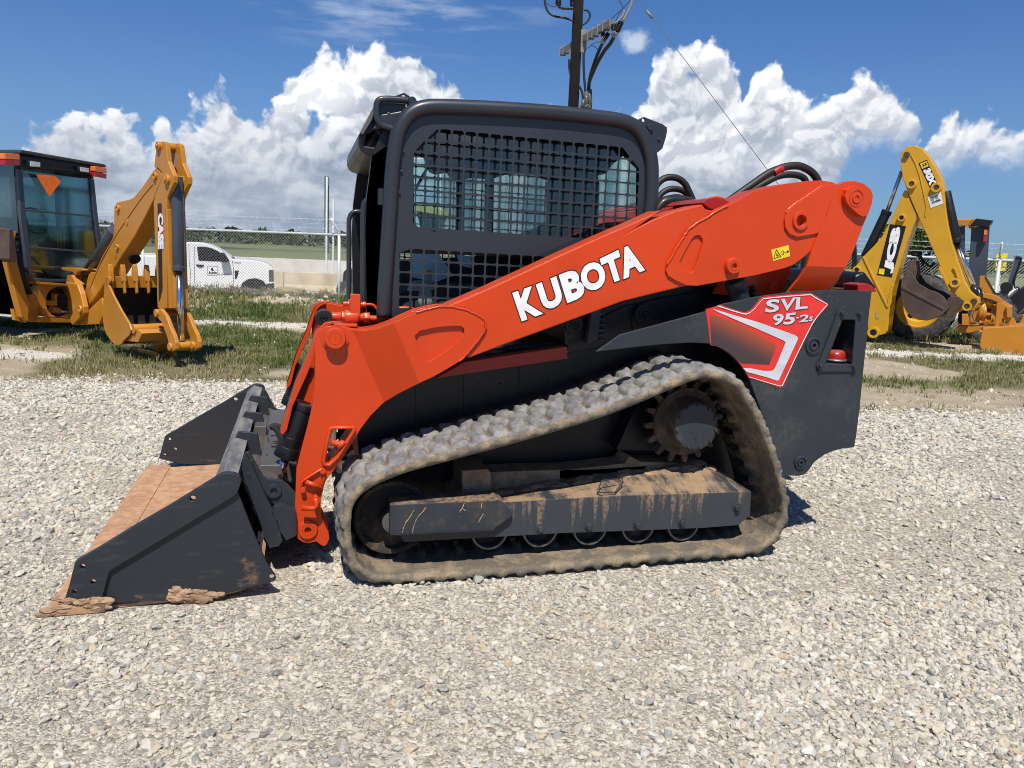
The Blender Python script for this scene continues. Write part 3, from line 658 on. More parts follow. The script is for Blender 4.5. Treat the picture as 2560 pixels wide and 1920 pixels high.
# ---- quick coupler
mb = MB()
pl = [(1430,515),(1450,508),(1465,530),(1545,672),(1570,690),(1670,700),(1715,735),(1765,790),(1765,1050),(1745,1070),(1650,1000),(1600,890),(1620,860),(1560,800),(1470,640),(1425,560)]
mb.prism(L('E', pl, .24), .24, .262)
mb.prism(L('E', [(1425,520),(1470,600),(1560,800),(1610,900),(1665,1060),(1675,1105),(1650,1140),(1590,1150),(1560,1090),(1520,960),(1440,740),(1400,700),(1408,560)], .20), .20, .235)
mb.prism(L('E', [(1600,905),(1622,868),(1670,852),(1750,885),(1765,900),(1765,1060),(1700,1090),(1660,1030),(1640,960),(1612,930)], .22), .20, .262)
mb.yring(*un('E', 1617, 770, .23), .228, .24, .032, .014)
mb.ycyl(*un('E', 1448, 660, .2), .198, .201, .011)
CP = mb.build('quick_coupler', GREY, TL, .004)
mir(CP)
mb = MB(); mb.prism(L('E', [(1410,700),(1440,640),(1480,640),(1640,700),(1760,900),(1640,1100),(1590,1140),(1540,1010)], .3), .27, 1.69)
mb.box((top_[0] + .10, .98, .43), (.10, 1.2, .05)); mb.box((top_[0] + .17, .98, .22), (.16, 1.38, .09)); mb.box((top_[0] + .09, .55, .34), (.05, .22, .20)); mb.box((top_[0] + .09, 1.4, .34), (.05, .22, .20))
mb.prism(L('E', [(1490,330),(1570,330),(1565,460),(1480,505),(1445,490)], .95), .93, 1.05)
mb.prism(L('E', [(1575,400),(1600,470),(1590,640),(1560,680),(1530,660),(1560,560)], .8), .78, .82)
mb.build('coupler_frame', STEEL, CP, .004)
mb = MB()
for a, b, r in ((((1500,540),(1560,560)), None, .016), (((1520,560),(1570,580)), None, .014), (((1530,610),(1590,650)), None, .014)):
    mb.cyl(K.p3('E', *a[0], .6), K.p3('E', *a[1], .6), r, 12)
for k in range(6):
    x0, y0 = 1500 + 9 * k, 545 + 3 * k; mb.cyl(K.p3('E', x0, y0 - 8, .6), K.p3('E', x0 + 4, y0 + 16, .6), .021, 10)
mb.build('locking_spring', STEEL, CP)
for k, (pts, Y_) in enumerate([([(1600,330),(1650,380),(1660,430),(1640,480),(1600,520),(1590,560)], .75), ([(1590,350),(1620,330),(1660,345),(1665,400),(1620,430)], .9), ([(1560,540),(1600,560),(1600,620),(1570,650)], .55), ([(1600,470),(1640,470),(1670,520),(1650,560),(1610,560)], .7)]): hose('E', pts, Y_, .013, IRON if k < 2 else HOSE, 'coupler_hose', CP)
mb = MB(); mb.prism(L('E', [(1760,600),(1790,560),(1790,1000),(1700,800),(1640,640),(1700,560)], .6), .58, 1.4); mb.build('front_cross_member', STEEL, TL)
# ---- chassis behind the track
mb = MB(); body = [(903,1210),(893,1080),(905,1000),(935,950),(985,905),(1060,878),(1160,872),(1417,850),(1490,800),(1640,735),(1800,690),(1960,690),(2060,760),(2100,900),(2060,1080),(1960,1180),(1800,1230),(1200,1260)]
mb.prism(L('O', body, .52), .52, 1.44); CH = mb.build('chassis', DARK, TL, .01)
mb = MB()
for xa in (1042, 1162, 1300, 1535, 1547): 
    mb.prism(ribbon([un('O', xa, 900, .515), un('O', xa - 2, 1100, .515)], .006), .514, .5195)
for x, y in ((1200,962),(1252,963),(1375,955)): mb.ycyl(*un('O', x, y, .51), .512, .5195, .008, 10)
mb.build('panel_seam', BLACK, CH)
mb = MB(); mb.prism(L('O', [(1485,800),(1560,765),(1660,742),(1790,720),(1790,740),(1752,786),(1550,838),(1490,868),(1418,884),(1418,850)], .42), .42, .515)
mb.build('side_step_plate', DARK, TL, .005)
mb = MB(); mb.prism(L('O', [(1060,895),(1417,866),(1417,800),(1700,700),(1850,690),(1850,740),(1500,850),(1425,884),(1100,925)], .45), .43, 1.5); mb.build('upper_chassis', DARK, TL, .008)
mb = MB()
for (x, y, r, Y_) in ((1612, 785, .050, .38), (1437, 812, .045, .40)):
    cx, cz = un('O', x, y, Y_); mb.ycyl(cx, cz, Y_, Y_ + .06, r, 26); mb.yring(cx, cz, Y_ - .006, Y_, r * .62, r * .42); mb.yring(cx, cz, Y_ - .010, Y_, r * .26, r * .12)
mb.prism(L('O', [(1585,840),(1580,800),(1588,770),(1612,755),(1640,765),(1648,790),(1640,825),(1610,850)], .41), .41, .46)
mb.prism(L('O', [(1412,800),(1430,790),(1450,795),(1458,815),(1448,835),(1450,862),(1412,862)], .42), .42, .46)
mb.build('arm_pivot', DARK, TL, .003)
mb = MB(); mb.prism(L('O', [(1475,780),(1500,770),(1490,850),(1464,858)], .38), .36, .40)
for k in range(6): mb.box(K.p3('O', 1503 + 0 * k, 785 + 13 * k, .41), (.035, .02, .010))
mb.build('arm_stop_bracket', GREY, TL, .002)
mb = MB(); st = L('O', [(1092,944),(1160,905),(1417,866),(1420,880),(1417,886),(1421,896),(1096,945)], .36); mb.prism(st, .36, .43); mb.build('red_side_rail', RED, TL, .003)
# ---- rear side panel
PY = .10
out_ = [(1490.4,879.5),(1550,837),(1761.7,780),(1804,761),(1892,742),(1976,730),(2050,726.5),(2100,725.6),(2180,728),(2173.8,779),(2166,860),(2157,944.5),(2150,1020),(2141,1090),(2136,1118.7),(2105,1122),(2082,1128),(2062,1137),(2036.5,1155),(2022,1176.6),(2011,1187),(1997,1190),(1964,1189),(1950,1184),(1942.5,1165.7),(1924,1097),(1899,1017),(1873.8,948.7),(1852,912.5),(1826.8,887),(1798,868),(1770.7,858.7),(1725.5,856.9),(1653,861),(1581,868.6)]
pocket = [(637,470),(800,470),(822,482),(826,505),(800,850),(778,1132),(388,1132),(390,1090),(480,860),(570,620)]
pk = L('T', pocket, PY)
mb = MB(); mb.prism(L('O', out_, PY), PY, PY + .016, [pk]); PN = mb.build('rear_side_panel', GREY, TL, .003)
mb = MB(); mb.prism(L('T', [(595,322),(620,320),(945,325),(955,340),(940,560),(905,800),(850,1215),(840,1242),(290,1242),(275,1215),(290,1100),(440,720),(560,370)], PY - .012), PY - .010, PY - .0005, [L('T', pocket, PY - .012)])
for x, y in ((657,380),(918,390),(330,1160),(832,1170)): cx, cz = un('T', x, y, PY - .03); mb.ycyl(cx, cz, PY - .028, PY - .01, .011, 6); mb.ycyl(cx, cz, PY - .014, PY - .009, .017, 16)
pkc = (sum(p[0] for p in pk) / len(pk), sum(p[1] for p in pk) / len(pk))
mb.grid([[(x, PY - .002, z) for x, z in pk + pk[:1]], [(x, PY + .20, z) for x, z in pk + pk[:1]]], smooth=False); mb.poly([(x, PY + .20, z) for x, z in pk])
mb.build('handle_pocket', GREY, PN, .002)
mb = MB(); cx, cz = un('T', 520, 1060, PY + .08)
mb.lathe([(.0005, .050), (.03, .049), (.042, .040), (.048, .028), (.050, .014), (.050, .006)], (cx, PY + .08, cz), 'z', 24, True); mb.build('battery_switch', RED, PN)
mb = MB(); mb.lathe([(.0005, .006), (.056, .006), (.058, -.006), (.0005, -.008)], (cx, PY + .08, cz), 'z', 24, True); mb.build('switch_base', STEEL, PN)
mb = MB()
for k_, x, y, r in (('T', 190, 850, .042), ('H', 1660, 762, .034)):
    cx, cz = un(k_, x, y, PY); mb.lathe([(r, -.0005), (r, -.010), (r * .75, -.012), (r * .72, -.004), (r * .55, -.004), (r * .52, -.012), (r * .25, -.012), (r * .22, .0), (.0005, .0)], (cx, PY, cz), 'y', 28)
mb.build('panel_bolt', GREY, PN)
mb = MB(); mb.prism(L('O', [(1965,800),(2155,740),(2120,1080),(2060,1130),(1990,1160),(1930,1080)], .34), .34, 1.84)
mb.build('rear_body', GREY, TL, .01)
mb = MB(); mb.prism(L('C', [(1660,1110),(1690,1000),(1760,970),(1850,1090),(1850,1130)], .7), .6, 1.36); mb.build('engine_hood', DARK, TL, .02)
mb = MB(); mb.prism(L('C', [(1700,1070),(1760,1062),(1810,1080),(1850,1128),(1700,1128)], .5), .4, .52); mb.build('tail_lamp', RED, TL, .006)
# printed decal, thin sheets a few mm proud of each other
def dec(pts, lvl, m, nm='decal', k='R', par=PN):
    Y_ = PY - .0010 - .0013 * lvl; mb = MB(); mb.prism(L(k, pts, PY), Y_, Y_ + .0009); return mb.build(nm, m, par)
D0 = [(140,312),(370,252),(520,305),(690,356),(730,360),(790,335),(840,290),(900,215),(950,150),(980,132),(1300,100),(1700,72),(1830,150),(1955,235),(1955,260),(1830,400),(1740,500),(1640,690),(1500,980),(1285,1465),(1240,1475),(1090,1425),(780,1330),(740,1250),(700,1190),(640,1110),(590,1050),(540,1000),(480,950),(420,915),(350,880),(290,860),(215,850),(205,780),(180,560)]
dec(D0, 0, DECR)
dec([(200,372),(700,560),(1150,830),(1200,850),(1140,990),(1080,1135),(660,1112),(590,1045),(540,995),(480,945),(420,910),(350,875),(290,855),(222,845),(215,640)], 1, DECG, 'fade_print')
dec([(245,315),(270,315),(500,385),(900,500),(1450,693),(1490,715),(1507,750),(1225,1350),(1215,1366),(1190,1370),(1060,1325),(745,1240),(690,1183),(820,1190),(990,1225),(1110,1228),(1150,1205),(1180,1150),(1322,805),(1290,775),(870,590),(700,520),(400,390),(248,322)], 2, SILVER, 'silver_arrow')
for pts, w in (([(990,157),(1300,125),(1690,97),(1800,165),(1940,240),(1800,405),(1720,520),(1620,715),(1480,1000),(1270,1445),(1240,1450)], .0038), ([(315,262),(520,330),(690,380),(740,385),(800,360)], .0042), ([(800,360),(870,300),(930,220),(990,157)], .0018), ([(1240,1450),(1090,1408),(780,1315)], .0022)):
    mb = MB(); mb.prism(ribbon(L('R', pts, PY), w), PY - .0042, PY - .0034); mb.build('pin_stripe', DECW, PN)
for tx, q, b in (('S', [(1045,170),(1250,165),(1225,350),(1020,370)], .03), ('V', [(1258,165),(1490,135),(1385,335),(1310,340)], .03), ('L', [(1490,135),(1660,128),(1655,302),(1470,322)], .03), ('9', [(1150,385),(1310,378),(1280,550),(1130,558)], .03), ('5', [(1320,378),(1495,360),(1450,535),(1290,545)], .03), ('-', [(1483,430),(1530,430),(1528,450),(1483,450)], .03), ('2', [(1545,398),(1690,390),(1660,495),(1525,510)], .025), ('s', [(1685,420),(1735,420),(1725,490),(1670,495)], .02)):
    text_on(K, tx, 'R', q, PY - .0044, b).build('letter', SILVER, PN)
    text_on(K, tx, 'R', [(x + 9, y + 7) for x, y in q], PY - .0036, b).build('letter_shadow', DECK, PN)
# ---- rubber track
inn = [(877.7,1299.6),(879,1278.6),(890,1252),(911,1230),(942,1211),(977,1196),(1029.8,1177),(1134.7,1149),(1239.6,1121),(1344.5,1091.5),(1500,1044),(1599,1006.6),(1671,975.8),(1725.5,954),(1761.7,946),(1790.6,948.7),(1819.5,957.8),(1844.8,974.8),(1866.5,1006.6),(1891.9,1053.6),(1917,1115),(1938.9,1180),(1953,1234),(1958.5,1272),(1951.5,1310),(1935,1341),(1910,1361),(1870,1372.6),(1761.7,1381),(1653,1388),(1500,1403),(1400,1413),(1169.7,1430.7),(1029.8,1439.4),(960,1441),(925,1433),(899,1412),(884,1380),(877,1340)]
IP = [un('O', x, y, 0) for x, y in inn]
IP = smoothpts(IP, 6, True)
# resample evenly
def resample(P, n):
    P = P + P[:1]; d = [0]
    for a, b in zip(P, P[1:]): d.append(d[-1] + math.hypot(b[0] - a[0], b[1] - a[1]))
    out = []; j = 0
    for k in range(n):
        t = d[-1] * k / n
        while d[j + 1] < t: j += 1
        u = (t - d[j]) / max(1e-9, d[j + 1] - d[j]); out.append((P[j][0] + (P[j + 1][0] - P[j][0]) * u, P[j][1] + (P[j + 1][1] - P[j][1]) * u))
    return out, d[-1]
NS = 12; _, PLEN = resample(IP, 10); NP = round(PLEN / .093); NT = NP * NS
IP, PLEN = resample(IP, NT)
cxm = sum(p[0] for p in IP) / NT; czm = sum(p[1] for p in IP) / NT
NRM = []
for i in range(NT):
    a = IP[(i - 3) % NT]; b = IP[(i + 3) % NT]; dx, dz = b[0] - a[0], b[1] - a[1]; l = math.hypot(dx, dz); n_ = (dz / l, -dx / l)
    if n_[0] * (IP[i][0] - cxm) + n_[1] * (IP[i][1] - czm) < 0: n_ = (-n_[0], -n_[1])
    NRM.append(n_)
TW = .45; ys = list(np.linspace(0, TW, 31)); rr = random.Random(5)
ph = [[rr.uniform(0, 6.28) for _ in range(8)] for _ in range(2)]
def vn(i, y, s=1.0):                                # cheap wavy noise
    t = i / NT * 2 * pi
    return (sin(t * 57 + y * 41 + 1) + sin(t * 91 - y * 67 + 2.1) * .7 + sin(t * 133 + y * 23 + .4) * .5) * .0011 * s
def lug(i, y):
    """height of the tread blocks above the belt"""
    u = (i / NS) % 1.0; v = y / TW
    def blk(u0, wu, v0, v1):
        du = abs((u - u0 + .5) % 1 - .5) / (wu / 2); dv = max(v0 - v, v - v1, 0) / .028
        a = min(1, max(0, (1 - du) / .28)) if du < 1 else 0
        return a * max(0, 1 - dv)
    h = max(blk(.30, .84, .09, .37), blk(.80, .84, .42, .61), blk(.30, .84, .66, .93), blk(.55, .50, .30, .48) * .9, blk(.55, .50, .56, .72) * .9, blk(.80, .50, .0, .11) * .55)
    return h
rows = []; fm = []
for i in range(NT):
    (x, z), (a, b) = IP[i], NRM[i]; row = [(x, 0.0 + .001, z)]; hh = []
    for y in ys:
        h = lug(i, y); e = min(1, min(y, TW - y) / .02); t = .024 + .008 * e + h * .023 + vn(i, y) * (.8 + 1.8 * h)
        row.append((x + a * t, y, z + b * t)); hh.append(h)
    row += [(x, TW - .001, z)]
    # inner face: shallow ribs
    for y in (.40, .33, .29, .285, .24, .195, .19, .14, .07, .03):
        d = .004 if (i % NS) in (0, 1, 2, 3) and not .18 < y < .3 else 0.0
        gl = .03 if .24 <= y <= .284 and (i % NS) in (2, 3, 4, 5, 6) else 0
        row.append((x - a * (d + gl), y, z - b * (d + gl)))
    rows.append(row); fm.append(hh)
mb = MB(); bm_ = mb.bm; RV = [[bm_.verts.new(p) for p in r] for r in rows]; nr = len(rows[0])
for i in range(NT):
    A, B_ = RV[i], RV[(i + 1) % NT]
    for j in range(nr):
        k = (j + 1) % nr; f = bm_.faces.new((A[j], A[k], B_[k], B_[j])); f.smooth = True
        if 1 <= j < len(ys):
            f.material_index = 1 if (fm[i][j - 1] + fm[(i + 1) % NT][j - 1] + fm[i][j % len(ys)]) / 3 > .35 else 0
TR = mb.build('rubber_track', RUB, TL, mats=[RUB, LUG])
mir(TR)
mb = MB(); iron_lugs = []
for i in range(NS // 2, NT, NS):
    (x, z), (a, b) = IP[i], NRM[i]
    for y in (.31,):
        mt = Matrix.Translation((x - a * .022, y, z - b * .022)) @ Matrix(((b, 0, a, 0), (0, 1, 0, 0), (-a, 0, b, 0), (0, 0, 0, 1))) @ Matrix.Diagonal((.03, .10, .045, 1))
        bmesh.ops.create_cube(mb.bm, size=1, matrix=mt)
DL = mb.build('drive_lug', IRON, TR, .006)
# ---- undercarriage
UC = None
YB = .09
def row(pts, Y): return [K.p3(k, x, y, Y) for k, x, y in pts]
bot_ = row([('G',1185,1322),('H',0,1252),('H',430,1237),('H',980,1216),('H',1235,1196),('H',1312,1130)], YB)
mid_ = row([('G',1185,1075),('H',0,1012),('H',430,990),('H',900,978),('H',1210,968),('H',1322,965)], YB)
top1 = row([('G',1190,1032),('H',0,925),('H',430,868),('H',850,815),('H',1030,800),('H',1150,858)], YB + .17)
top2 = [(x, YB + .34, z - .002) for x, y, z in top1]; bk2 = [(x, YB + .36, z) for x, y, z in bot_]
mb = MB(); mb.grid([bot_, mid_, top1, top2, bk2, bot_], smooth=False)
for q in (0, -1): mb.poly([r[q] for r in (bot_, mid_, top1, top2, bk2)])
UC = mb.build('track_frame', BEAM, TL, .004)
mb = MB(); fb = L('G', [(445,1092),(820,1076),(1190,1062),(1215,1050),(1265,1078),(1325,1140),(1308,1180),(1192,1262),(1190,1320),(545,1357),(515,1312),(442,1306)], .055)
mb.prism(fb, .055, .20); mb.build('idler_arm', paint('scratched_grey_steel', (.030, .036, .044), .42, .25, (.26, .17, .10), .05, .1, .1, 1.0, 9.0), UC, .004)
mb = MB()
for q in ([(700,1112),(672,1150),(640,1185),(618,1230),(606,1280),(600,1350)], [(612,1132),(585,1180),(560,1215),(540,1260),(534,1295)], [(975,1082),(962,1110),(940,1150)], [(1112,1155),(1095,1185),(1075,1222)], [(960,1120),(985,1135)], [(1100,1080),(1095,1120)]):
    mb.tube([K.p3('G', x + random.uniform(-3, 3), y, .0545) for x, y in smoothpts(q, 4)], [random.uniform(.0012, .0034) for _ in range(len(smoothpts(q, 4)))], 5)
mb.build('mud_trickle', MUD, UC)
mb = MB(); mb.prism(L('G', [(444,1306),(1190,1272),(1190,1322),(545,1358),(515,1312)], .05), .047, .054); mb.build('lower_guard', BLACK, UC, .002)
# packed soil lying on the frame, front casting
mb = MB(); rr = random.Random(9)
for k in range(60):
    t = k / 59; a = [top1[0], top1[1], top1[2], top1[3], top1[4], top1[5]]; s_ = t * 4.6; i = int(s_); u = s_ - i
    x = a[i][0] * (1 - u) + a[i + 1][0] * u; z = a[i][2] * (1 - u) + a[i + 1][2] * u; r = rr.uniform(.012, .035)
    v0 = bmesh.ops.create_icosphere(mb.bm, subdivisions=2, radius=1, matrix=Matrix.Translation((x, YB + .19 + rr.uniform(-.012, .1), z - .008)) @ Matrix.Diagonal((r * 1.8, r * 1.1, r * .6, 1)))['verts']
    for v in v0: v.co += Vector([rr.uniform(-1, 1) for _ in range(3)]) * r * .12
mb.prism(L('G', [(960,850),(1140,838),(1160,860),(1170,1030),(880,1055),(960,1000)], .27), .27, .5)
mb.prism(L('G', [(1150,860),(1500,848),(1945,838),(2330,812),(2330,930),(1700,985),(1400,1010),(1170,1035)], .36), .36, .5)
mb.prism(L('H', [(0,820),(450,770),(480,720),(560,760),(1000,770),(1160,850),(500,880),(0,930)], .36), .36, .5)
mb.build('packed_soil', MUD, UC)
mb = MB()
for k_, x, y in (('G',1522,1270),('G',1872,1255),('H',545,1205),('H',855,1190),('H',1235,1083)):
    cx, cz = un(k_, x, y, YB - .02); mb.ycyl(cx, cz, YB - .022, YB, .0155, 6); mb.ycyl(cx, cz, YB - .005, YB, .022, 18)
mb.tube([K.p3('H', 262, 950, .1), K.p3('H', 290, 890, .14), K.p3('H', 430, 870, .17), K.p3('H', 435, 900, .15), K.p3('H', 380, 970, .09), K.p3('H', 275, 970, .09), K.p3('H', 262, 950, .1)], .004, 6)
mb.build('frame_bolt', GREY, UC, .002)
def wheel(x, z, y0, r, w, nm, m, par):
    mb = MB(); mb.lathe([(.0005, .02), (r * .22, .0), (r * .30, .0), (r * .34, .03), (r * .80, .034), (r * .86, .006), (r * .97, .0), (r, .008), (r, w), (r * .6, w), (.0005, w)], (x, y0, z), 'y', 36)
    return mb.build(nm, m, par, .002)
cx, cz = un('G', 462, 1185, .17); IDL = wheel(cx, cz, .165, .172, .12, 'front_idler', IRON, UC)
mb = MB(); mb.ycyl(cx, cz, .11, .17, .052, 26); mb.yring(cx, cz, .10, .112, .04, .02); mb.build('idler_hub', STEEL, IDL, .003)
for x, y in ((1222,1326),(1348,1321),(1472,1316.5),(1592,1312),(1704,1307)):
    cx, cz = un('O', x, y, .15); R_ = .085
    w_ = wheel(cx, cz, .135, R_, .10, 'track_roller', IRON, UC); mb = MB(); mb.box((cx, .145, cz + .028), (.06, .03, .012)); mb.ycyl(cx - .02, cz + .024, .125, .16, .008, 8); mb.ycyl(cx + .02, cz + .024, .125, .16, .008, 8); mb.build('roller_clip', STEEL, w_); mb = MB(); mb.yring(cx, cz, .130, .137, R_ * 1.0, R_ * .90, 36); mb.build('roller_rim', STEEL, w_)
# sprocket
BRN = mat_rubber('dusty_brown_casting', (.055, .040, .028), (.15, .10, .065), .40, .70)
cx, cz = un('H', 862, 478, .27); mb = MB(); T_ = 16; pts = []
for k in range(T_):
    for (f, r) in ((-.34, .165), (-.24, .172), (-.15, .208), (-.06, .214), (.06, .214), (.15, .208), (.24, .172), (.34, .165)):
        t = 2 * pi * (k + f) / T_ + .1; pts.append((cx + r * cos(t), cz + r * sin(t)))
mb.prism(pts, .27, .295, [circ(cx, cz, .118, 40)]); SPR = mb.build('drive_sprocket', BRN, UC, .003)
mb = MB(); mb.lathe([(.150, .27), (.135, .262), (.12, .20), (.118, .16), (.1165, .15)], (cx, 0, cz), 'y', 44, True); mb.yring(cx, cz, .255, .27, .17, .12, 40)
for k in range(9): t = 2 * pi * k / 9 + .2; mb.ycyl(cx + .150 * cos(t), cz + .150 * sin(t), .25, .27, .011, 6)
mb.build('sprocket_hub', BRN, SPR)
mb = MB(); mb.lathe([(.0005, .148), (.106, .148), (.1165, .152), (.1165, .17)], (cx, 0, cz), 'y', 44)
for k in range(11): t = 2 * pi * k / 11 + .4; mb.ycyl(cx + .105 * cos(t), cz + .105 * sin(t), .139, .15, .0085, 6)
mb.ycyl(cx - .03, cz - .02, .145, .149, .005, 8); mb.ycyl(cx, cz - .055, .142, .149, .006, 6); mb.build('hub_cover', GREY, SPR)
mb = MB(); mb.cyl((cx, .3, cz), (cx, .55, cz), .13, 30); mb.prism([(cx - .3, cz - .17), (cx - .16, cz + .16), (cx + .16, cz + .16), (cx + .2, cz - .2)], .40, .5); mb.build('drive_motor', DARK, UC)
mir(UC)
# ================================================================ cab
YC = .40
CAB = None
hoopB = [(262,1560),(268,1400),(278,1250),(290,1050),(303,850),(315,650),(332,480),(350,370),(378,300),(420,240),(475,200),(540,181),(620,176),(800,181),(1000,190),(1200,202),(1400,217),(1600,238),(1780,260),(1870,284),(1930,322),(1975,385),(2008,470),(2024,560),(2026,680),(2020,800),(2008,900),(1995,1000)]
HP = [K.p3('B', x, y, YC) for x, y in hoopB]
mb = MB(); mb.tube(smoothpts(HP, 4), .034, 14); HOOP = mb.build('cab', CABG, TL, label='charcoal cab with mesh side guards')
CAB = HOOP
CP_ = [(x, z) for x, _, z in HP]
def grid_fit():
    """guard grid spacing from the photographed openings"""
    a = un('B', 670, 360, YC); b = un('B', 1777, 470, YC); px = (b[0] - a[0]) / 14; c = un('B', 660, 945, YC); pz = (a[1] - c[1]) / 7; return a, px, pz
ga, gpx, gpz = grid_fit()
def clip(poly, a, b):       # keep the part of poly left of the line a->b
    out = []; n = len(poly)
    sd = lambda p: (b[0] - a[0]) * (p[1] - a[1]) - (b[1] - a[1]) * (p[0] - a[0])
    for i in range(n):
        p, q = poly[i], poly[(i + 1) % n]; sp, sq = sd(p), sd(q)
        if sp >= 0: out.append(p)
        if sp * sq < 0: t = sp / (sp - sq); out.append((p[0] + (q[0] - p[0]) * t, p[1] + (q[1] - p[1]) * t))
    return out
def area(p): return abs(sum(p[i][0] * p[(i + 1) % len(p)][1] - p[(i + 1) % len(p)][0] * p[i][1] for i in range(len(p))) / 2)
def cells(win, a, px, pz, bar, slope=0.0):
    W_ = win[:]; s_ = sum(W_[i][0] * W_[(i + 1) % len(W_)][1] - W_[(i + 1) % len(W_)][0] * W_[i][1] for i in range(len(W_)))
    if s_ < 0: W_ = W_[::-1]
    x0, x1 = min(p[0] for p in W_), max(p[0] for p in W_); z0, z1 = min(p[1] for p in W_), max(p[1] for p in W_); out = []
    hx, hz, c = (px - bar) / 2, (pz - bar) / 2, .006
    for i in range(int((x0 - a[0]) / px) - 1, int((x1 - a[0]) / px) + 2):
        for j in range(int((z0 - a[1]) / pz) - 1, int((z1 - a[1]) / pz) + 2):
            x, z = a[0] + i * px, a[1] + j * pz + slope * i * px
            q = [(x - hx + c, z - hz), (x + hx - c, z - hz), (x + hx, z - hz + c), (x + hx, z + hz - c), (x + hx - c, z + hz), (x - hx + c, z + hz), (x - hx, z + hz - c), (x - hx, z - hz + c)]
            for k in range(len(W_)):
                if len(q) < 3: break
                q = clip(q, W_[k], W_[(k + 1) % len(W_)])
            r_ = []
            for p in q:
                if not r_ or math.hypot(p[0] - r_[-1][0], p[1] - r_[-1][1]) > .0015: r_.append(p)
            if len(r_) > 2 and math.hypot(r_[0][0] - r_[-1][0], r_[0][1] - r_[-1][1]) < .0015: r_.pop()
            if len(r_) >= 3 and area(r_) > .10 * px * pz: out.append(r_)
    return out
hb = un('B', 1777, 470, YC); gsl = (hb[1] - ga[1]) / (hb[0] - ga[0])
w1 = L('B', [(458,478),(530,400),(618,322),(700,325),(1800,428),(1828,432),(1945,580),(1947,760),(1925,930),(1885,985),(1870,1000),(1630,1058),(1200,1035),(520,995),(453,935)], YC)
w2 = L('B', [(366,1138),(450,1108),(945,1132),(1430,1158),(1200,1330),(800,1510),(362,1520)], YC)
H_ = cells(w1, ga, gpx, gpz, .0080, gsl) + cells(w2, (lambda q: (q[0], q[1]))(un('B', 485, 1148, YC)), gpx, gpz, .0080, gsl)
ins = [un('B', x, y, YC) for x, y in [(300,1560),(315,1300),(330,1000),(345,700),(362,500),(385,380),(430,290),(490,240),(560,218),(800,218),(1200,240),(1600,278),(1780,300),(1860,325),(1915,370),(1955,440),(1985,540),(1990,680),(1980,900),(1975,1040),(1600,1260),(1200,1420),(900,1545)]]
mb = MB(); mb.prism(ins, YC + .005, YC + .008, H_)
mb.grid([[(x, YC + .005, z) for x, z in ins[:20]], [(x + (.0) , YC + .0, z) for x, z in CP_[:20]]] if False else [[(x, YC + .02, z) for x, z in ins], [(x, YC + .022, z) for x, z in ins]], smooth=False)
GU = mb.build('side_guard', CABG, CAB)
mb = MB(); 
ring_out = ins[:20]
mb.grid([[(x, YC + .0048, z) for x, z in ring_out], [(x + (x - .75) * -.0 , YC + .0048, z) for x, z in ring_out]], smooth=False) if False else None
for x, y in ((775,228),(1010,238),(1270,250),(1515,267),(1750,291),(383,470),(372,600),(357,740),(2000,620),(1985,870),(1950,350),(305,1310),(303,1450)):
    p = K.p3('B', x, y, YC - .002); mb.box(p, (.022, .010, .008)) 
mb.build('guard_weld_tab', CABG, CAB, .003)
H2_ = cells(w1, ga, gpx, gpz, .007, gsl) + cells(w2, un('B', 485, 1148, YC), gpx, gpz, .007, gsl)
mb = MB(); mb.prism(ins, W2 - YC - .008, W2 - YC - .005, H2_); FG = mb.build('side_guard', CABG, CAB, label='far side mesh guard seen through the cab')
c = dup(bpy.data.objects['cab'], None) if False else None
mb = MB(); mb.tube(smoothpts([(x, W2 - YC, z) for x, _, z in HP], 4), .034, 12); mb.build('far_hoop', CABG, CAB)
# side shell behind the hoop with window openings, near and far
shell = L('B', [(150,1560),(140,1000),(150,760),(175,560),(190,470),(260,330),(330,260),(420,215),(520,190),(800,190),(1200,215),(1780,270),(1870,290),(1940,340),(1985,430),(2015,560),(2010,1040),(1100,1560)], YC + .07)
wo = L('B', [(462,1010),(455,500),(640,320),(900,330),(1780,430),(1940,580),(1935,930),(1870,1020),(1500,1050)], YC + .07)
wo2 = L('B', [(365,1500),(370,1140),(1430,1170),(1100,1400),(800,1500)], YC + .07)
mb = MB(); mb.prism(shell, YC + .06, YC + .10, [wo, wo2]); SH = mb.build('side_shell', BLACK, CAB); c = dup(SH, CAB); c.scale = (1, -1, 1); c.location = (0, W2, 0)
# glazing
def mat_film():
    m, g, bs = newmat('streaky_teal_window'); co = objco(g); nt = m.node_tree
    st = g.noise(g.vm('MULTIPLY', co, (17.0, 1.0, .55)), 1.0, 3, .6)
    tr = g.n('ShaderNodeBsdfTransparent'); g.put(tr.inputs[0], g.mix(g.ss(st, .40, .60), (.62, .80, .80), (.94, 1.0, .98)))
    g.put(bs.inputs['Base Color'], g.mix(g.ss(st, .42, .58), (.10, .17, .17), (.34, .48, .46))); bs.inputs['Roughness'].default_value = .35
    bs.inputs['Transmission Weight'].default_value = 0
    tl = g.n('ShaderNodeBsdfTranslucent'); g.put(tl.inputs[0], g.mix(g.ss(st, .42, .58), (.14, .24, .24), (.45, .62, .60)))
    m1 = g.n('ShaderNodeMixShader'); m1.inputs[0].default_value = .5; nt.links.new(bs.outputs[0], m1.inputs[1]); nt.links.new(tl.outputs[0], m1.inputs[2])
    m2 = g.n('ShaderNodeMixShader'); m2.inputs[0].default_value = .35; nt.links.new(tr.outputs[0], m2.inputs[1]); nt.links.new(m1.outputs[0], m2.inputs[2])
    nt.links.new(m2.outputs[0], nt.nodes['Material Output'].inputs[0]); return m
FILM = mat_film()
yf = W2 - YC - .08
mb = MB(); mb.prism(L('B', [(640,560),(640,1080),(1960,1080),(1960,440),(1740,430)], yf), yf, yf + .004); mb.build('far_window', FILM, CAB)
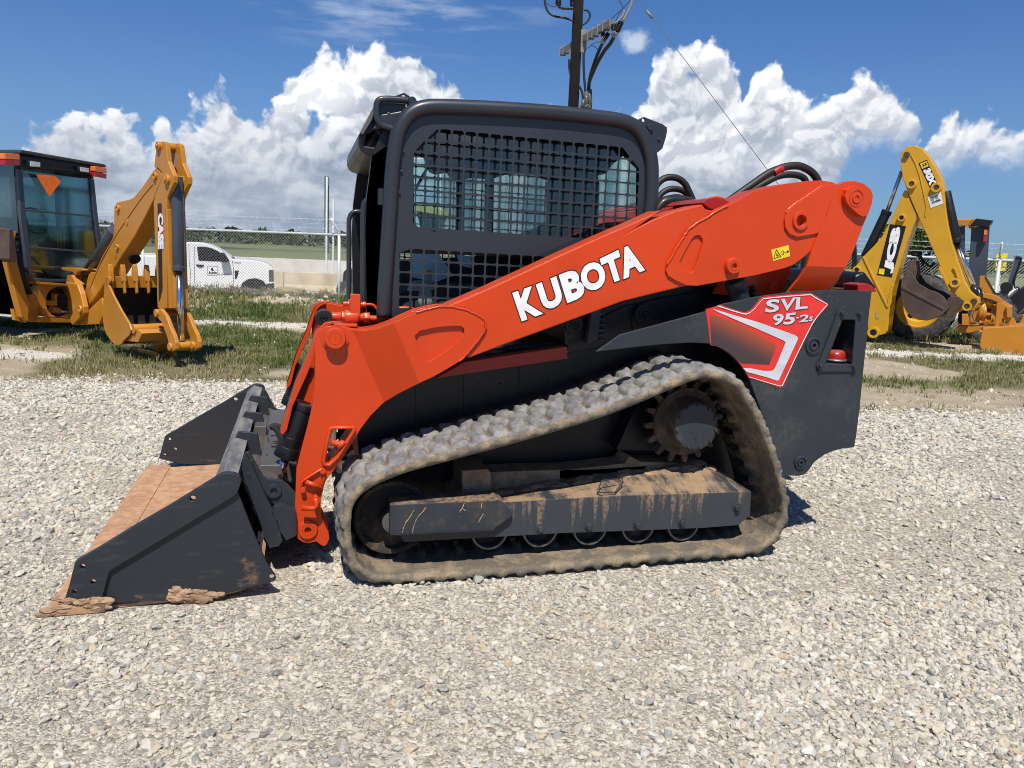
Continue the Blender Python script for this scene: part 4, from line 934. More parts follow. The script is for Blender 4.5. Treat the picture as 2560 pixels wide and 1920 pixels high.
mb = MB(); mb.prism(L('B', [(455,520),(455,1040),(632,1040),(632,520)], yf), yf, yf + .004); mb.build('front_side_window', TINT, CAB)
mb = MB(); mb.prism(wo, YC + .062, YC + .066); mb.build('near_window', GLASS, CAB)
# roof, liner, floor, seat, posts
YI0, YI1 = YC + .10, W2 - YC - .10
mb = MB(); mb.prism(L('B', [(185,330),(240,230),(330,215),(480,185),(800,175),(1200,196),(1780,258),(1900,300),(1930,360),(1500,330),(800,290),(400,300)], .45), .44, W2 - .44); mb.build('roof', CABG, CAB, .006)
mb = MB(); mb.prism(L('B', [(560,330),(700,318),(1740,425),(1725,520),(1640,590),(1600,650),(1450,600),(1400,580),(1200,560),(1130,580),(1110,610),(950,600),(860,620),(800,600),(780,560),(700,575),(650,560)], .9), .62, 1.36)
mb.build('roof_liner', LINER, CAB, .01)
mb = MB(); mb.prism(L('B', [(1440,640),(1490,600),(1590,610),(1610,700),(1600,1050),(1500,1060),(1440,1000)], .9), .72, 1.22); mb.prism(L('B', [(1000,1040),(1480,1050),(1500,1160),(980,1150)], .9), .70, 1.24)
mb.build('operator_seat', SEAT, CAB, .02)
mb = MB()
for x, yy in ((1610, .5), (960, 1.46), (770, 1.40)): mb.bar(K.p3('B', x, 400, yy), K.p3('B', x - 10, 1180, yy), .045, .045)
mb.prism(L('B', [(360,1180),(980,1160),(1500,1160),(1900,1100),(1900,1040),(2000,1040),(1500,1500),(360,1560)], 1.25), 1.2, 1.25)
mb.build('inner_post', LINER, CAB)
mb = MB(); mb.prism(L('B', [(200,1560),(210,1380),(700,1340),(1500,1380),(1500,1560)], .9), .55, 1.4); mb.build('cab_floor', LINER, CAB)
mb = MB(); mb.lathe([(.0005, .09), (.05, .085), (.075, .05), (.08, 0), (.07, -.05), (.0005, -.06)], K.p3('B', 520, 1440, .62), 'z', 20, True); mb.cyl(K.p3('B', 520, 1440, .62), K.p3('B', 560, 1250, .62), .02); mb.build('joystick_pod', paint('pale_green_grey_plastic', (.20, .26, .23), .6), CAB)
mb = MB(); mb.prism(L('B', [(450,1130),(620,1135),(660,1200),(720,1290),(600,1330),(450,1300)], 1.18), 1.18, 1.19); mb.prism(L('B', [(745,1150),(840,1160),(840,1240),(760,1220)], 1.18), 1.18, 1.19); mb.build('door_film', BLUEF, CAB)
mb = MB(); mb.cyl(K.p3('B', 700, 350, .6), K.p3('B', 575, 530, .55), .016); mb.cyl(K.p3('B', 575, 530, .55), K.p3('B', 470, 720, .5), .007); mb.build('gas_strut', BLACK, CAB)
# front visor and upper corner box
mb = MB(); mb.prism(L('Q', [(690,240),(345,890),(325,950),(300,1030),(300,1180),(345,1290),(430,1360),(570,1410),(800,1500),(1000,1300),(1100,700),(900,240)], .50), .50, W2 - .5, [L('Q', [(470,960),(440,1200),(600,1230),(800,1100),(700,930),(620,900)], .5)])
mb.build('front_visor', BLACK, CAB, .006)
mb = MB(); mb.prism(L('Q', [(690,240),(640,330),(345,890),(330,920),(395,965),(590,650),(640,480),(680,400),(760,290)], .47), .47, W2 - .47); mb.build('visor_face', paint('sunlit_visor', (.09, .09, .09), .5), CAB, .003)  # lighter grey paints sunlight onto the front of the black visor
lp = [(1330,262),(1200,245),(1000,232),(860,228),(760,240),(700,290),(678,380),(678,500),(690,600),(730,700),(800,770),(900,815),(1020,850)]
mb = MB(); mb.tube(smoothpts([K.p3('Q', x, y, .43) for x, y in lp], 5), .0145, 12); mb.build('grab_loop', CABG, CAB)
mb = MB(); mb.prism(L('Q', [(720,300),(780,270),(1280,310),(1290,500),(1020,830),(900,800),(760,700),(720,560)], .455), .455, .47); mb.ycyl(*un('Q', 925, 545, .45), .44, .455, .009, 8); mb.build('corner_plate', CABG, CAB, .004)
mb = MB(); mb.prism(L('Q', [(930,198),(1210,100),(1240,98),(1275,112),(1540,275),(1480,380),(1400,420),(1300,330)], .50), .50, .512, [circ(*un('Q', 1238, 178, .5), .0085, 12)])
mb.ycyl(*un('Q', 1400, 285, .45), .43, .50, .020, 20); mb.build('lifting_eye', CABG, CAB, .002)
mb = MB(); mb.prism(L('B', [(1932,262),(1975,242),(2098,290),(2126,310),(2128,340),(2118,385),(2098,450),(2060,482),(2020,400)], .46), .46, .472, [circ(*un('B', 1972, 264, .46), .0085, 12)])
mb.ycyl(*un('B', 2017, 310, .45), .445, .46, .017, 20); mb.ycyl(*un('B', 2078, 390, .45), .452, .46, .007, 8); mb.build('lifting_eye', CABG, CAB, .002)
# front posts, door frame and handrails
mb = MB(); mb.prism(L('B', [(150,1560),(138,1000),(150,760),(172,600),(185,500),(300,420),(260,760),(235,1100),(215,1560)], .46), .46, .50); mb.build('front_post', BLACK, CAB); c = dup(bpy.data.objects['front_post'], CAB); c.location = (0, .98, 0)
mb = MB(); mb.tube(smoothpts([K.p3('B', x, y, .50) for x, y in [(240,785),(200,780),(165,785),(140,805),(130,850),(128,950),(128,1200),(128,1500)]], 5), .014, 10); mb.box(K.p3('B', 245, 770, .44), (.03, .05, .07)); mb.build('handrail', CABG, CAB)
mb = MB(); mb.tube(smoothpts([K.p3('B', x, y, .62) for x, y in [(110,868),(80,865),(50,880),(34,920),(32,1000),(32,1200),(32,1480)]], 5), .0115, 10); mb.build('handrail', CABG, CAB)
mb = MB(); mb.prism(L('B', [(110,1560),(112,900),(150,900),(150,1560)], .9), .8, 1.44) if False else None
mb.tube([K.p3('B', 1690, 1050, YC + .0), K.p3('B', 1690, 1030, YC - .03), K.p3('B', 1705, 1022, YC - .03), K.p3('B', 1800, 1030, YC - .03)], .006, 8); mb.build('guard_handle', CABG, CAB)
# ================================================================ terrain
def vnoise(x, y, s, seed=0):
    """smooth value noise, numpy"""
    x = np.asarray(x, float) * s + seed * 17.13; y = np.asarray(y, float) * s + seed * 9.71
    xi = np.floor(x).astype(int); yi = np.floor(y).astype(int); xf = x - xi; yf = y - yi
    def h(a, b): 
        n = (a * 374761393 + b * 668265263 + seed * 1442695) & 0x7fffffff; n = ((n ^ (n >> 13)) * 1274126177) & 0x7fffffff; return ((n ^ (n >> 16)) & 0xffff) / 65535.0
    u = xf * xf * (3 - 2 * xf); v = yf * yf * (3 - 2 * yf)
    return (h(xi, yi) * (1 - u) + h(xi + 1, yi) * u) * (1 - v) + (h(xi, yi + 1) * (1 - u) + h(xi + 1, yi + 1) * u) * v
def fbm(x, y, s, seed=0, o=4):
    r = 0; a = .5; t = 0
    for k in range(o): r = r + a * vnoise(x, y, s * 2 ** k, seed + k); t += a; a *= .5
    return r / t
def sst(v, a, b): t = np.clip((v - a) / (b - a), 0, 1); return t * t * (3 - 2 * t)
def hgt(x, y):
    x = np.asarray(x, float); y = np.asarray(y, float)
    z = (fbm(x, y, .35, 3) - .5) * .05 * sst(y, 6, 9) + (fbm(x, y, 1.6, 8) - .5) * .02 * sst(y, 7, 10)
    z = z + (.16 + .10 * (fbm(x, y, .9, 5) - .4)) * sst(y, 15.2, 19.2)
    z = z * (1 - sst(y, 20.2, 23.5)) - .62 * sst(y, 20.2, 23.5)
    z = z + sst(y, 110, 420) * (2.0 + 5.0 * (fbm(x, y, .004, 4) - .4)) * sst(-x, -700, 500)
    return z
def grassm(x, y):
    """1 where grass grows"""
    x = np.asarray(x, float); y = np.asarray(y, float)
    e = 7.15 + (fbm(x, y, .5, 21) - .5) * 1.6 + .7 * sst(x, 2, 6)
    g_ = sst(y, e, e + .8) * sst(fbm(x, y, .55, 31) + .06 * sst(y, 8, 12), .40, .56)
    path = np.exp(-((y - 13.5 - .10 * (x + 4) - (fbm(x, y, .4, 41) - .5) * .8) / .42) ** 2)
    blob = np.exp(-(((x + 6.2) / 1.1) ** 2 + ((y - 9.1) / .40) ** 2))
    rp = np.exp(-((y - 12.9 - (fbm(x, y, .4, 43) - .5) * .9) / .55) ** 2) * sst(x, 4, 6)
    br = sst(x, 2, 4) * (1 - sst(y, 8.6, 10.4)) * .8
    return np.clip(g_ * (1 - path) * (1 - blob) * (1 - rp) * (1 - br), 0, 1) , np.clip(path * sst(-x, -1, 1) + blob + rp * .8, 0, 1)
def gravm(x, y):
    x = np.asarray(x, float); y = np.asarray(y, float)
    e = 7.05 + (fbm(x, y, .5, 21) - .5) * 1.6 + .6 * sst(x, 2, 6)
    return 1 - sst(y, e - .2, e + .9)
def axis(lo, hi, st, far, n):
    c = list(np.arange(lo, hi, st)); a = list(hi + (far - hi) * (np.linspace(0, 1, n) ** 3)); b = list(lo - (far - hi) * (np.linspace(0, 1, n)[1:] ** 3)) if lo < -5 else []
    return np.array(sorted(b) + c + a)
XS = axis(-15, 16, .13, 3000, 34); YS = np.concatenate([np.linspace(-40, -1, 8), axis(-.9, 24, .12, 4200, 60)])
GX, GY = np.meshgrid(XS, YS); GZ = hgt(GX, GY); nyy, nxx = GX.shape
me = bpy.data.meshes.new('ground'); me.vertices.add(GX.size); me.vertices.foreach_set('co', np.stack([GX, GY, GZ], -1).ravel())
idx = np.arange(GX.size).reshape(nyy, nxx); q = np.stack([idx[:-1, :-1], idx[:-1, 1:], idx[1:, 1:], idx[1:, :-1]], -1).reshape(-1, 4)
me.loops.add(q.size); me.loops.foreach_set('vertex_index', q.ravel()); me.polygons.add(len(q)); me.polygons.foreach_set('loop_start', np.arange(0, q.size, 4)); me.update(calc_edges=True)
me.polygons.foreach_set('use_smooth', np.ones(len(q), bool))
gm, wm = grassm(GX, GY); gv = gravm(GX, GY)
at = me.color_attributes.new('cover', 'FLOAT_COLOR', 'POINT'); at.data.foreach_set('color', np.stack([gm, gv, wm, np.ones_like(gm)], -1).ravel())
GR = bpy.data.objects.new('ground', me); COL.objects.link(GR); GR['kind'] = 'structure'
def mat_ground():
    m, g, bs = newmat('ground_gravel_soil_grass'); co = objco(g); P = g.sep(co)
    a = g.n('ShaderNodeAttribute', attribute_name='cover'); cv = g.n('ShaderNodeSeparateColor'); g.put(cv.inputs[0], a.outputs['Color']); cg, cv_, cw = cv.outputs[0], cv.outputs[1], cv.outputs[2]
    co2 = g.xyz(P[0], P[1], 0.0)
    v1 = g.vor(co2, 75.0, 0, .5, 'F1', '2D', out=1); vd = g.vor(co2, 75.0, 0, .5, 'F1', '2D', out=0); v2 = g.vor(co2, 190.0, 0, .5, 'F1', '2D', out=1); v2d = g.vor(co2, 190.0, 0, .5, 'F1', '2D', out=0)
    r1 = g.sep(v1)[0]; r2 = g.sep(v2)[0]
    big = g.noise(co, .55, 5, .6); mid = g.noise(co, 3.0, 5, .6)
    stone = g.mix(g.ss(r1, .1, .95), (.27, .24, .20), (.66, .61, .52)); st2 = g.mix(r2, (.22, .20, .17), (.62, .58, .50))
    gc = g.mix(g.ss(g.noise(co, 9.0, 3), .42, .60), stone, st2); gc = g.mix(1.0, gc, (.97, .96, .93), 'MULTIPLY')
    gc = g.mix(g.m('MULTIPLY', g.ss(big, .50, .68), .45), gc, (.40, .345, .27))
    dirt = g.mix(mid, (.30, .235, .155), (.46, .385, .27)); dirt = g.mix(g.m('MULTIPLY', g.ss(r1, .62, .9), g.ss(mid, .38, .62)), dirt, (.56, .53, .46))
    under = g.mix(g.noise(co, 6.0, 4), (.095, .10, .05), (.26, .21, .13))
    c = g.mix(g.ss(cg, .15, .8), dirt, under)
    wc = g.mix(r1, (.46, .43, .37), (.70, .67, .60)); c = g.mix(g.ss(g.m('ADD', cw, g.m('MULTIPLY', g.m('SUBTRACT', mid, .5), .6)), .30, .55), c, wc)
    c = g.mix(g.ss(g.m('ADD', cv_, g.m('MULTIPLY', g.m('SUBTRACT', mid, .5), .5)), .35, .65), c, gc)
    # beyond the berm
    far = g.ss(P[1], 22.0, 23.0); road = g.mix(g.noise(co, .8, 4), (.50, .46, .38), (.62, .58, .50))
    fld = g.mix(g.noise(g.vm('MULTIPLY', co, (.2, 1, 1)), .12, 4), (.13, .155, .07), (.21, .225, .11))
    fc = g.mix(g.ss(P[1], 52.0, 56.0), road, fld); fc = g.mix(g.m('MULTIPLY', g.ss(P[1], 150, 170), g.ss(g.noise(co, .02, 4), .45, .6)), fc, (.055, .075, .04))
    c = g.mix(far, c, fc)
    g.put(bs.inputs['Base Color'], c); bs.inputs['Roughness'].default_value = .95; bs.inputs['Specular IOR Level'].default_value = .15
    near = g.ss(P[1], 24.0, 10.0)
    hgt_ = g.m('ADD', g.m('MULTIPLY', g.m('SUBTRACT', 1.0, vd), .6), g.m('MULTIPLY', g.m('SUBTRACT', 1.0, v2d), .35))
    b = g.n('ShaderNodeBump'); g.put(b.inputs['Strength'], g.m('MULTIPLY', near, .9)); b.inputs['Distance'].default_value = .012; g.put(b.inputs['Height'], g.m('ADD', hgt_, g.m('MULTIPLY', mid, 1.2))); g.put(bs.inputs['Normal'], b.outputs[0])
    me.materials.append(m)
mat_ground()
# ---------------------------------------------------------------- loose stones (stuff)
def mat_stone():
    m, g, bs = newmat('crushed_limestone'); oi = g.n('ShaderNodeObjectInfo'); at = g.n('ShaderNodeAttribute', attribute_name='tint', attribute_type='INSTANCER')
    r = at.outputs['Fac']; co = g.n('ShaderNodeTexCoord').outputs['Object']
    rp = g.n('ShaderNodeValToRGB'); cr_ = rp.color_ramp; g.put(rp.inputs[0], r)
    stops = [(0, (.12, .115, .11)), (.04, (.20, .19, .18)), (.13, (.30, .295, .28)), (.30, (.40, .385, .35)), (.46, (.53, .50, .43)), (.62, (.63, .59, .51)), (.76, (.68, .63, .52)), (.84, (.52, .42, .29)), (.89, (.56, .55, .52)), (.96, (.76, .73, .66))]
    stops = [(p, tuple(min(.78, v * 1.07) for v in c)) for p, c in stops]
    cr_.elements[0].position = 0; cr_.elements[0].color = (*stops[0][1], 1); cr_.elements[1].position = stops[-1][0]; cr_.elements[1].color = (*stops[-1][1], 1)
    for p, c in stops[1:-1]: e = cr_.elements.new(p); e.color = (*c, 1)
    n = g.noise(co, 3.0, 5, .65)
    c = g.mix(g.m('MULTIPLY', g.ss(n, .40, .70), .42), rp.outputs[0], (.60, .55, .46)); c = g.mix(g.m('MULTIPLY', g.ss(n, .42, .28), .35), c, (.24, .20, .15))
    g.put(bs.inputs['Base Color'], c); bs.inputs['Roughness'].default_value = .9; bs.inputs['Specular IOR Level'].default_value = .2
    bump(g, bs, g.noise(co, 7.0, 4, .7), .5, .05); return m
STONE = mat_stone()
def scatter_stones(name, xyz, rot, scl, tint, label):
    me = bpy.data.meshes.new(name); n = len(xyz); me.vertices.add(n); me.vertices.foreach_set('co', xyz.ravel())
    for nm, tp, dt, key in (('rot', 'FLOAT_VECTOR', rot, 'vector'), ('scl', 'FLOAT_VECTOR', scl, 'vector'), ('tint', 'FLOAT', tint, 'value')):
        a = me.attributes.new(nm, tp, 'POINT'); a.data.foreach_set(key, np.ascontiguousarray(dt, dtype=np.float32).ravel())
    me.materials.append(STONE); o = bpy.data.objects.new(name, me); COL.objects.link(o); o['kind'] = 'stuff'; o['label'] = label
    ng = bpy.data.node_groups.new(name, 'GeometryNodeTree'); ng.interface.new_socket('Geometry', in_out='INPUT', socket_type='NodeSocketGeometry'); ng.interface.new_socket('Geometry', in_out='OUTPUT', socket_type='NodeSocketGeometry')
    N = ng.nodes.new; Lk = ng.links.new; gi = N('NodeGroupInput'); go = N('NodeGroupOutput'); jn = N('GeometryNodeJoinGeometry')
    for k in range(7):
        ic = N('GeometryNodeMeshIcoSphere'); ic.inputs['Radius'].default_value = .5; ic.inputs['Subdivisions'].default_value = 2
        no = N('ShaderNodeTexNoise'); no.noise_dimensions = '4D'; no.inputs['W'].default_value = k * 7.7; no.inputs['Scale'].default_value = 1.5; no.inputs['Detail'].default_value = 2.5
        v1 = N('ShaderNodeVectorMath'); v1.operation = 'SUBTRACT'; v1.inputs[1].default_value = (.5, .5, .5); Lk(no.outputs['Color'], v1.inputs[0])
        v2 = N('ShaderNodeVectorMath'); v2.operation = 'SCALE'; v2.inputs['Scale'].default_value = 1.15; Lk(v1.outputs[0], v2.inputs[0])
        sp = N('GeometryNodeSetPosition'); Lk(ic.outputs['Mesh'], sp.inputs['Geometry']); Lk(v2.outputs[0], sp.inputs['Offset'])
        sm = N('GeometryNodeSetMaterial'); sm.inputs['Material'].default_value = STONE; Lk(sp.outputs[0], sm.inputs[0])
        gti = N('GeometryNodeGeometryToInstance'); Lk(sm.outputs[0], gti.inputs[0]); Lk(gti.outputs[0], jn.inputs[0])
    ip = N('GeometryNodeInstanceOnPoints'); ip.inputs['Pick Instance'].default_value = True
    rn = N('FunctionNodeRandomValue'); rn.data_type = 'INT'; rn.inputs[4].default_value = 0; rn.inputs[5].default_value = 6
    def attr(nm, tp):
        a = N('GeometryNodeInputNamedAttribute'); a.data_type = tp; a.inputs[0].default_value = nm; return a.outputs[0]
    Lk(gi.outputs[0], ip.inputs['Points']); Lk(jn.outputs[0], ip.inputs['Instance']); Lk(rn.outputs[2], ip.inputs['Instance Index'])
    er = N('FunctionNodeEulerToRotation'); Lk(attr('rot', 'FLOAT_VECTOR'), er.inputs[0]); Lk(er.outputs[0], ip.inputs['Rotation']); Lk(attr('scl', 'FLOAT_VECTOR'), ip.inputs['Scale'])
    Lk(ip.outputs[0], go.inputs[0]); md = o.modifiers.new('scatter', 'NODES'); md.node_group = ng; return o
def stones(n, y0, y1, med, sg, lo, hi, seed, mask=None, xr=None):
    r = np.random.default_rng(seed); y = np.sqrt(r.uniform(y0 ** 2, y1 ** 2, n)); x = r.uniform(-1, 1, n) * (y * .76 + 1.5) if xr is None else r.uniform(xr[0], xr[1], n)
    s = np.clip(np.exp(r.normal(math.log(med), sg, n)), lo, hi)
    if mask is not None: k = r.uniform(0, 1, n) < mask(x, y, s); x, y, s = x[k], y[k], s[k]
    return x, y, s
def patch(x, y, s):       # fine patches: fewer big stones there
    f = fbm(x, y, .8, 77, 3); return np.where((f > .53) & (s > .011), .28 + .0 * x, 1.0) * (gravm(x, y) > RNG.uniform(0.05, .9, len(x)))
gr = [stones(80000, 1.25, 3.2, .0132, .40, .006, .034, 1, patch), stones(92000, 3.1, 5.6, .0160, .37, .008, .042, 2, patch), stones(78000, 5.5, 8.3, .0205, .36, .011, .05, 3, patch),
      stones(3200, 1.25, 6.0, .025, .25, .018, .042, 4, patch), stones(9000, 7.5, 16.0, .030, .4, .015, .085, 5, lambda x, y, s: .10 + .7 * grassm(x, y)[1]), stones(2600, 15.5, 20.5, .05, .4, .02, .12, 6, lambda x, y, s: .9 + 0 * x)]
x = np.concatenate([a[0] for a in gr]); y = np.concatenate([a[1] for a in gr]); s = np.concatenate([a[2] for a in gr]); n = len(x)
lx_ = (x - MO.x) * ME.x + (y - MO.y) * ME.y; ly_ = -(x - MO.x) * ME.y + (y - MO.y) * ME.x
k = ~(((lx_ > -1.29) & (lx_ < -.30) & (ly_ > -.05) & (ly_ < 2.06)) | ((lx_ > .12) & (lx_ < 1.75) & (ly_ > .02) & (ly_ < .45)))
x, y, s = x[k], y[k], s[k]; n = len(x)
z = hgt(x, y) + s * RNG.uniform(-.10, .30, n)
rot = np.stack([RNG.normal(0, .35, n), RNG.normal(0, .35, n), RNG.uniform(0, 6.28, n)], -1)
scl = np.stack([s * RNG.uniform(.9, 1.35, n), s * RNG.uniform(.75, 1.05, n), s * RNG.uniform(.5, .95, n)], -1)
tint = np.clip(RNG.uniform(0, 1, n) ** .8 * .86 + .14 * fbm(x, y, 1.2, 51), 0, 1)
scatter_stones('gravel', np.stack([x, y, z], -1), rot, scl, tint, 'pale crushed limestone gravel covering the yard')
# ---------------------------------------------------------------- grass (stuff)
def mat_grass():
    m, g, bs = newmat('grass_blades'); a = g.n('ShaderNodeAttribute', attribute_name='tone'); co = objco(g); nt = m.node_tree
    f = g.m('ADD', a.outputs['Fac'], g.m('MULTIPLY', g.m('SUBTRACT', g.noise(co, .9, 4), .5), .9))
    c = g.mix(g.ss(f, .30, .62), (.095, .150, .036), (.25, .245, .10)); c = g.mix(g.ss(f, .62, .92), c, (.42, .34, .19))
    g.put(bs.inputs['Base Color'], c); bs.inputs['Roughness'].default_value = .7; bs.inputs['Specular IOR Level'].default_value = .2
    tl = g.n('ShaderNodeBsdfTranslucent'); g.put(tl.inputs[0], c); mx = g.n('ShaderNodeMixShader'); mx.inputs[0].default_value = .35
    nt.links.new(bs.outputs[0], mx.inputs[1]); nt.links.new(tl.outputs[0], mx.inputs[2]); nt.links.new(mx.outputs[0], nt.nodes['Material Output'].inputs[0]); return m
GRASS = mat_grass()
def blades(name, x, y, hh, tone, spread, nb, wd, label):
    r = np.random.default_rng(99); n = len(x) * nb; X = np.repeat(x, nb) + r.normal(0, 1, n) * np.repeat(spread, nb); Y = np.repeat(y, nb) + r.normal(0, 1, n) * np.repeat(spread, nb)
    Hh = np.repeat(hh, nb) * r.uniform(.5, 1.15, n); A = r.uniform(0, 6.28, n); Ln = Hh * r.uniform(.2, 1.0, n); Z = hgt(X, Y) - .005; w = wd * r.uniform(.6, 1.4, n) * (.6 + Y / 14)
    px, py = np.cos(A + 1.57) * w, np.sin(A + 1.57) * w; lx, ly = np.cos(A) * Ln, np.sin(A) * Ln
    V = np.stack([np.stack([X - px, Y - py, Z], -1), np.stack([X + px, Y + py, Z], -1), np.stack([X + lx * .35 + px * .8, Y + ly * .35 + py * .8, Z + Hh * .6], -1), np.stack([X + lx * .35 - px * .8, Y + ly * .35 - py * .8, Z + Hh * .6], -1), np.stack([X + lx, Y + ly, Z + Hh], -1)], 1).reshape(-1, 3)
    b = np.arange(n) * 5; quads = np.stack([b, b + 1, b + 2, b + 3], -1); tris = np.stack([b + 3, b + 2, b + 4], -1)
    me = bpy.data.meshes.new(name); me.vertices.add(len(V)); me.vertices.foreach_set('co', V.ravel())
    me.loops.add(n * 7); me.loops.foreach_set('vertex_index', np.concatenate([quads.ravel(), tris.ravel()])); me.polygons.add(2 * n); me.polygons.foreach_set('loop_start', np.concatenate([np.arange(n) * 4, n * 4 + np.arange(n) * 3])); me.update(calc_edges=True)
    a = me.attributes.new('tone', 'FLOAT', 'POINT'); a.data.foreach_set('value', np.repeat(np.clip(np.repeat(tone, nb) + r.normal(0, .12, n), 0, 1.2), 5).astype(np.float32))
    me.materials.append(GRASS); o = bpy.data.objects.new(name, me); COL.objects.link(o); o['kind'] = 'stuff'; o['label'] = label; return o
r = np.random.default_rng(5); n = 30000; y = np.sqrt(r.uniform(6.7 ** 2, 18.6 ** 2, n)); x = r.uniform(-1, 1, n) * (y * .74 + 1)
k = r.uniform(0, 1, n) < grassm(x, y)[0] * (.45 + .55 * sst(fbm(x, y, 1.8, 61), .3, .6)); x, y = x[k], y[k]; n = len(x)
hh = r.uniform(.035, .085, n) * (.6 + .9 * fbm(x, y, .9, 71)) + .05 * (r.uniform(0, 1, n) > .93)
tone = .30 + .75 * (fbm(x, y, .7, 81) - .35) + .25 * sst(y, 9.2, 7.8) + .18 * sst(x, 3, 6)
blades('grass', x, y, hh, tone, np.full(n, .045), 12, .0032, 'short patchy green and straw grass between the gravel and the fence')
n = 4200; y = r.uniform(14.6, 21.0, n); x = r.uniform(-1, 1, n) * (y * .74 + 1); k = r.uniform(0, 1, n) < .25 + .75 * sst(fbm(x, y, .8, 91), .35, .6) * (1 - .93 * sst(y, 16.6, 18.0)); x, y = x[k], y[k]; n = len(x)
blades('weeds', x, y, r.uniform(.07, .20, n), .42 + .7 * (fbm(x, y, .6, 95) - .4) + .2 * sst(y, 16.5, 18.5), np.full(n, .09), 16, .004, 'tall straggling weeds along the foot of the fence')
# ================================================================ chain-link fence
FY0, FSL = 18.35, -.10
def fpt(x, z): return Vector((x, FY0 + FSL * (x + 4.2), z))
FT0 = thing('chain_link_fence', 'galvanised chain-link fence with top rail and barbed wire across the back of the yard', 'fence', fpt(-4.2, 0))
O_ = FT0.location
def fl(x, z): return fpt(x, z) - O_
X0, X1, ZT, ZB = -16.0, 19.0, 1.66, .06
mb = MB(); mb.tube([fl(X0, ZT), fl(X1, ZT)], .034, 10); mb.build('top_rail', GALV, FT0)
pxs = [-4.19 + 4.87 * k for k in range(-2, 5)]
for i, xx in enumerate(pxs):
    mb = MB(); mb.tube([fl(xx, -.3), fl(xx, ZT + .03)], .033, 12); mb.tube([fl(xx, ZT + .02), fl(xx, ZT + .06)], .04, 12); mb.tube([fl(xx, ZT + .02) , fl(xx, ZT + .1) + Vector((-.03, -.02, 0)), fl(xx, ZT + .36) + Vector((-.14, -.22, 0))], .022, 8)
    mb.build('post', GALV, FT0)
for j in range(3):
    mb = MB(); P_ = []; rr = random.Random(j); xx = X0
    while xx < X1: P_.append(fl(xx, ZT + .13 + .10 * j + rr.uniform(-.004, .004)) + Vector((0, -.07 - .07 * j, 0))); xx += .8
    mb.tube(P_, .0035, 4)
    xx = X0
    while xx < X1:
        c = fl(xx, ZT + .13 + .10 * j) + Vector((0, -.07 - .07 * j, 0)); mb.bar(c + Vector((-.012, 0, -.018)), c + Vector((.012, 0, .018)), .004, .004); mb.bar(c + Vector((.012, 0, -.018)), c + Vector((-.012, 0, .018)), .004, .004); xx += .15
    mb.build('barbed_wire', GALV, FT0)
pit = .071; hh = ZT - ZB; V = []; Fc = []
def wire(xa, za, xb, zb, off):
    a = fl(xa, za) + Vector((0, off, 0)); b = fl(xb, zb) + Vector((0, off, 0)); w = .0034; n0 = len(V); d = (b - a).normalized(); s_ = d.cross(Vector((0, 1, 0))) * w
    for p in (a, b): V.extend([p + s_, p - s_ * .5 + Vector((0, w, 0)), p - s_ * .5 - Vector((0, w, 0))])
    for k in range(3): Fc.append((n0 + k, n0 + (k + 1) % 3, n0 + 3 + (k + 1) % 3, n0 + 3 + k))
xx = X0 - hh
while xx < X1:
    for sgn, off in ((1, -.003), (-1, .003)):
        xa, xb = (xx, xx + hh) if sgn > 0 else (xx + hh, xx); wire(xa, ZB, xb, ZT, off)
    xx += pit
me = bpy.data.meshes.new('wire_mesh'); me.from_pydata([tuple(v) for v in V], [], Fc); me.materials.append(simple('wire_grey', (.30, .305, .31), .5, .3)); o = bpy.data.objects.new('wire_mesh', me); COL.objects.link(o); o.parent = FT0
# ================================================================ far barriers, sign, pole, trees, truck
def slabx(k, pts, Y, Y1, base=(0, 0)):
    """outline seen at the reference pixels, standing on the world plane y=Y, with real depth"""
    out = []
    for x, y in pts: v = raypx(*src(k, x, y)); t = Y / v.y; p = CAMP + v * t; out.append((p.x, p.z))
    return out
def wpt(k, x, y, Y): v = raypx(*src(k, x, y)); return CAMP + v * (Y / v.y)
def barrier(nm, x0, x1, y, zb, h, m, label, tk=.3, seg=6.1):
    t = thing(nm, label, 'barrier', ((x0 + x1) / 2, y, zb)); xx = x0
    while xx < x1:
        e = min(x1, xx + seg); mb = MB(); pr = [(-tk / 2 - .12, 0), (-tk / 2 - .12, .08), (-tk / 2 + .02, .3), (-tk / 2 + .06, h), (tk / 2 - .06, h), (tk / 2 - .02, .3), (tk / 2 + .12, .08), (tk / 2 + .12, 0)]
        mb.xprism(pr, xx - (x0 + x1) / 2, e - .02 - (x0 + x1) / 2); mb.build('barrier_segment', m, t, .02); xx = e
    return t
barrier('concrete_barrier', -22, 30, 46, -.66, 1.15, CONC, 'pale concrete barrier wall across the road behind the fence')
barrier('low_barrier', -14, 3.2, 33.5, -.64, .82, TANB, 'tan stained low barrier in front of the pale concrete wall', seg=4.0)
# tall sign seen edge on
SGN = thing('road_sign', 'tall narrow green road sign seen edge-on on steel posts beyond the fence', 'sign', (wpt('O', 818, 700, 38).x, 38, -.6))
b0 = wpt('O', 817, 690, 38); t0 = wpt('O', 815, 560, 38); t1 = wpt('O', 819, 440, 38)
mb = MB(); mb.bar((-.05, .0, 0), (.0, 0, 5.2), .08, .08); mb.bar((.12, .7, 0), (.14, .7, 4.2), .08, .08); mb.build('sign_post', GALV, SGN)
mb = MB(); a = t1.z + .6; mb.bar((-.10, .3, 1.6), (-.08, .3, a), .07, .22); mb.build('sign_panel', paint('sign_green', (.07, .115, .10), .5, .1), SGN)
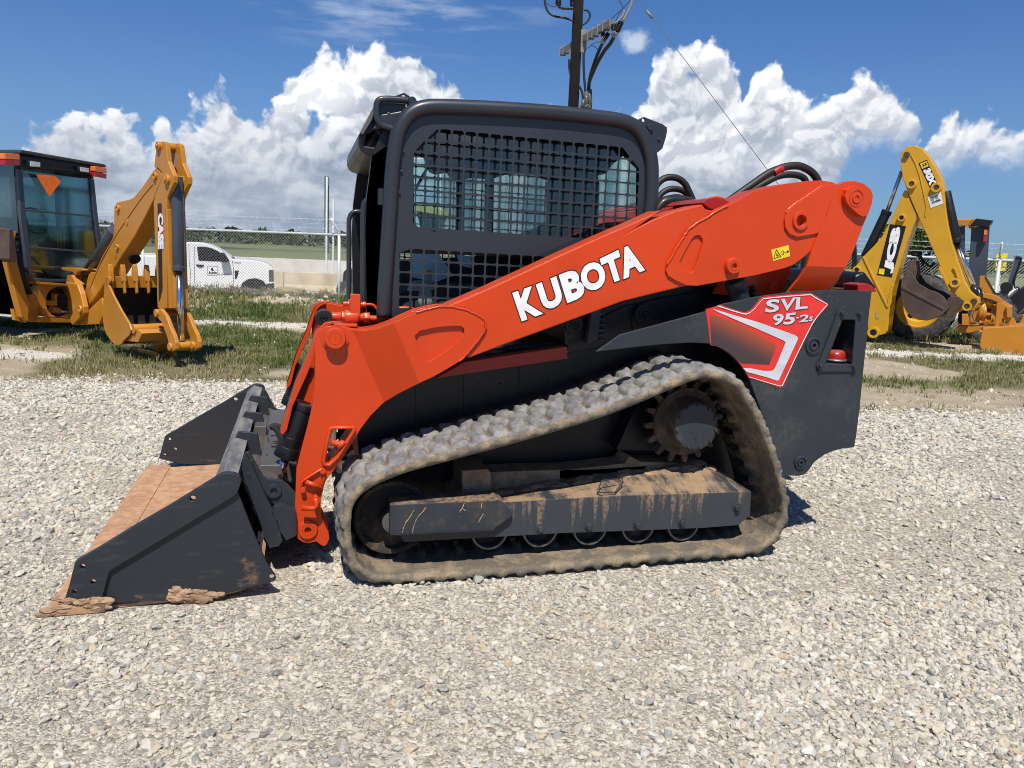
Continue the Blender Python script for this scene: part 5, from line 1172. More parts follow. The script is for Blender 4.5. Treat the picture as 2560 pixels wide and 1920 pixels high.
# utility pole
pb = wpt('O', 1434, 270, 23); pt_ = wpt('O', 1451, 0, 23)
UP = thing('utility_pole', 'dark wooden utility pole with crossarm and cable risers above the cab', 'utility pole', (pt_.x - .05, 23, -.6))
UO = UP.location
PX = pt_.x - .05
mb = MB(); mb.tube([(0, 0, 0), (0, 0, 6), (0, 0, 13)], [.17, .152, .13], 16); mb.build('pole', WOOD, UP)
def up(x, y, Y=23.0): return tuple(wpt('I', x, y, Y) - UO)
def upt(nm, pts, Y, r, m=HOSE, sm=6, Y2=None):
    n_ = len(pts); P_ = [up(x, y, Y + (0 if Y2 is None else (Y2 - Y) * i / (n_ - 1))) for i, (x, y) in enumerate(pts)]; mb = MB(); mb.tube(smoothpts(P_, sm) if sm else P_, r, 10); return mb.build(nm, m, UP)
ca, cb = Vector(up(572, 728, 24.3)), Vector(up(1268, 318, 21.3))
mb = MB(); mb.bar(ca, cb, .15, .17); CA = mb.build('crossarm', paint('weathered_grey_crossarm', (.17, .16, .14), .7, .3), UP, .006)
for u in (.03, .10, .62, .70, .80, .90): c = ca.lerp(cb, u); mb = MB(); mb.bar(c + Vector((-.0, 0, -.12)), c + Vector((0, 0, .14)), .195, .02, (0, 1, 0)); mb.build('strap', WMET, CA)
upt('cable', [(340,-40),(345,40),(370,130),(420,195),(500,230),(620,250),(740,290)], 22.8, .030); upt('cable', [(880,135),(930,145),(965,190),(960,250),(920,310),(860,345)], 22.9, .028)
upt('cable', [(1310,490),(1250,600),(1170,700),(1080,850),(1010,1000),(960,1130),(950,1260)], 21.6, .052, Y2=22.9); upt('cable', [(1160,570),(1120,640),(1060,780),(1010,920),(965,1080),(945,1250)], 21.9, .045, Y2=22.9)
upt('cable', [(880,720),(880,900),(890,1100),(905,1280)], 22.8, .034); upt('cable', [(820,1190),(860,1280),(870,1400)], 22.8, .034); upt('cable', [(680,820),(680,940),(695,1020)], 22.95, .03)
for q, Yq in (([(1425,290),(1480,190),(1530,80),(1550,-10)], 21.3), ([(1310,330),(1380,270),(1425,210),(1440,150)], 21.4)): upt('riser_tube', q, Yq, .034, WMET)
for q in ([(1260,270),(1330,200),(1410,130),(1530,0)], [(1310,330),(1370,190),(1420,110),(1370,0)], [(900,680),(960,650),(1020,600),(1130,572)], [(990,630),(1040,650),(1080,690)], [(360,35),(420,80),(500,97)]): upt('jumper_wire', q, 21.8, .010)
def insul(x0, y0, x1, y1, r, Y, n=6):
    a, b = Vector(up(x0, y0, Y)), Vector(up(x1, y1, Y)); mb = MB(); mb.cyl(a, b, r * .5, 12)
    for k in range(n): c = a.lerp(b, (k + .5) / n); d = (b - a).normalized() * .012; mb.cyl(c - d, c + d, r, 14, r * .75)
    mb.build('insulator', BLACK, UP)
insul(1400, 300, 1340, 440, .085, 21.4); insul(1300, 340, 1290, 420, .075, 21.2); insul(1225, 460, 1150, 560, .07, 21.6); insul(1150, 450, 1145, 520, .06, 21.8, 4); insul(530, -20, 530, 85, .085, 22.6); insul(728, -10, 728, 90, .085, 22.7)
mb = MB(); mb.cyl(up(1330, 430, 21.4), up(1295, 500, 21.5), .075, 12); mb.cyl(up(1165, 520, 21.6), up(1150, 590, 21.7), .07, 12); mb.build('cable_clamp', WMET, UP)
mb = MB(); mb.bar(up(530, 100, 22.6), up(590, 120, 22.6), .05, .05); mb.bar(up(590, 120, 22.6), up(725, 125, 22.7), .05, .05); mb.build('switch_bracket', BLACK, UP)
mb = MB(); mb.tube([up(965, 1530, 22.8), up(965, 1240, 22.8)], .065, 14); mb.tube([up(915, 1530, 22.8), up(915, 1270, 22.8)], .06, 14); mb.tube([up(870, 1530, 22.7), up(870, 1370, 22.7)], .05, 12)
mb.tube([(.75, -.2, 0), up(965, 1500, 22.8)], .065, 12); mb.tube([(.55, -.2, 0), up(905, 1500, 22.8)], .06, 12); mb.build('cable_conduit', paint('grey_conduit', (.07, .075, .075), .7, .2), UP)
mb = MB(); mb.bar(up(800, 1500, 22.9), up(960, 1450, 22.7), .04, .06); mb.bar(up(820, 1465, 22.9), up(970, 1475, 22.7), .04, .06); mb.build('standoff_bracket', WMET, UP)
mb = MB(); mb.bar(up(885, 410, 22.8), up(875, 720, 22.8), .06, .16); mb.build('riser_shield', WMET, UP)
ga_ = wpt('O', 1592, -10, 20); gb_ = wpt('O', 1930, 440, 20); d = (gb_ - ga_); gb_ = ga_ + d * ((ga_.z - .05) / (ga_.z - gb_.z)); top = Vector((PX, 23, 12.2)); 
mb = MB(); mb.cyl((0, 0, 0), ga_ - gb_, .008, 6); mb.cyl(ga_ - gb_, (ga_ + (ga_ - gb_).normalized() * 1.5) - gb_, .012, 6)
GW = mb.build('guy_wire', simple('dull_wire', (.10, .10, .11), .6), None, loc=gb_); tag(GW, 'thin steel guy wire slanting down across the sky right of the pole', 'guy wire')
mb = MB(); c = wpt('I', 1790, 200, 20) - gb_; dd = (ga_ - gb_).normalized(); mb.cyl(c - dd * .12, c + dd * .12, .035, 8); mb.build('wire_clamp', WMET, GW)
# ---- trees: dark far wood as one mass, one nearer tree at the right
def mat_leaf(nm, a, b):
    m, g, bs = newmat(nm); at = g.n('ShaderNodeAttribute', attribute_name='tone'); co = objco(g); c = g.mix(g.ss(g.m('ADD', at.outputs['Fac'], g.m('MULTIPLY', g.m('SUBTRACT', g.noise(co, .5, 3), .5), .6)), .2, .8), a, b)
    g.put(bs.inputs['Base Color'], c); bs.inputs['Roughness'].default_value = .8; bs.inputs['Specular IOR Level'].default_value = .1; return m
LEAFD = mat_leaf('far_tree_foliage', (.035, .058, .026), (.075, .105, .045)); LEAF = mat_leaf('oak_foliage', (.030, .060, .018), (.10, .14, .045))
def leafmesh(name, P, size, m, seed, parent=None):
    r = np.random.default_rng(seed); n = len(P); nrm = r.normal(0, 1, (n, 3)); nrm /= np.linalg.norm(nrm, axis=1)[:, None]; t = np.cross(nrm, r.normal(0, 1, (n, 3))); t /= np.linalg.norm(t, axis=1)[:, None]; b = np.cross(nrm, t); s = (size * r.uniform(.6, 1.4, n))[:, None]
    V = np.stack([P - t * s, P - b * s * .6, P + t * s, P + b * s * .6], 1).reshape(-1, 3); me = bpy.data.meshes.new(name); me.vertices.add(n * 4); me.vertices.foreach_set('co', V.ravel()); me.loops.add(n * 4); me.loops.foreach_set('vertex_index', np.arange(n * 4)); me.polygons.add(n); me.polygons.foreach_set('loop_start', np.arange(0, n * 4, 4)); me.update(calc_edges=True)
    a = me.attributes.new('tone', 'FLOAT', 'POINT'); a.data.foreach_set('value', np.repeat(r.uniform(0, 1, n), 4).astype(np.float32)); me.materials.append(m); o = bpy.data.objects.new(name, me); COL.objects.link(o)
    if parent is not None: o.parent = parent
    return o
r = np.random.default_rng(8); Ps = []
for (d0, d1, cnt, hs) in ((165, 200, 260, 3.0), (280, 380, 420, 4.5), (600, 900, 520, 8.0)):
    for _ in range(cnt):
        y = r.uniform(d0, d1); x = r.uniform(-.78, .78) * y
        if d0 == 165 and vnoise(x, y, .02, 3) < .35: continue
        h = hs * r.uniform(.6, 1.3); z = float(hgt(x, y)); k = 46; w = h * .75
        u = r.normal(0, 1, (k, 3)); u /= np.linalg.norm(u, axis=1)[:, None]; u *= r.uniform(.55, 1, (k, 1)); Ps.append((np.array([x, y, z + h * .52]) + u * np.array([w, w, h * .5]), np.full(k, h * .17)))
P = np.concatenate([p[0] for p in Ps]); sz = np.concatenate([p[1] for p in Ps]); o = leafmesh('tree_line', P, sz, LEAFD, 4); o['kind'] = 'stuff'; o['label'] = 'dark far-off belt of trees along the horizon'
def tree(loc, R, H, seed, label, n=2600):
    t = thing('tree', label, 'tree', loc, group='trees beyond the fence'); rr = random.Random(seed); mb = MB(); mb.tube([(0, 0, 0), (.1, 0, H * .3), (.15, .1, H * .55)], [.32, .24, .12], 10)
    lm = []
    for k in range(9):
        a = rr.uniform(0, 6.28); e = Vector((cos(a) * R * rr.uniform(.4, .85), sin(a) * R * rr.uniform(.4, .85), H * rr.uniform(.5, .85))); mb.tube([(.1, 0, H * .28), tuple(e * .55 + Vector((0, 0, H * .12))), tuple(e)], [.14, .08, .03], 6); lm.append(e)
    mb.build('trunk', WOOD, t); r = np.random.default_rng(seed); Q = []
    for e in lm + [Vector((0, 0, H * .8)), Vector((R * .3, 0, H * .7)), Vector((-R * .4, 0, H * .66))]:
        u = r.normal(0, 1, (n // 12, 3)); u /= np.linalg.norm(u, axis=1)[:, None]; u *= r.uniform(.35, 1, (n // 12, 1)) ** .6; Q.append(np.array(e) + u * np.array([R * .38, R * .38, H * .17]))
    leafmesh('crown', np.concatenate(Q), np.full(sum(len(q) for q in Q), .16), LEAF, seed, t); return t
p_ = wpt('D', 650, 950, 62); tree((p_.x, 62, -.6), 3.4, 5.6, 3, 'round dark green tree behind the yellow digger boom')
# ---- yellow exit sign
p_ = wpt('Y', 1000, 460, 21); SG = thing('exit_sign', 'yellow exit sign on a thin post behind the fence', 'sign', (p_.x, 21, -.2)); so_ = SG.location
def sw(x, y): return wpt('Y', x, y, 21) - so_
mb = MB(); q = [sw(932, 358), sw(1070, 360), sw(1068, 432), sw(1050, 575), sw(910, 570)]; mb.prism([(v.x, v.z) for v in [sw(932, 358), sw(1070, 360), sw(1062, 432), sw(930, 432)]], 0, .02); mb.prism([(v.x, v.z) for v in [sw(925, 436), sw(1062, 436), sw(1050, 572), sw(912, 570)]], 0, .02); mb.build('sign_panel', DECY, SG)
mb = MB(); mb.bar((sw(985, 570).x, .04, -1.0), (sw(985, 570).x, .04, sw(985, 360).z), .05, .05); mb.build('sign_post', GALV, SG)
F21 = Frame((so_.x, 21), (1, 0))
text_on(F21, 'EXIT', 'Y', [(955,375),(1035,377),(1035,415),(955,413)], -.004, .02).build('sign_text', DECK, SG); text_on(F21, 'ONLY', 'Y', [(940,480),(1040,482),(1036,525),(938,522)], -.004, .02).build('sign_text', DECK, SG)
for q in ([(935,362),(1066,364),(1060,430),(934,430)], [(929,440),(1058,440),(1046,568),(917,566)]):
    mb = MB(); pl_ = [F21.un('Y', x, y, -.003) for x, y in q]; mb.prism(ribbon(pl_ + pl_[:1], .012), -.004, -.002); mb.build('sign_border', DECK, SG)
# ================================================================ white pickup behind the fence
TY = 24.0
TK = thing('pickup_truck', 'white pickup truck with dark windows parked behind the chain-link fence', 'pickup truck', (wpt('J', 600, 700, TY).x, TY, -.62), radians(18)); KF = Frame((TK.location.x, TY), (cos(radians(18)), sin(radians(18))))
def KZ(pts, Y=0): return [(x, z + .62) for x, z in KF.L('J', pts, Y)]
side = [(-330,420),(160,420),(160,335),(178,290),(215,277),(330,281),(430,300),(520,342),(600,392),(690,458),(760,462),(860,466),(960,480),(1050,505),(1100,535),(1122,560),(1128,600),(1130,700),(1130,790),(1060,800),(1050,740),(1010,690),(930,664),(850,675),(790,715),(765,795),(690,790),(600,785),(300,755),(160,740),(-330,735)]
mb = MB(); mb.prism(KZ(side), 0, 1.95); mb.build('body', WHITE, TK, .03)
mb = MB(); mb.prism(KZ([(308,332),(330,325),(400,327),(470,345),(540,378),(600,428),(652,482),(640,486),(325,474)], -.01), -.012, .02); mb.build('side_window', simple('dark_window_glass', (.006, .007, .009), .35, spec=.25), TK, .005)
mb = MB(); mb.prism(KZ([(440,305),(530,350),(605,400),(688,455),(700,460),(690,470),(600,415),(520,355),(430,312)]), .2, 1.75); mb.build('windscreen', MATS['dark_window_glass'], TK)
mb = MB(); mb.prism(KZ([(560,392),(590,385),(612,410),(650,470),(655,486),(605,492),(560,490)], -.15), -.25, -.03); mb.build('wing_mirror', BLACK, TK, .02)
mb = MB(); mb.prism(KZ([(298,514),(380,518),(382,530),(340,545),(300,528)], -.03), -.03, -.005); mb.build('door_handle', BLACK, TK, .006)
mb = MB(); mb.prism(KZ([(1070,575),(1122,568),(1126,700),(1075,700)], -.008), -.008, .3); mb.build('headlight', simple('smoked_headlamp', (.10, .09, .08), .1, coat=1), TK, .01)
mb = MB(); mb.prism(KZ([(1045,720),(1130,712),(1132,800),(1060,800)], -.03), -.02, 1.97); mb.build('front_bumper', simple('dark_bumper', (.10, .105, .11), .25, .7), TK, .02)
mb = MB(); mb.prism(KZ([(708,580),(755,580),(735,660),(712,675)], -.01), -.006, .002); mb.build('fender_vent', BLACK, TK)
for q in ([(222,300),(225,480),(240,600),(232,740)], [(682,470),(696,560),(696,690),(690,790)], [(280,330),(278,480),(285,740)]):
    mb = MB(); mb.prism(ribbon(KZ(q, -.004), .012), -.004, -.001); mb.build('panel_gap', BLACK, TK)
mb = MB(); mb.prism(KZ([(-330,425),(160,425),(215,300),(160,290),(160,335)], .1), .1, 1.85) if False else None
for x in (930, -140):
    cx, cz = KF.un('J', x, 815, 0); w_ = thing('w', '', '') if False else None
    mb = MB(); mb.lathe([(.19, .03), (.21, 0), (.36, .0), (.39, .03), (.40, .22), (.0005, .22)], (cx, .02, cz + .62 - .0), 'y', 32); wh = mb.build('wheel', TYRE, TK)
    mb = MB(); mb.lathe([(.0005, .04), (.06, .03), (.12, .08), (.20, .04), (.22, .02), (.22, .05)], (cx, .0, cz + .62), 'y', 28); mb.build('rim', GALV, wh)
mb = MB(); mb.prism(circ(*[KZ([(925, 790)])[0]][0], .52, 30), .02, .5); mb.build('wheel_well', BLACK, TK) if True else None
def ttxt(t, q, m=DECK, b=.0, nm='door_lettering'): 
    o = text_on(KF, t, 'J', q, -.006, b).build(nm, m, TK); o.location.z = .62
ttxt('Austin', [(430,585),(518,585),(518,618),(430,618)], b=.03); ttxt('SILVERADO', [(530,612),(668,612),(668,628),(530,628)]); ttxt('TM3515', [(697,490),(775,490),(775,508),(697,508)])
mb = MB(); f_ = KZ([(418,532),(526,534),(526,630),(418,630)], -.005); mb.prism(ribbon(f_ + f_[:1], .010), -.005, -.002); mb.prism(KZ([(455,560),(468,548),(480,556),(478,572),(492,580),(470,584),(460,575)], -.005), -.006, -.003); mb.build('door_emblem', DECK, TK)
# ================================================================ golden-orange backhoe at the left
CF = Frame((-4.35, 9.35), (.745, -.667)); cu_n, cL, cp = CF.un, CF.L, CF.p3          # boom / bucket frame
CB = thing('backhoe_loader', 'golden-orange backhoe loader with glazed cab and raised boom, far left of the yard', 'backhoe loader', CF.O, CF.rz)
RF = Frame((-6.62, 10.45), (.30, .954)); rL, rp = RF.L, RF.p3                          # cab rear frame
class Sub:
    """builds in the rear frame but stores in the machine's own coordinates"""
def RM(): 
    return Matrix.Translation(CF.O * -1)
R_OFF = Matrix.Rotation(-CF.rz, 4, 'Z') @ Matrix.Translation(RF.O - CF.O) @ Matrix.Rotation(RF.rz, 4, 'Z')
def rbuild(mb, nm, m, par=CB, bevel=0.0, **k):
    bmesh.ops.transform(mb.bm, matrix=R_OFF, verts=mb.bm.verts); return mb.build(nm, m, par, bevel, **k)
# -- cab
roofp = [(0,66),(60,66),(165,72),(450,112),(725,162),(820,182),(822,262),(722,272),(650,232),(500,205),(200,188),(150,200),(0,190)]
mb = MB(); mb.prism(rL('V', [(150,72),(450,112),(725,162),(800,180),(800,250),(722,262),(650,232),(500,205),(200,188),(150,200)], 0), 0, 1.75); CC = rbuild(mb, 'cab', BLACK, CB, .03, label='black framed cab with tinted windows')
ra, rb2 = RF.un('V', 150, 72, 0), RF.un('V', 800, 180, 0); zr = (ra[1] + rb2[1]) / 2
mb = MB(); mb.prism([(ra[0] - .02, ra[1]), (rb2[0] + .02, rb2[1]), (rb2[0], rb2[1] + .045), (ra[0], ra[1] + .05)], -.03, 1.8); rbuild(mb, 'cab_roof', paint('dusty_black_roof', (.03, .032, .03), .6, .5), CC, .015)
for q, nm in (([(38,70),(152,76),(152,166),(38,162)], 1), ([(728,168),(820,184),(820,268),(728,250)], 1)):
    a = rL('V', q, -.10); hgt2 = [(a[0][0], (a[0][1] + a[3][1]) / 2), (a[1][0], (a[1][1] + a[2][1]) / 2)]
    mb = MB(); mb.prism([a[0], a[1], hgt2[1], hgt2[0]], -.10, .02); l1 = rbuild(mb, 'tail_light', LENSO, CC, .01)
    mb = MB(); mb.prism([(p[0], p[1] - .006) for p in (hgt2[0], hgt2[1])] + [a[2], a[3]], -.10, .02); rbuild(mb, 'red_lens', LENSR, l1, .01)
for q in ([(220,124),(318,138),(318,182),(222,176)], [(605,170),(692,184),(690,225),(608,212)]):
    mb = MB(); mb.prism(rL('V', q, -.06), -.06, .02); l1 = rbuild(mb, 'work_lamp', BLACK, CC, .008); mb = MB(); a = rL('V', q, -.065); c = (sum(p[0] for p in a) / 4, sum(p[1] for p in a) / 4); mb.prism([(c[0] + (p[0] - c[0]) * .8, c[1] + (p[1] - c[1]) * .8) for p in a], -.07, -.06); rbuild(mb, 'lamp_lens', LENSW, l1, .004)
for q in ([(132,190),(168,190),(182,400),(243,1040),(215,1040),(160,600)], [(690,262),(718,270),(748,560),(785,800),(755,830),(720,560)], [(185,500),(700,545),(702,560),(187,514)], [(215,785),(750,828),(750,840),(216,800)], [(225,1030),(530,1042),(530,1060),(225,1055)]):
    mb = MB(); mb.prism(rL('V', q, 0), -.012, .04); rbuild(mb, 'window_frame', CGREY, CC, .004)
mb = MB(); mb.prism(rL('V', [(168,200),(692,272),(722,560),(755,828),(560,1040),(243,1035),(182,400)], .01), .012, .018); rbuild(mb, 'rear_window', TINT, CC)
xl = RF.un('V', 150, 600, 0)[0]; xr = RF.un('V', 770, 800, 0)[0]; zt = ra[1] - .12; zb = RF.un('V', 230, 1030, 0)[1]
mb = MB(); mb.box((xl + .01, .85, (zt + zb) / 2), (.006, 1.6, zt - zb)); rbuild(mb, 'side_window', TINT, CC)
mb = MB(); mb.box((xr - .02, .85, (zt + zb) / 2), (.006, 1.6, zt - zb)); rbuild(mb, 'side_window', TINT, CC)
mb = MB(); mb.prism([(xl, zb), (xr, zb), (xr - .04, zt), (xl + .04, zt)], 1.62, 1.63); rbuild(mb, 'windscreen', TINT, CC)
mb = MB()
for a, b in (((xl, 1.65, zb), (xl, 1.6, zt)), ((xr, 1.65, zb), (xr - .04, 1.6, zt)), ((xl, .78, zb), (xl, .74, zt)), ((xr, .78, zb), (xr, .74, zt)), ((xl + .36, 1.62, zb), (xl + .36, 1.6, zt))): mb.bar(a, b, .07, .07)
rbuild(mb, 'pillar', BLACK, CC, .005)
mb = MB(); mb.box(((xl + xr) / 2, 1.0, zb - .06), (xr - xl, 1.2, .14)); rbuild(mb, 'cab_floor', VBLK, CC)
mb = MB(); mb.box(((xl + xr) / 2 - .15, .75, zb + .5), (.48, .12, .62)); mb.box(((xl + xr) / 2 - .15, .52, zb + .22), (.48, .46, .16)); rbuild(mb, 'seat', SEAT, CC, .04)
mb = MB(); mb.prism(rL('V', [(390,830),(560,830),(585,1010),(395,1015)], .25), .22, .5); rbuild(mb, 'control_console', CGREY, CC, .02)
mb = MB()
for x in (440, 462, 486): mb.cyl(rp('V', x, 650, .3), rp('V', x + 10, 830, .3), .011, 8)
rbuild(mb, 'control_lever', CYEL, CC)
mb = MB(); c = rp('V', 265, 590, 1.1); mb.tube([(c[0] + .2 * cos(t * pi / 8), c[1] + .06 * sin(t * pi / 8), c[2] + .19 * sin(t * pi / 8)) for t in range(17)], .014, 8); rbuild(mb, 'steering_wheel', BLACK, CC)
mb = MB(); mb.prism(rL('V', [(275,229),(425,246),(468,289),(381,405),(330,325)], -.05), -.05, -.046); rbuild(mb, 'slow_vehicle_triangle', SMV, CB)
# -- rear frame
mb = MB(); hole = [(352,1180),(362,1150),(385,1120),(430,1098),(480,1092),(520,1096),(545,1120),(548,1300),(450,1330),(400,1315),(365,1280),(352,1240)]
mb.prism(rL('V', [(198,1355),(205,1290),(232,1140),(295,1065),(315,1062),(520,1090),(560,1110),(562,1340),(290,1322),(270,1368)], -.05), -.06, .02, [rL('V', hole, -.05)]); FRM = rbuild(mb, 'rear_frame', CYEL, CB, .008)
mb = MB(); mb.prism(rL('V', [(292,1058),(520,1075),(545,1100),(520,1092),(300,1078)], -.12), -.16, .3); mb.prism(rL('V', [(275,1325),(550,1345),(555,1372),(278,1368)], -.12), -.18, .2); mb.prism(rL('V', [(315,1255),(352,1255),(355,1285),(358,1315),(318,1312)], -.1), -.12, 0); rbuild(mb, 'frame_rail', CYEL, FRM, .006)
mb = MB()
for x, y in ((262, 1160), (238, 1335)): c = RF.un('V', x, y, -.1); mb.ycyl(c[0], c[1], -.11, -.05, .035, 18); mb.ycyl(c[0], c[1], -.125, -.11, .016, 8)
rbuild(mb, 'frame_pin', CYEL, FRM, .004)
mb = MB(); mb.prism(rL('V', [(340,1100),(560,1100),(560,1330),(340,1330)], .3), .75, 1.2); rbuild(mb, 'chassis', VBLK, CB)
mb = MB(); mb.prism(rL('V', [(360,1200),(415,1205),(420,1150),(455,1155),(440,1170),(440,1245),(358,1240)], .02), .02, .08); rbuild(mb, 'valve_bracket', CYEL, FRM, .004)
for k in range(4):
    mb = MB(); mb.tube(smoothpts([rp('V', 445, 1170 + 22 * k, .1), rp('V', 500, 1182 + 20 * k, .05), rp('V', 560, 1195 + 18 * k, .1)], 4), .026, 8); rbuild(mb, 'hydraulic_hose', HOSE, FRM)
mb = MB(); mb.cyl(rp('V', 390, 1270, .05), rp('V', 455, 1285, .05), .05, 18); sw_ = rbuild(mb, 'swing_cylinder', CYEL, FRM, .004); mb = MB(); mb.cyl(rp('V', 455, 1285, .05), rp('V', 560, 1298, .02), .028, 14); rbuild(mb, 'piston_rod', CHROME, sw_)
mb = MB(); mb.prism(rL('V', [(22,648),(110,675),(90,760),(100,860),(205,1230),(200,1365),(150,1330),(40,900)], -.16), -.20, -.10); rbuild(mb, 'stabiliser_arm', CYEL, CB, .008)
mb = MB(); mb.cyl(rp('V', 120, 820, -.05), rp('V', 215, 1150, -.05), .05, 16); mb.tube(smoothpts([rp('V', 205, 1200, -.1), rp('V', 160, 1050, -.12), rp('V', 175, 960, -.12), rp('V', 220, 980, -.1)], 5), .012, 8); rbuild(mb, 'stabiliser_cylinder', BLACK, CB)
mb = MB(); mb.prism(rL('V', [(0,650),(30,650),(70,905),(30,905),(0,880)], -.25), -.40, -.22); rbuild(mb, 'stabiliser_pad', RUST, CB, .01)
mb = MB(); mb.prism(rL('V', [(95,1265),(130,1340),(195,1365),(195,1372),(110,1352)], -.1), -.12, -.06); rbuild(mb, 'frame_foot', CYEL, CB)
# -- wheel
def tyre(name, loc_m, r, w, m, par, nlug=22, rim=None, rm=None, xf=None, mats=None):
    """agricultural tyre lathe with chevron lugs, axis along local y"""
    x0, y0, z0 = loc_m; mb = MB(); pr = [(r * .58, 0), (r * .62, -.02), (r * .78, -.03), (r * .93, .0), (r * .965, .03), (r * .97, w / 2), (r * .965, w - .03), (r * .93, w), (r * .78, w + .03), (r * .62, w + .02), (r * .58, w)]
    mb.lathe(pr, (x0, y0, z0), 'y', 48, True)
    for k in range(nlug):
        for sd in (0, 1):
            t = 2 * pi * (k + sd * .5) / nlug; rows = []
            P_ = []
            for f, dt in ((0.0, 0.0), (.5, .10), (1.0, .20)):
                yy = (0 + f * w * .52) if sd == 0 else (w - f * w * .52); P_.append((yy, t + dt))
            q = []
            for (yy, tt), rr_ in zip(P_, (r * .95, r, r)):
                for dd in (-.035, .035):
                    q.append([(x0 + rad * cos(tt + dd), y0 + yy, z0 + rad * sin(tt + dd)) for rad in (r * .90, rr_ + .012)])
            for a_ in range(2):
                A, B_, C_, D_ = q[2 * a_], q[2 * a_ + 1], q[2 * a_ + 2], q[2 * a_ + 3]
                for f_ in ((A[1], B_[1], D_[1], C_[1]), (A[0], A[1], C_[1], C_[0]), (B_[1], B_[0], D_[0], D_[1])): mb.poly(f_)
            mb.poly((q[0][0], q[1][0], q[1][1], q[0][1])); mb.poly((q[4][0], q[5][0], q[5][1], q[4][1]))
    if xf is not None: bmesh.ops.transform(mb.bm, matrix=xf, verts=mb.bm.verts)
    T = mb.build(name, m, par)
    if rm:
        mb = MB(); mb.lathe([(.0005, .10), (r * .10, .10), (r * .12, .06), (r * .36, .09), (r * .42, .04), (r * .54, .02), (r * .56, -.015), (r * .60, -.01), (r * .60, .05)], (x0, y0, z0), 'y', 40)
        for k in range(6): t = 2 * pi * k / 6; mb.ycyl(x0 + r * .2 * cos(t), z0 + r * .2 * sin(t), y0 + .04, y0 + .08, .018, 8)
        if xf is not None: bmesh.ops.transform(mb.bm, matrix=xf, verts=mb.bm.verts)
        mb.build('rim', rm, T)
        mb = MB()
        for k in range(5): t = 2 * pi * k / 5 + .3; mb.ycyl(x0 + r * .33 * cos(t), z0 + r * .33 * sin(t), y0 + .073, y0 + .078, .045 * r / .65, 14)
        if xf is not None: bmesh.ops.transform(mb.bm, matrix=xf, verts=mb.bm.verts)
        mb.build('rim_hole', BLACK, T)
    return T
R90 = Matrix.Rotation(radians(90), 4, 'Z')
wx, wz = RF.un('V', -95, 1260, -.1)
def wheelR(x, y, r, nm='rear_wheel'):           # wheel whose axle runs along the cab's width
    M_ = R_OFF @ Matrix.Translation((x, y, r - .02)) @ Matrix.Rotation(radians(-90), 4, 'Z'); return tyre(nm, (0, 0, 0), r, .46, IRON, CB, rim=1, rm=CYEL, xf=M_)
wheelR(xl - .62, .95, .74); wheelR(xr + .18, .95, .74)
# -- boom
boomn = [(985,297),(1010,320),(1022,350),(1018,380),(1002,400),(985,440),(965,500),(905,620),(840,740),(760,860),(700,960),(640,1050),(600,1110),(545,1185),(500,1270),(470,1290),(462,1285),(480,1235),(515,1190),(528,1130),(530,1085),(548,1000),(556,968),(570,955),(600,955),(640,890),(700,770),(715,700),(716,620),(716,545),(735,516),(815,498),(840,484),(890,425),(940,352),(965,315)]
mb = MB(); mb.prism(cL('A', boomn, -.16), -.16, .05); BM = mb.build('boom', CYEL, CB, .012)
mb = MB()
rib = [(960,400),(900,470),(850,540),(740,700),(640,870),(560,1060)]
mb.prism(ribbon(cL('A', rib, -.165), .018), -.168, -.158)
for x, y, r in ((740, 555, .040), (735, 800, .036), (972, 352, .045), (790, 637, .05), (720, 845, .05)):
    cx, cz = cu_n('A', x, y, -.17)
    if (x, y) in ((790, 637), (720, 845)): mb.ycyl(cx, cz, -.166, -.158, r, 20)
    else: mb.yring(cx, cz, -.185, -.158, r, r * .5, 20); mb.ycyl(cx, cz, -.175, -.158, r * .5, 12)
mb.build('pin_boss', CYEL, BM, .003)
mb = MB(); cy = cp('A', 825, 850, .0); mb.cyl((cy[0] + .04, -.0, cy[2]), (cy[0] + .11, .0, cy[2] - .05), .07, 20); mb.build('boom_opening', BLACK, BM)
mb = MB(); mb.cyl(cp('A', 720, 690, .0), cp('A', 560, 960, .0), .075, 22); bc = mb.build('boom_cylinder', CGREY, CB, .003)
mb = MB(); mb.tube(smoothpts([cp('A', 585, 870, -.1), cp('A', 545, 920, -.14), cp('A', 515, 980, -.14), cp('A', 512, 1060, -.1)], 5), .022, 8); mb.tube(smoothpts([cp('A', 600, 880, .1), cp('A', 560, 925, .05), cp('A', 530, 990, .02), cp('A', 520, 1070, 0)], 5), .018, 8); mb.build('hydraulic_hose', HOSE, CB)
# -- swing casting at the foot of the boom
mb = MB(); mb.prism(cL('V', [(512,1062),(575,1070),(605,1078),(630,1150),(652,1250),(652,1300),(610,1350),(565,1392),(545,1345),(570,1300),(560,1200),(535,1100)], -.25), -.27, -.20); mb.prism(cL('V', [(560,1350),(650,1300),(780,1180),(800,1290),(760,1385),(600,1392)], -.2), -.2, .2)
mb.prism(cL('V', [(470,948),(530,950),(630,958),(635,970),(590,985),(575,1010),(560,985),(500,975),(472,965)], -.2), -.2, .0); mb.prism(cL('V', [(525,1010),(560,1005),(590,1060),(600,1080),(520,1070)], -.2), -.22, .1); mb.yring(*cu_n('V', 605, 1270, -.3), -.30, -.27, .055, .02); mb.build('swing_post', CYEL, CB, .01)
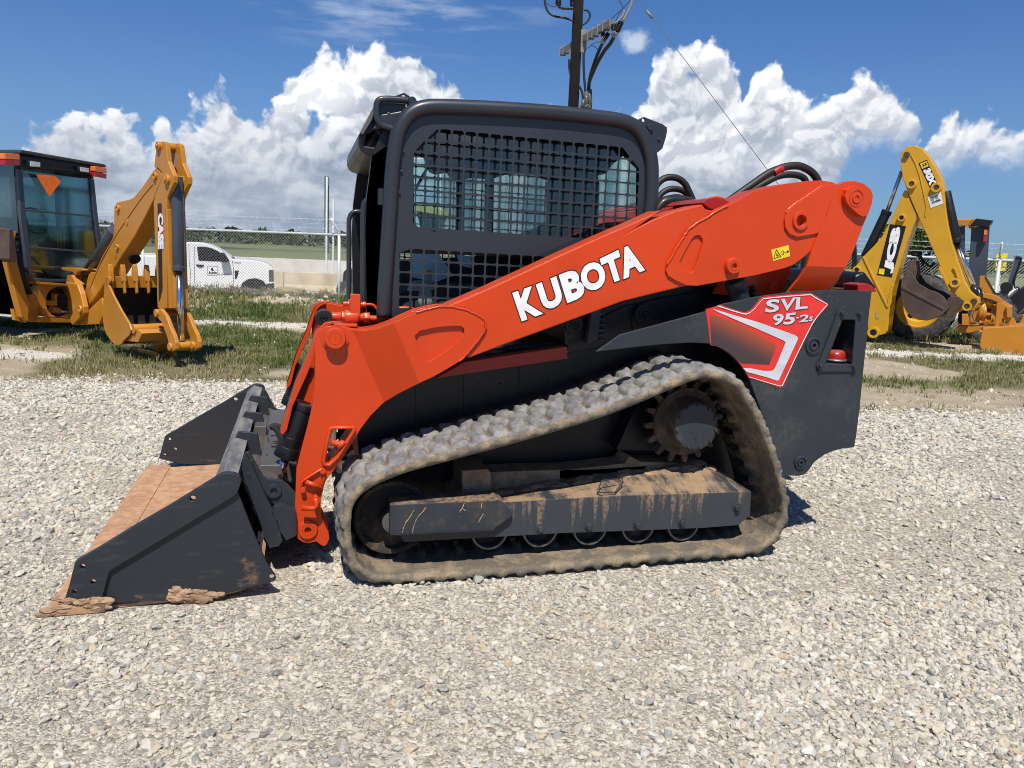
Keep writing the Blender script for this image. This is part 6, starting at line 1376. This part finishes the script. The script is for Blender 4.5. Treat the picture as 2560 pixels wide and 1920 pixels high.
# -- stick
stk = [(985,150),(1000,137),(1022,134),(1040,142),(1046,180),(1055,260),(1075,310),(1092,350),(1092,395),(1070,440),(1050,490),(1045,600),(1045,1185),(1015,1190),(990,1180),(986,1100),(984,1000),(975,800),(968,620),(964,520),(975,470),(1000,405),(1022,360),(1015,325),(990,300),(968,298),(975,220)]
SY0, SY1 = -.17, .04
mb = MB(); mb.prism(cL('A', stk, SY0), SY0, SY0 + .05); mb.prism(cL('A', stk, SY0), SY1 - .05, SY1); ST = mb.build('stick', CYEL, CB, .008)
fx = cu_n('A', 1043, 700, SY0)[0]; sk = cL('A', [(1050,480),(1045,600),(1045,1185),(990,1180),(980,900),(968,600),(1000,430)], SY0); mb = MB(); mb.prism(sk, SY0 + .051, SY1 - .051)
z0s, z1s = cu_n('A', 1043, 1180, SY0)[1], cu_n('A', 1043, 560, SY0)[1]; mb.box((fx + .02, (SY0 + SY1) / 2, (z0s + z1s) / 2), (.05, SY1 - SY0 + .0, z1s - z0s)); mb.build('stick_front', CYEL, ST, .006)
mb = MB()
for k, x, y, r in (('A', 1003, 165, .05), ('A', 1055, 375, .055)): cx, cz = cu_n(k, x, y, SY0); mb.ycyl(cx, cz, SY0 - .03, SY1 + .03, r, 20); mb.ycyl(cx, cz, SY0 - .045, SY0 - .03, r * .5, 10)
mb.build('stick_pin', CYEL, ST, .005)
mb = MB(); dk = [(992,526),(1008,522),(1016,530),(1018,800),(1022,1060),(1014,1100),(1004,1140),(1000,1130),(997,900),(993,700)]; mb.prism(cL('A', dk, SY0), SY0 - .004, SY0 - .001); mb.build('decal', DECK, ST)
text_on(CF, 'CASE', 'A', [(1026,586),(1029,812),(992,812),(992,586)], SY0 - .006, .07).build('letter', DECW, ST)
# -- bucket cylinder on the outside of the stick
def axial(k, a, b, Y): return cp(k, *a, Y), cp(k, *b, Y)
a, b = axial('A', (1112, 355), (1124, 948), -.07); c = cp('A', 1141, 1385, -.07)
mb = MB(); mb.cyl(a, b, .066, 24); mb.cyl(Vector(b) + Vector((0, 0, .06)), b, .069, 24); bk = mb.build('bucket_cylinder', CGREY, CB, .004); mb = MB(); mb.cyl(b, c, .037, 18); mb.build('piston_rod', CHROME, bk)
# -- bucket
BY0, BY1 = -.43, .24
sp_ = [(245,300),(300,300),(328,330),(330,372),(300,425),(360,560),(480,790),(612,1010),(640,1095),(612,1170),(520,1262),(490,1312),(430,1326),(385,1308),(330,1250),(270,1160),(235,1060),(220,960),(214,850),(225,650),(240,480)]
S_ = cL('U', sp_, BY0)
mb = MB(); mb.prism(S_, BY0, BY0 + .025); BU = mb.build('bucket', CYEL, CB, .006)
mb = MB(); mb.prism(S_, BY1 - .025, BY1); mb.build('side_plate', CYEL, BU, .006)
sh = cL('U', [(262,300),(250,480),(232,650),(222,850),(228,960),(243,1060),(277,1150),(335,1240),(388,1296),(430,1314),(484,1302),(515,1256),(606,1165)], BY0)
mb = MB(); mb.grid([[(x, BY0 + .02, z) for x, z in sh], [(x, BY1 - .02, z) for x, z in sh]]); mb.build('bucket_shell', CYEL, BU)
mb = MB(); mb.grid([[(x + .012, BY0 + .027, z + .008) for x, z in sh], [(x + .012, BY1 - .027, z + .008) for x, z in sh]]); mb.poly([(x, BY1 - .028, z) for x, z in S_][3:]); mb.build('shaded_inner_shell', paint('worn_shaded_bucket_steel', (.020, .014, .008), .6, .4, (.09, .065, .035), 0, .2, .2, .5), BU)  # inner sheet: worn steel, coloured extra dark to paint in the cavity's shade
lz0 = cu_n('U', 262, 300, BY0); lz1 = cu_n('U', 300, 420, BY0)
mb = MB(); mb.prism([(lz0[0] - .01, lz0[1] - .14), (lz0[0] + .02, lz0[1] - .14), (lz0[0] + .035, lz0[1]), (lz0[0] - .0, lz0[1])], BY0, BY1); mb.build('cutting_lip', CYEL, BU, .004)
for k in range(5):
    y_ = BY0 + .05 + (BY1 - BY0 - .10) * k / 4; mb = MB(); x0, z0 = lz0; mb.prism([(x0 - .02, z0 - .06), (x0 + .06, z0 - .06), (x0 + .05, z0 + .06), (x0 + .03, z0 + .14), (x0 + .012, z0 + .145), (x0 - .02, z0 + .06)], y_ - .028, y_ + .028); mb.prism([(x0 + .03, z0 - .22), (x0 + .07, z0 - .20), (x0 + .06, z0 - .05), (x0 + .02, z0 - .05)], y_ - .012, y_ + .012); mb.build('tooth', CYEL, BU, .008)
tb = cp('U', 640, 1080, BY0); mb = MB(); mb.cyl((tb[0] + .02, BY0 + .01, tb[2]), (tb[0] + .02, BY1 - .01, tb[2]), .055, 18); mb.prism(cL('U', [(612,1165),(640,1100),(700,1090),(760,1150),(700,1280),(520,1262)], BY0), BY0 + .03, BY1 - .03); mb.build('cross_tube', CYEL, BU, .004)
for Y_ in (-.18, .03):
    mb = MB(); mb.prism(cL('U', [(900,1000),(1000,985),(1070,1010),(1095,1060),(1060,1120),(1000,1150),(960,1200),(1010,1260),(1100,1420),(1125,1460),(1115,1510),(1085,1530),(1050,1510),(1040,1470),(960,1440),(850,1420),(760,1330),(740,1290),(880,1200),(920,1140)], -.1), Y_, Y_ + .03, [circ(*cu_n('U', 1075, 1482, -.1), .022, 12), circ(*cu_n('U', 888, 1335, -.1), .018, 10), circ(*cu_n('U', 798, 1375, -.1), .018, 10)])
    mb.ycyl(*cu_n('U', 1000, 1060, -.1), Y_ - .02, Y_ + .05, .04, 16); mb.build('bucket_ear', CYEL, BU, .004)
for Y_, q in ((-.24, [(990,850),(1000,805),(1035,780),(1072,785),(1150,890),(1180,960),(1215,1060),(1270,1180),(1300,1290),(1302,1380),(1250,1412),(1205,1390),(1195,1340),(1180,1230),(1090,980),(1040,930),(1005,900)]),):
    for yy in (Y_, .02):
        mb = MB(); mb.prism(cL('U', q, Y_), yy, yy + .045); mb.ycyl(*cu_n('U', 1025, 845, Y_), yy - .025, yy + .06, .045, 16); mb.ycyl(*cu_n('U', 1228, 1345, Y_), yy - .025, yy + .06, .045, 16); mb.build('bucket_link', CYEL, CB, .006)
x_, z_ = cu_n('U', 1228, 1345, -.2); mb = MB(); mb.ycyl(x_, z_, -.2, .06, .052, 20); x_, z_ = cu_n('U', 1025, 845, -.2); mb.ycyl(x_, z_, -.22, .05, .035, 16); mb.build('link_pin', CYEL, CB, .004)
mb = MB(); mb.prism(cL('U', [(1060,1130),(1100,1150),(1110,1300),(1095,1420),(1040,1440),(1010,1360),(1040,1250)], .0), -.05, .1); mb.build('link_block', CYEL, CB, .006)
mb = MB(); xx_, _z = cu_n('V', 640, 1330, -.1); 
# front half of the machine beyond the frame edge, engine hood and loader arms
mb = MB(); mb.box(((xl + xr) / 2, 2.6, 1.15), (.95, 1.9, .8)); rbuild(mb, 'engine_hood', CYEL, CB, .06)
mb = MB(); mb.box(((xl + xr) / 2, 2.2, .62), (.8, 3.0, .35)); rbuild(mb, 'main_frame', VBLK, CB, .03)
# ================================================================ yellow backhoe with lettered boom at the right
JF = Frame((6.94, 14.5), (.80, -.60)); jL, jp, ju = JF.L, JF.p3, JF.un
JB = thing('backhoe_loader', 'yellow backhoe with tall folded boom and brown digging bucket, right of the track loader', 'backhoe loader', JF.O, JF.rz)
bm1 = [(520,385),(540,400),(570,480),(608,565),(600,600),(585,640),(560,700),(530,780),(500,880),(470,980),(445,1060),(430,1130),(415,1250),(405,1330),(398,1390),(380,1415),(330,1428),(270,1432),(262,1400),(235,1260),(215,1160),(195,1080),(180,1035),(152,975),(156,945),(235,850),(295,790),(355,722),(420,600),(455,522),(490,440)]
mb = MB(); mb.prism(jL('D', bm1, -.18), -.18, .20); JM = mb.build('boom', JYEL, JB, .012)
mb = MB()
for q in ([(225,860),(300,1020),(400,1225)], [(400,1225),(408,1170),(440,1060)]): mb.prism(ribbon(jL('D', q, -.18), .035), -.20, -.175)
for x, y, r in ((498, 585, .055), (178, 958, .06), (297, 1405, .085)): cx, cz = ju('D', x, y, -.2); mb.yring(cx, cz, -.23, -.175, r * 1.25, r * .7, 20)
mb.build('boom_rib', JYEL, JM, .006)
mb = MB()
for x, y, r in ((498, 585, .045), (178, 958, .05), (297, 1405, .07)): cx, cz = ju('D', x, y, -.2); mb.ycyl(cx, cz, -.215, -.17, r * .9, 16)
mb.build('boom_pin', BLACK, JM)
mb = MB(); mb.prism(jL('D', [(415,630),(530,645),(428,1010),(322,992)], -.18), -.186, -.182); mb.build('decal', DECK, JM)
text_on(JF, 'JCB', 'D', [(368,962),(428,645),(516,655),(432,990)], -.190, .09).build('letter', DECW, JM)
mb = MB(); mb.prism(jL('D', [(340,948),(378,950),(372,992),(333,985)], -.18), -.190, -.187); mb.build('logo_patch', DECY, JM)
mb = MB(); mb.prism(jL('D', [(312,1260),(338,1262),(336,1306),(311,1304)], -.18), -.188, -.184); mb.build('warning_sticker', paint('faded_sticker', (.35, .30, .12), .6), JM)
stj = [(490,150),(495,118),(515,90),(545,73),(590,69),(640,84),(690,140),(740,220),(785,310),(802,400),(812,520),(830,640),(860,770),(900,900),(950,1040),(990,1110),(1050,1160),(1050,1195),(1005,1245),(960,1240),(925,1200),(880,1130),(850,1110),(800,1000),(740,860),(680,715),(600,540),(540,400),(505,300),(492,215)]
mb = MB(); mb.prism(jL('D', stj, -.20), -.20, .16); JS = mb.build('stick', JYEL, JB, .012)
mb = MB(); mb.prism(ribbon(jL('D', [(565,135),(600,200),(630,290),(655,400),(675,500),(668,580)], -.2), .022), -.212, -.195)
for x, y in ((572, 345), (748, 370), (880, 1050)): cx, cz = ju('D', x, y, -.2); mb.yring(cx, cz, -.26, -.195, .085, .045, 20)
mb.yring(*ju('D', 967, 1218, -.2), -.26, -.195, .08, .045, 20)
mb.prism(jL('D', [(770,930),(790,960),(850,1100),(845,1115),(760,950)], -.2), -.24, -.195); mb.prism(ribbon(jL('D', [(868,940),(885,960),(905,1020)], -.2), .03), -.23, -.195)
mb.build('stick_rib', JYEL, JS, .006)
mb = MB()
for x, y in ((572, 345), (748, 370), (880, 1050), (967, 1218), (535, 135), (1015, 1182)): cx, cz = ju('D', x, y, -.2); mb.ycyl(cx, cz, -.245, -.19, .05, 16)
mb.build('stick_pin', RUST, JS)
mb = MB(); mb.prism(jL('D', [(620,195),(678,170),(756,345),(700,367)], -.2), -.206, -.202); mb.build('decal', DECK, JS)
text_on(JF, '30X', 'D', [(700,225),(748,338),(700,358),(650,246)], -.210, .07).build('letter', DECW, JS)
mb = MB(); mb.prism(jL('D', [(630,198),(676,180),(692,215),(645,236)], -.2), -.209, -.206); mb.build('logo_patch', DECY, JS); text_on(JF, 'JCB', 'D', [(642,203),(674,190),(682,210),(650,224)], -.212, .05).build('letter', DECK, JS)
mb = MB(); mb.prism(jL('D', [(682,436),(775,398),(797,482),(706,516)], -.2), -.206, -.202); mb.build('white_sticker', paint('white_sticker', (.68, .68, .66), .6, .4), JS); text_on(JF, 'DARR', 'D', [(712,470),(775,448),(780,462),(716,485)], -.209, .05).build('letter', DECK, JS)
mb = MB(); mb.prism(jL('D', [(702,440),(725,432),(730,460),(708,466)], -.2), -.209, -.206); mb.prism(jL('D', [(732,430),(755,421),(762,445),(745,455)], -.2), -.209, -.206); mb.build('sticker_logo', paint('sticker_grey', (.25, .26, .26), .6), JS)
# cylinders
def cyl2(k, a, b, c, Y, rb, rr, par, m=BLACK, nm='hydraulic_cylinder'):
    a, b, c = jp(k, *a, Y), jp(k, *b, Y), jp(k, *c, Y); mb = MB(); mb.cyl(a, b, rb, 22); d = (Vector(b) - Vector(a)).normalized(); mb.cyl(Vector(b) - d * .08, b, rb * 1.08, 22); o = mb.build(nm, m, par, .004); mb = MB(); mb.cyl(b, c, rr, 16); mb.build('piston_rod', CHROME, o)
cyl2('D', (235, 870), (396, 532), (500, 250), -.02, .085, .036, JB)
cyl2('D', (812, 400), (893, 765), (1015, 1080), -.02, .085, .045, JB)
mb = MB(); mb.cyl(jp('D', 1012, 1075, -.02), jp('D', 1030, 1145, -.02), .06, 12); mb.build('cylinder_eye', BLACK, JB)
# bucket
bq = [(530,968),(545,960),(572,985),(620,1055),(690,1098),(750,1118),(800,1150),(826,1190),(832,1232),(790,1275),(740,1300),(680,1320),(620,1315),(560,1285),(520,1235),(498,1180),(490,1100),(498,1030)]
mb = MB(); mb.prism(jL('D', bq, -.42), -.42, -.38); JK = mb.build('bucket', RUST, JB, .006)
Qb = jL('D', bq, -.42); shell2 = Qb[8:] + Qb[:1]
mb = MB(); mb.prism(Qb, .34, .38); mb.build('side_plate', RUST, JK, .006); mb = MB(); mb.grid([[(x, -.40, z) for x, z in shell2], [(x, .36, z) for x, z in shell2]]); mb.build('bucket_shell', RUST, JK)
mb = MB(); mb.prism(jL('D', [(500,1070),(800,1225),(795,1245),(495,1090)], -.42), -.435, -.42); mb.prism(jL('D', [(822,1170),(850,1145),(905,1150),(940,1180),(938,1200),(900,1240),(850,1290),(800,1310),(830,1230)], -.3), -.3, .2); mb.build('bucket_ear', RUST, JK, .006)
for k in range(5):
    y_ = -.36 + .18 * k; x0, z0 = Qb[0]; mb = MB(); mb.prism([(x0 - .02, z0 - .12), (x0 + .09, z0 - .18), (x0 + .10, z0 + .02), (x0 + .05, z0 + .20), (x0 + .02, z0 + .20), (x0 - .03, z0 + .04)], y_ - .04, y_ + .04); mb.build('tooth', RUST, JK, .008)
mb = MB(); mb.prism(jL('D', [(810,1310),(830,1280),(950,1195),(970,1225),(935,1245)], -.15), -.2, -.1); mb.build('tipping_link', JYEL, JB, .006)
for q in ([(560,840),(600,830),(640,870),(650,930)], [(570,850),(620,860),(660,900),(700,930),(740,910)], [(1030,1080),(1060,1090),(1070,1150),(1050,1200)]): mb = MB(); mb.tube(smoothpts([jp('D', x, y, .1) for x, y in q], 5), .02, 8); mb.build('hydraulic_hose', HOSE, JB)
mb = MB(); mb.box((-1.4, .75, .75), (2.2, .8, .4)); mb.box((-.9, .2, .62), (1.6, .5, .5)); mb.build('rear_frame', JYEL, JB, .03)
mb = MB(); mb.prism(jL('D', [(0,1010),(60,990),(140,1000),(170,1050),(60,1100),(0,1090)], .3), .25, .9); mb.prism(ribbon(jL('D', [(150,740),(165,900),(150,1010)], .4), .09), .35, .45); mb.build('cab_base', BLACK, JB, .01)
mb = MB(); mb.prism(jL('D', [(95,955),(130,955),(160,1000),(165,1040),(140,1040)], .15), .1, .3); mb.build('side_guard', JYEL, JB, .008)
mb = MB(); mb.box((-2.3, .75, 2.66), (1.6, 1.5, .10)); [mb.bar((xx, yy, .9), (xx, yy, 2.65), .09, .09) for xx in (-3.0, -2.3, -1.6) for yy in (.06, 1.44)]; mb.box((-2.3, .75, 1.0), (1.5, 1.45, .5)); JC = mb.build('cab', BLACK, JB, .02)
mb = MB(); mb.box((-2.3, .05, 1.95), (1.3, .01, 1.3)); mb.box((-1.6, .75, 1.95), (.01, 1.3, 1.3)); mb.build('cab_window', TINT, JC)
mb = MB(); mb.box((-3.9, .75, 1.15), (1.7, .9, .75)); mb.build('engine_hood', JYEL, JB, .08)
tyre('rear_wheel', (-2.2, -.42, .70), .70, .45, TYRE, JB, rim=1, rm=JYEL, nlug=20); tyre('front_wheel', (-4.3, -.30, .48), .48, .36, TYRE, JB, rim=1, rm=JYEL, nlug=16)
# ================================================================ open-canopy tractor loader behind the yellow boom
OF = Frame((8.05, 14.9), (.86, -.51)); oL, op_, ou = OF.L, OF.p3, OF.un
OT = thing('tractor_loader', 'golden tractor loader with open canopy and wide front bucket at the right edge', 'tractor loader', OF.O, OF.rz)
cx, cz = ou('D', 607, 1292, .05); T = tyre('rear_wheel', (cx, .05, .66), .66, .46, TYRE, OT, rim=1, rm=JYEL, nlug=20)
ou2 = ou
cr_ = oL('D', [(595,604),(880,594),(1030,590),(1155,604),(1112,655),(1070,640),(1030,638),(985,662),(955,640),(880,636),(595,646)], .3)
mb = MB(); mb.prism(oL('D', [(595,604),(880,594),(1010,592),(975,640),(880,636),(595,646)], .25), .25, 1.3); mb.prism(oL('D', [(1010,592),(1030,590),(1155,604),(1112,655),(1070,640),(1030,638),(985,662),(975,640)], .25), .25, 1.3); CAN = mb.build('canopy', CYEL, OT, .02)
mb = MB(); mb.prism(oL('D', [(985,640),(1032,588),(1156,603),(1113,656),(1050,645)], .2), .2, 1.35); mb.build('canopy_edge', BLACK, CAN, .01)
mb = MB()
for q, w_ in (([(1062,650),(1050,850),(1030,1085)], .30), ([(925,645),(925,800),(918,1000)], .12)): mb.prism(ribbon(oL('D', q, .35), w_), .35, .47)
mb.prism(ribbon(oL('D', [(880,650),(905,690),(925,750)], .4), .06), .4, .5); mb.build('canopy_post', CGREY, OT, .01)
mb = MB(); mb.prism(oL('D', [(1086,666),(1114,670),(1106,755),(1080,762)], .2), .2, .32); tl_ = mb.build('tail_light', LENSR, OT, .01); mb = MB(); mb.prism(oL('D', [(1089,672),(1110,675),(1107,708),(1086,706)], .19), .19, .2); mb.build('amber_lens', LENSO, tl_)
def op(nm, pts, Y, d, m=CYEL, bv=.008, k='Y'): mb = MB(); mb.prism(oL(k, pts, Y), Y, Y + d); return mb.build(nm, m, OT, bv)
op('side_shield', [(728,632),(790,630),(820,670),(880,770),(950,885),(900,890),(720,800)], .1, .04); op('shield_edge', [(790,630),(812,650),(955,880),(930,885)], .08, .02, CGREY)
op('lift_arm', [(735,832),(900,860),(950,880),(1040,948),(1130,1000),(1118,1020),(1040,1000),(960,960),(880,925),(760,895)], -.1, .14)
op('arm_upright', [(935,965),(1010,960),(1060,990),(1128,1005),(1125,1140),(1150,1150),(1192,1242),(1090,1250),(1050,1170),(1000,1155),(960,1250),(912,1252),(930,1080)], -.2, .12)
op('arm_gusset', [(1052,1005),(1128,1005),(1125,1145),(1060,1140)], -.26, .05, CYEL)
op('lower_frame', [(458,1235),(640,1240),(760,1250),(900,1252),(900,1275),(760,1290),(600,1330),(458,1330)], .0, .4)
op('frame_bracket', [(510,1100),(580,1100),(605,1180),(600,1235),(510,1235)], -.1, .2)
for x0, y0, x1, y1, r in ((700,1190,790,960,.05), (760,1180,800,1000,.04), (620,1200,760,1190,.04), (800,900,850,1000,.06), (720,900,790,960,.06), (690,860,850,930,.035)):
    mb = MB(); mb.cyl(op_('Y', x0, y0, .0), op_('Y', x1, y1, .0), r, 12); mb.build('linkage_pipe', CYEL, OT)
for q in ([(665,775),(710,780),(740,820),(730,880)], [(640,1080),(650,1160),(690,1210),(740,1210)], [(660,1060),(640,1120),(660,1180)]): mb = MB(); mb.tube(smoothpts([op_('Y', x, y, -.15) for x, y in q], 5), .012, 8); mb.build('hose', STEEL, OT)
cx, cz = ou('Y', 830, 1120, .9); tyre('front_wheel', (cx, .85, .5), .50, .35, TYRE, OT, nlug=16, rim=1, rm=CYEL)
op('loader_bucket', [(765,1268),(1000,1255),(1269,1238),(1500,1225),(1500,1740),(1269,1642),(1180,1632),(760,1532),(733,1500),(733,1420)], -.55, .06, CYEL, .012)
mb = MB(); q = oL('Y', [(765,1268),(1500,1225),(1500,1260),(768,1300)], -.55); mb.prism(q, -.49, .3); mb.build('bucket_top', CYEL, OT, .01)
op('engine_hood', [(160,640),(290,640),(370,700),(380,860),(160,860)], .5, .8); op('hood_trim', [(155,625),(285,630),(290,665),(160,660)], .48, .04, GALV)
# ================================================================ dark boom machine at the right edge
DM = Frame((11.0, 14.6), (.90, -.43)); DT = thing('lift_machine', 'dark grey lift arm machine cut by the right edge of the picture', 'lift machine', DM.O, DM.rz)
def dp(nm, pts, Y, d, m=CGREY, bv=.01): mb = MB(); mb.prism(DM.L('Y', pts, Y), Y, Y + d); return mb.build(nm, m, DT, bv)
dp('upright_arm', [(1170,392),(1185,388),(1242,400),(1238,430),(1150,745),(1075,740)], .0, .2); dp('arm_cap', [(1165,385),(1245,398),(1243,412),(1165,400)], -.03, .26)
dp('elbow', [(950,880),(1000,800),(1035,745),(1080,725),(1120,730),(1140,760),(1135,800),(1090,830),(1060,920),(1000,925)], -.05, .25)
dp('main_boom', [(1060,930),(1120,880),(1190,820),(1269,775),(1400,700),(1400,930),(1269,1020),(1180,1120),(1120,1150),(1100,1080)], -.1, .4, BLACK)
mb = MB(); mb.tube(smoothpts([DM.p3('Y', x, y, -.05) for x, y in [(1240,410),(1225,480),(1180,600),(1150,700),(1160,780),(1200,770),(1215,830)]], 5), .014, 8); mb.build('hydraulic_hose', HOSE, DT)
mb = MB(); c = DM.un('Y', 1050, 770, -.06); mb.ycyl(c[0], c[1], -.08, -.05, .10, 20); mb.build('elbow_pin', BLACK, DT, .004)
dp('yellow_step', [(1190,1150),(1269,1110),(1400,1080),(1400,1230),(1200,1235)], .3, .3, CYEL); dp('base_frame', [(1180,1130),(1269,1060),(1400,980),(1400,1250),(1185,1250)], .62, 1.0, BLACK)
# ================================================================ small things behind: cart behind the fence, lift seen through the cab, boulder
p_ = wpt('J', 1950, 800, 22.5); UT = thing('utility_cart', 'black utility cart with roll cage behind the fence post', 'utility cart', (p_.x, 22.5, -.5)); UF = Frame((p_.x, 22.5), (1, 0))
def ul(pts, Y=0): return [(x, z + .5) for x, z in UF.L('J', pts, Y)]
mb = MB(); mb.prism(ul([(1860,600),(1900,560),(2040,555),(2200,560),(2200,820),(1880,830),(1850,760)]), 0, 1.2); mb.build('body', BLACK, UT, .05)
mb = MB()
for q in ([(1785,188),(1985,190),(1985,550)], [(2050,262),(2000,280),(1982,340),(1975,560)], [(1960,430),(2040,440)]): mb.tube([(x, .1, z) for x, z in ul(q)], .03, 8)
mb.build('roll_cage', BLACK, UT); mb = MB(); mb.ycyl(*ul([(1895, 790)])[0], -.05, .25, .28, 24); mb.build('wheel', TYRE, UT)
p_ = wpt('J', 1290, 850, 19.2); mb = MB(); bmesh.ops.create_icosphere(mb.bm, subdivisions=3, radius=1, matrix=Matrix.Diagonal((.42, .2, .14, 1))); rr = random.Random(4)
for v in mb.bm.verts: v.co *= 1 + .25 * (random.Random(round(v.co.x * 5) * 7 + round(v.co.z * 9)).random() - .5)
o = mb.build('boulder', paint('tan_rock', (.50, .40, .22), .9, .3, peel=.6), None, loc=(p_.x, 19.2, float(hgt(p_.x, 19.2)) + .05)); tag(o, 'flat tan rock lying on the weedy bank before the fence', 'rock')
LF = Frame((-.9, 11.5), (.97, -.24)); YM = thing('yellow_lift_arm', 'bright yellow lift arm glimpsed through the loader cab mesh', 'lift arm', LF.O, LF.rz)
mb = MB(); mb.prism(LF.L('B', [(380,808),(460,814),(560,824),(640,848),(690,880),(680,905),(560,880),(380,850)], 0), 0, .35); mb.build('arm', paint('lemon_yellow_paint', (.38, .32, .05), .5), YM, .02)
mb = MB(); mb.prism(LF.L('B', [(470,850),(560,885),(640,905),(600,1000),(560,1300),(480,1300),(500,960)], .05), .05, .3); q_ = LF.un('B', 520, 1290, .1); mb.box((q_[0], .17, q_[1] / 2), (.22, .24, q_[1])); mb.box((q_[0], .17, .12), (1.5, .9, .24)); mb.build('mast', BLACK, YM, .01)
# ---------------------------------------------------------------- give separate pieces objects of their own
def split_pieces(names, pad=.002):
    for o in [o for o in COL.objects if o.type == 'MESH' and o.name.split('.')[0] in names]:
        me = o.data; n = len(me.vertices); par = list(range(n))
        def find(a):
            while par[a] != a: par[a] = par[par[a]]; a = par[a]
            return a
        for e in me.edges:
            a, b = find(e.vertices[0]), find(e.vertices[1])
            if a != b: par[a] = b
        isl = {}
        for v in range(n): isl.setdefault(find(v), []).append(v)
        G = []
        for vs in isl.values():
            c = np.array([me.vertices[v].co[:] for v in vs]); G.append([c.min(0) - pad, c.max(0) + pad, set(vs)])
        ch = True
        while ch:
            ch = False
            for i in range(len(G)):
                for j in range(i + 1, len(G)):
                    if (G[i][0] <= G[j][1]).all() and (G[j][0] <= G[i][1]).all():
                        G[i] = [np.minimum(G[i][0], G[j][0]), np.maximum(G[i][1], G[j][1]), G[i][2] | G[j][2]]; G.pop(j); ch = True; break
                if ch: break
        if len(G) < 2: continue
        for lo, hi, vs in G[1:]:
            b = bmesh.new(); b.from_mesh(me); b.verts.ensure_lookup_table(); bmesh.ops.delete(b, geom=[v for v in b.verts if v.index not in vs], context='VERTS')
            m2 = bpy.data.meshes.new(me.name); b.to_mesh(m2); b.free()
            for mm in me.materials: m2.materials.append(mm)
            c = o.copy(); c.data = m2; COL.objects.link(c)
        b = bmesh.new(); b.from_mesh(me); b.verts.ensure_lookup_table(); bmesh.ops.delete(b, geom=[v for v in b.verts if v.index not in G[0][2]], context='VERTS')
        m2 = bpy.data.meshes.new(me.name); b.to_mesh(m2); b.free()
        for mm in me.materials: m2.materials.append(mm)
        o.data = m2
split_pieces({'clay_lump', 'drive_lug', 'mud_trickle', 'panel_seam', 'frame_bolt', 'weld_bead', 'panel_bolt', 'arm_pivot', 'boom_pin', 'stick_pin', 'pin_boss', 'cross_tube', 'rim_hole', 'front_post', 'frame_pin', 'guard_weld_tab', 'boom_rib', 'stick_rib', 'cable_clamp', 'control_lever', 'fitting', 'pillar', 'inner_post', 'locking_bracket', 'cable_conduit'})
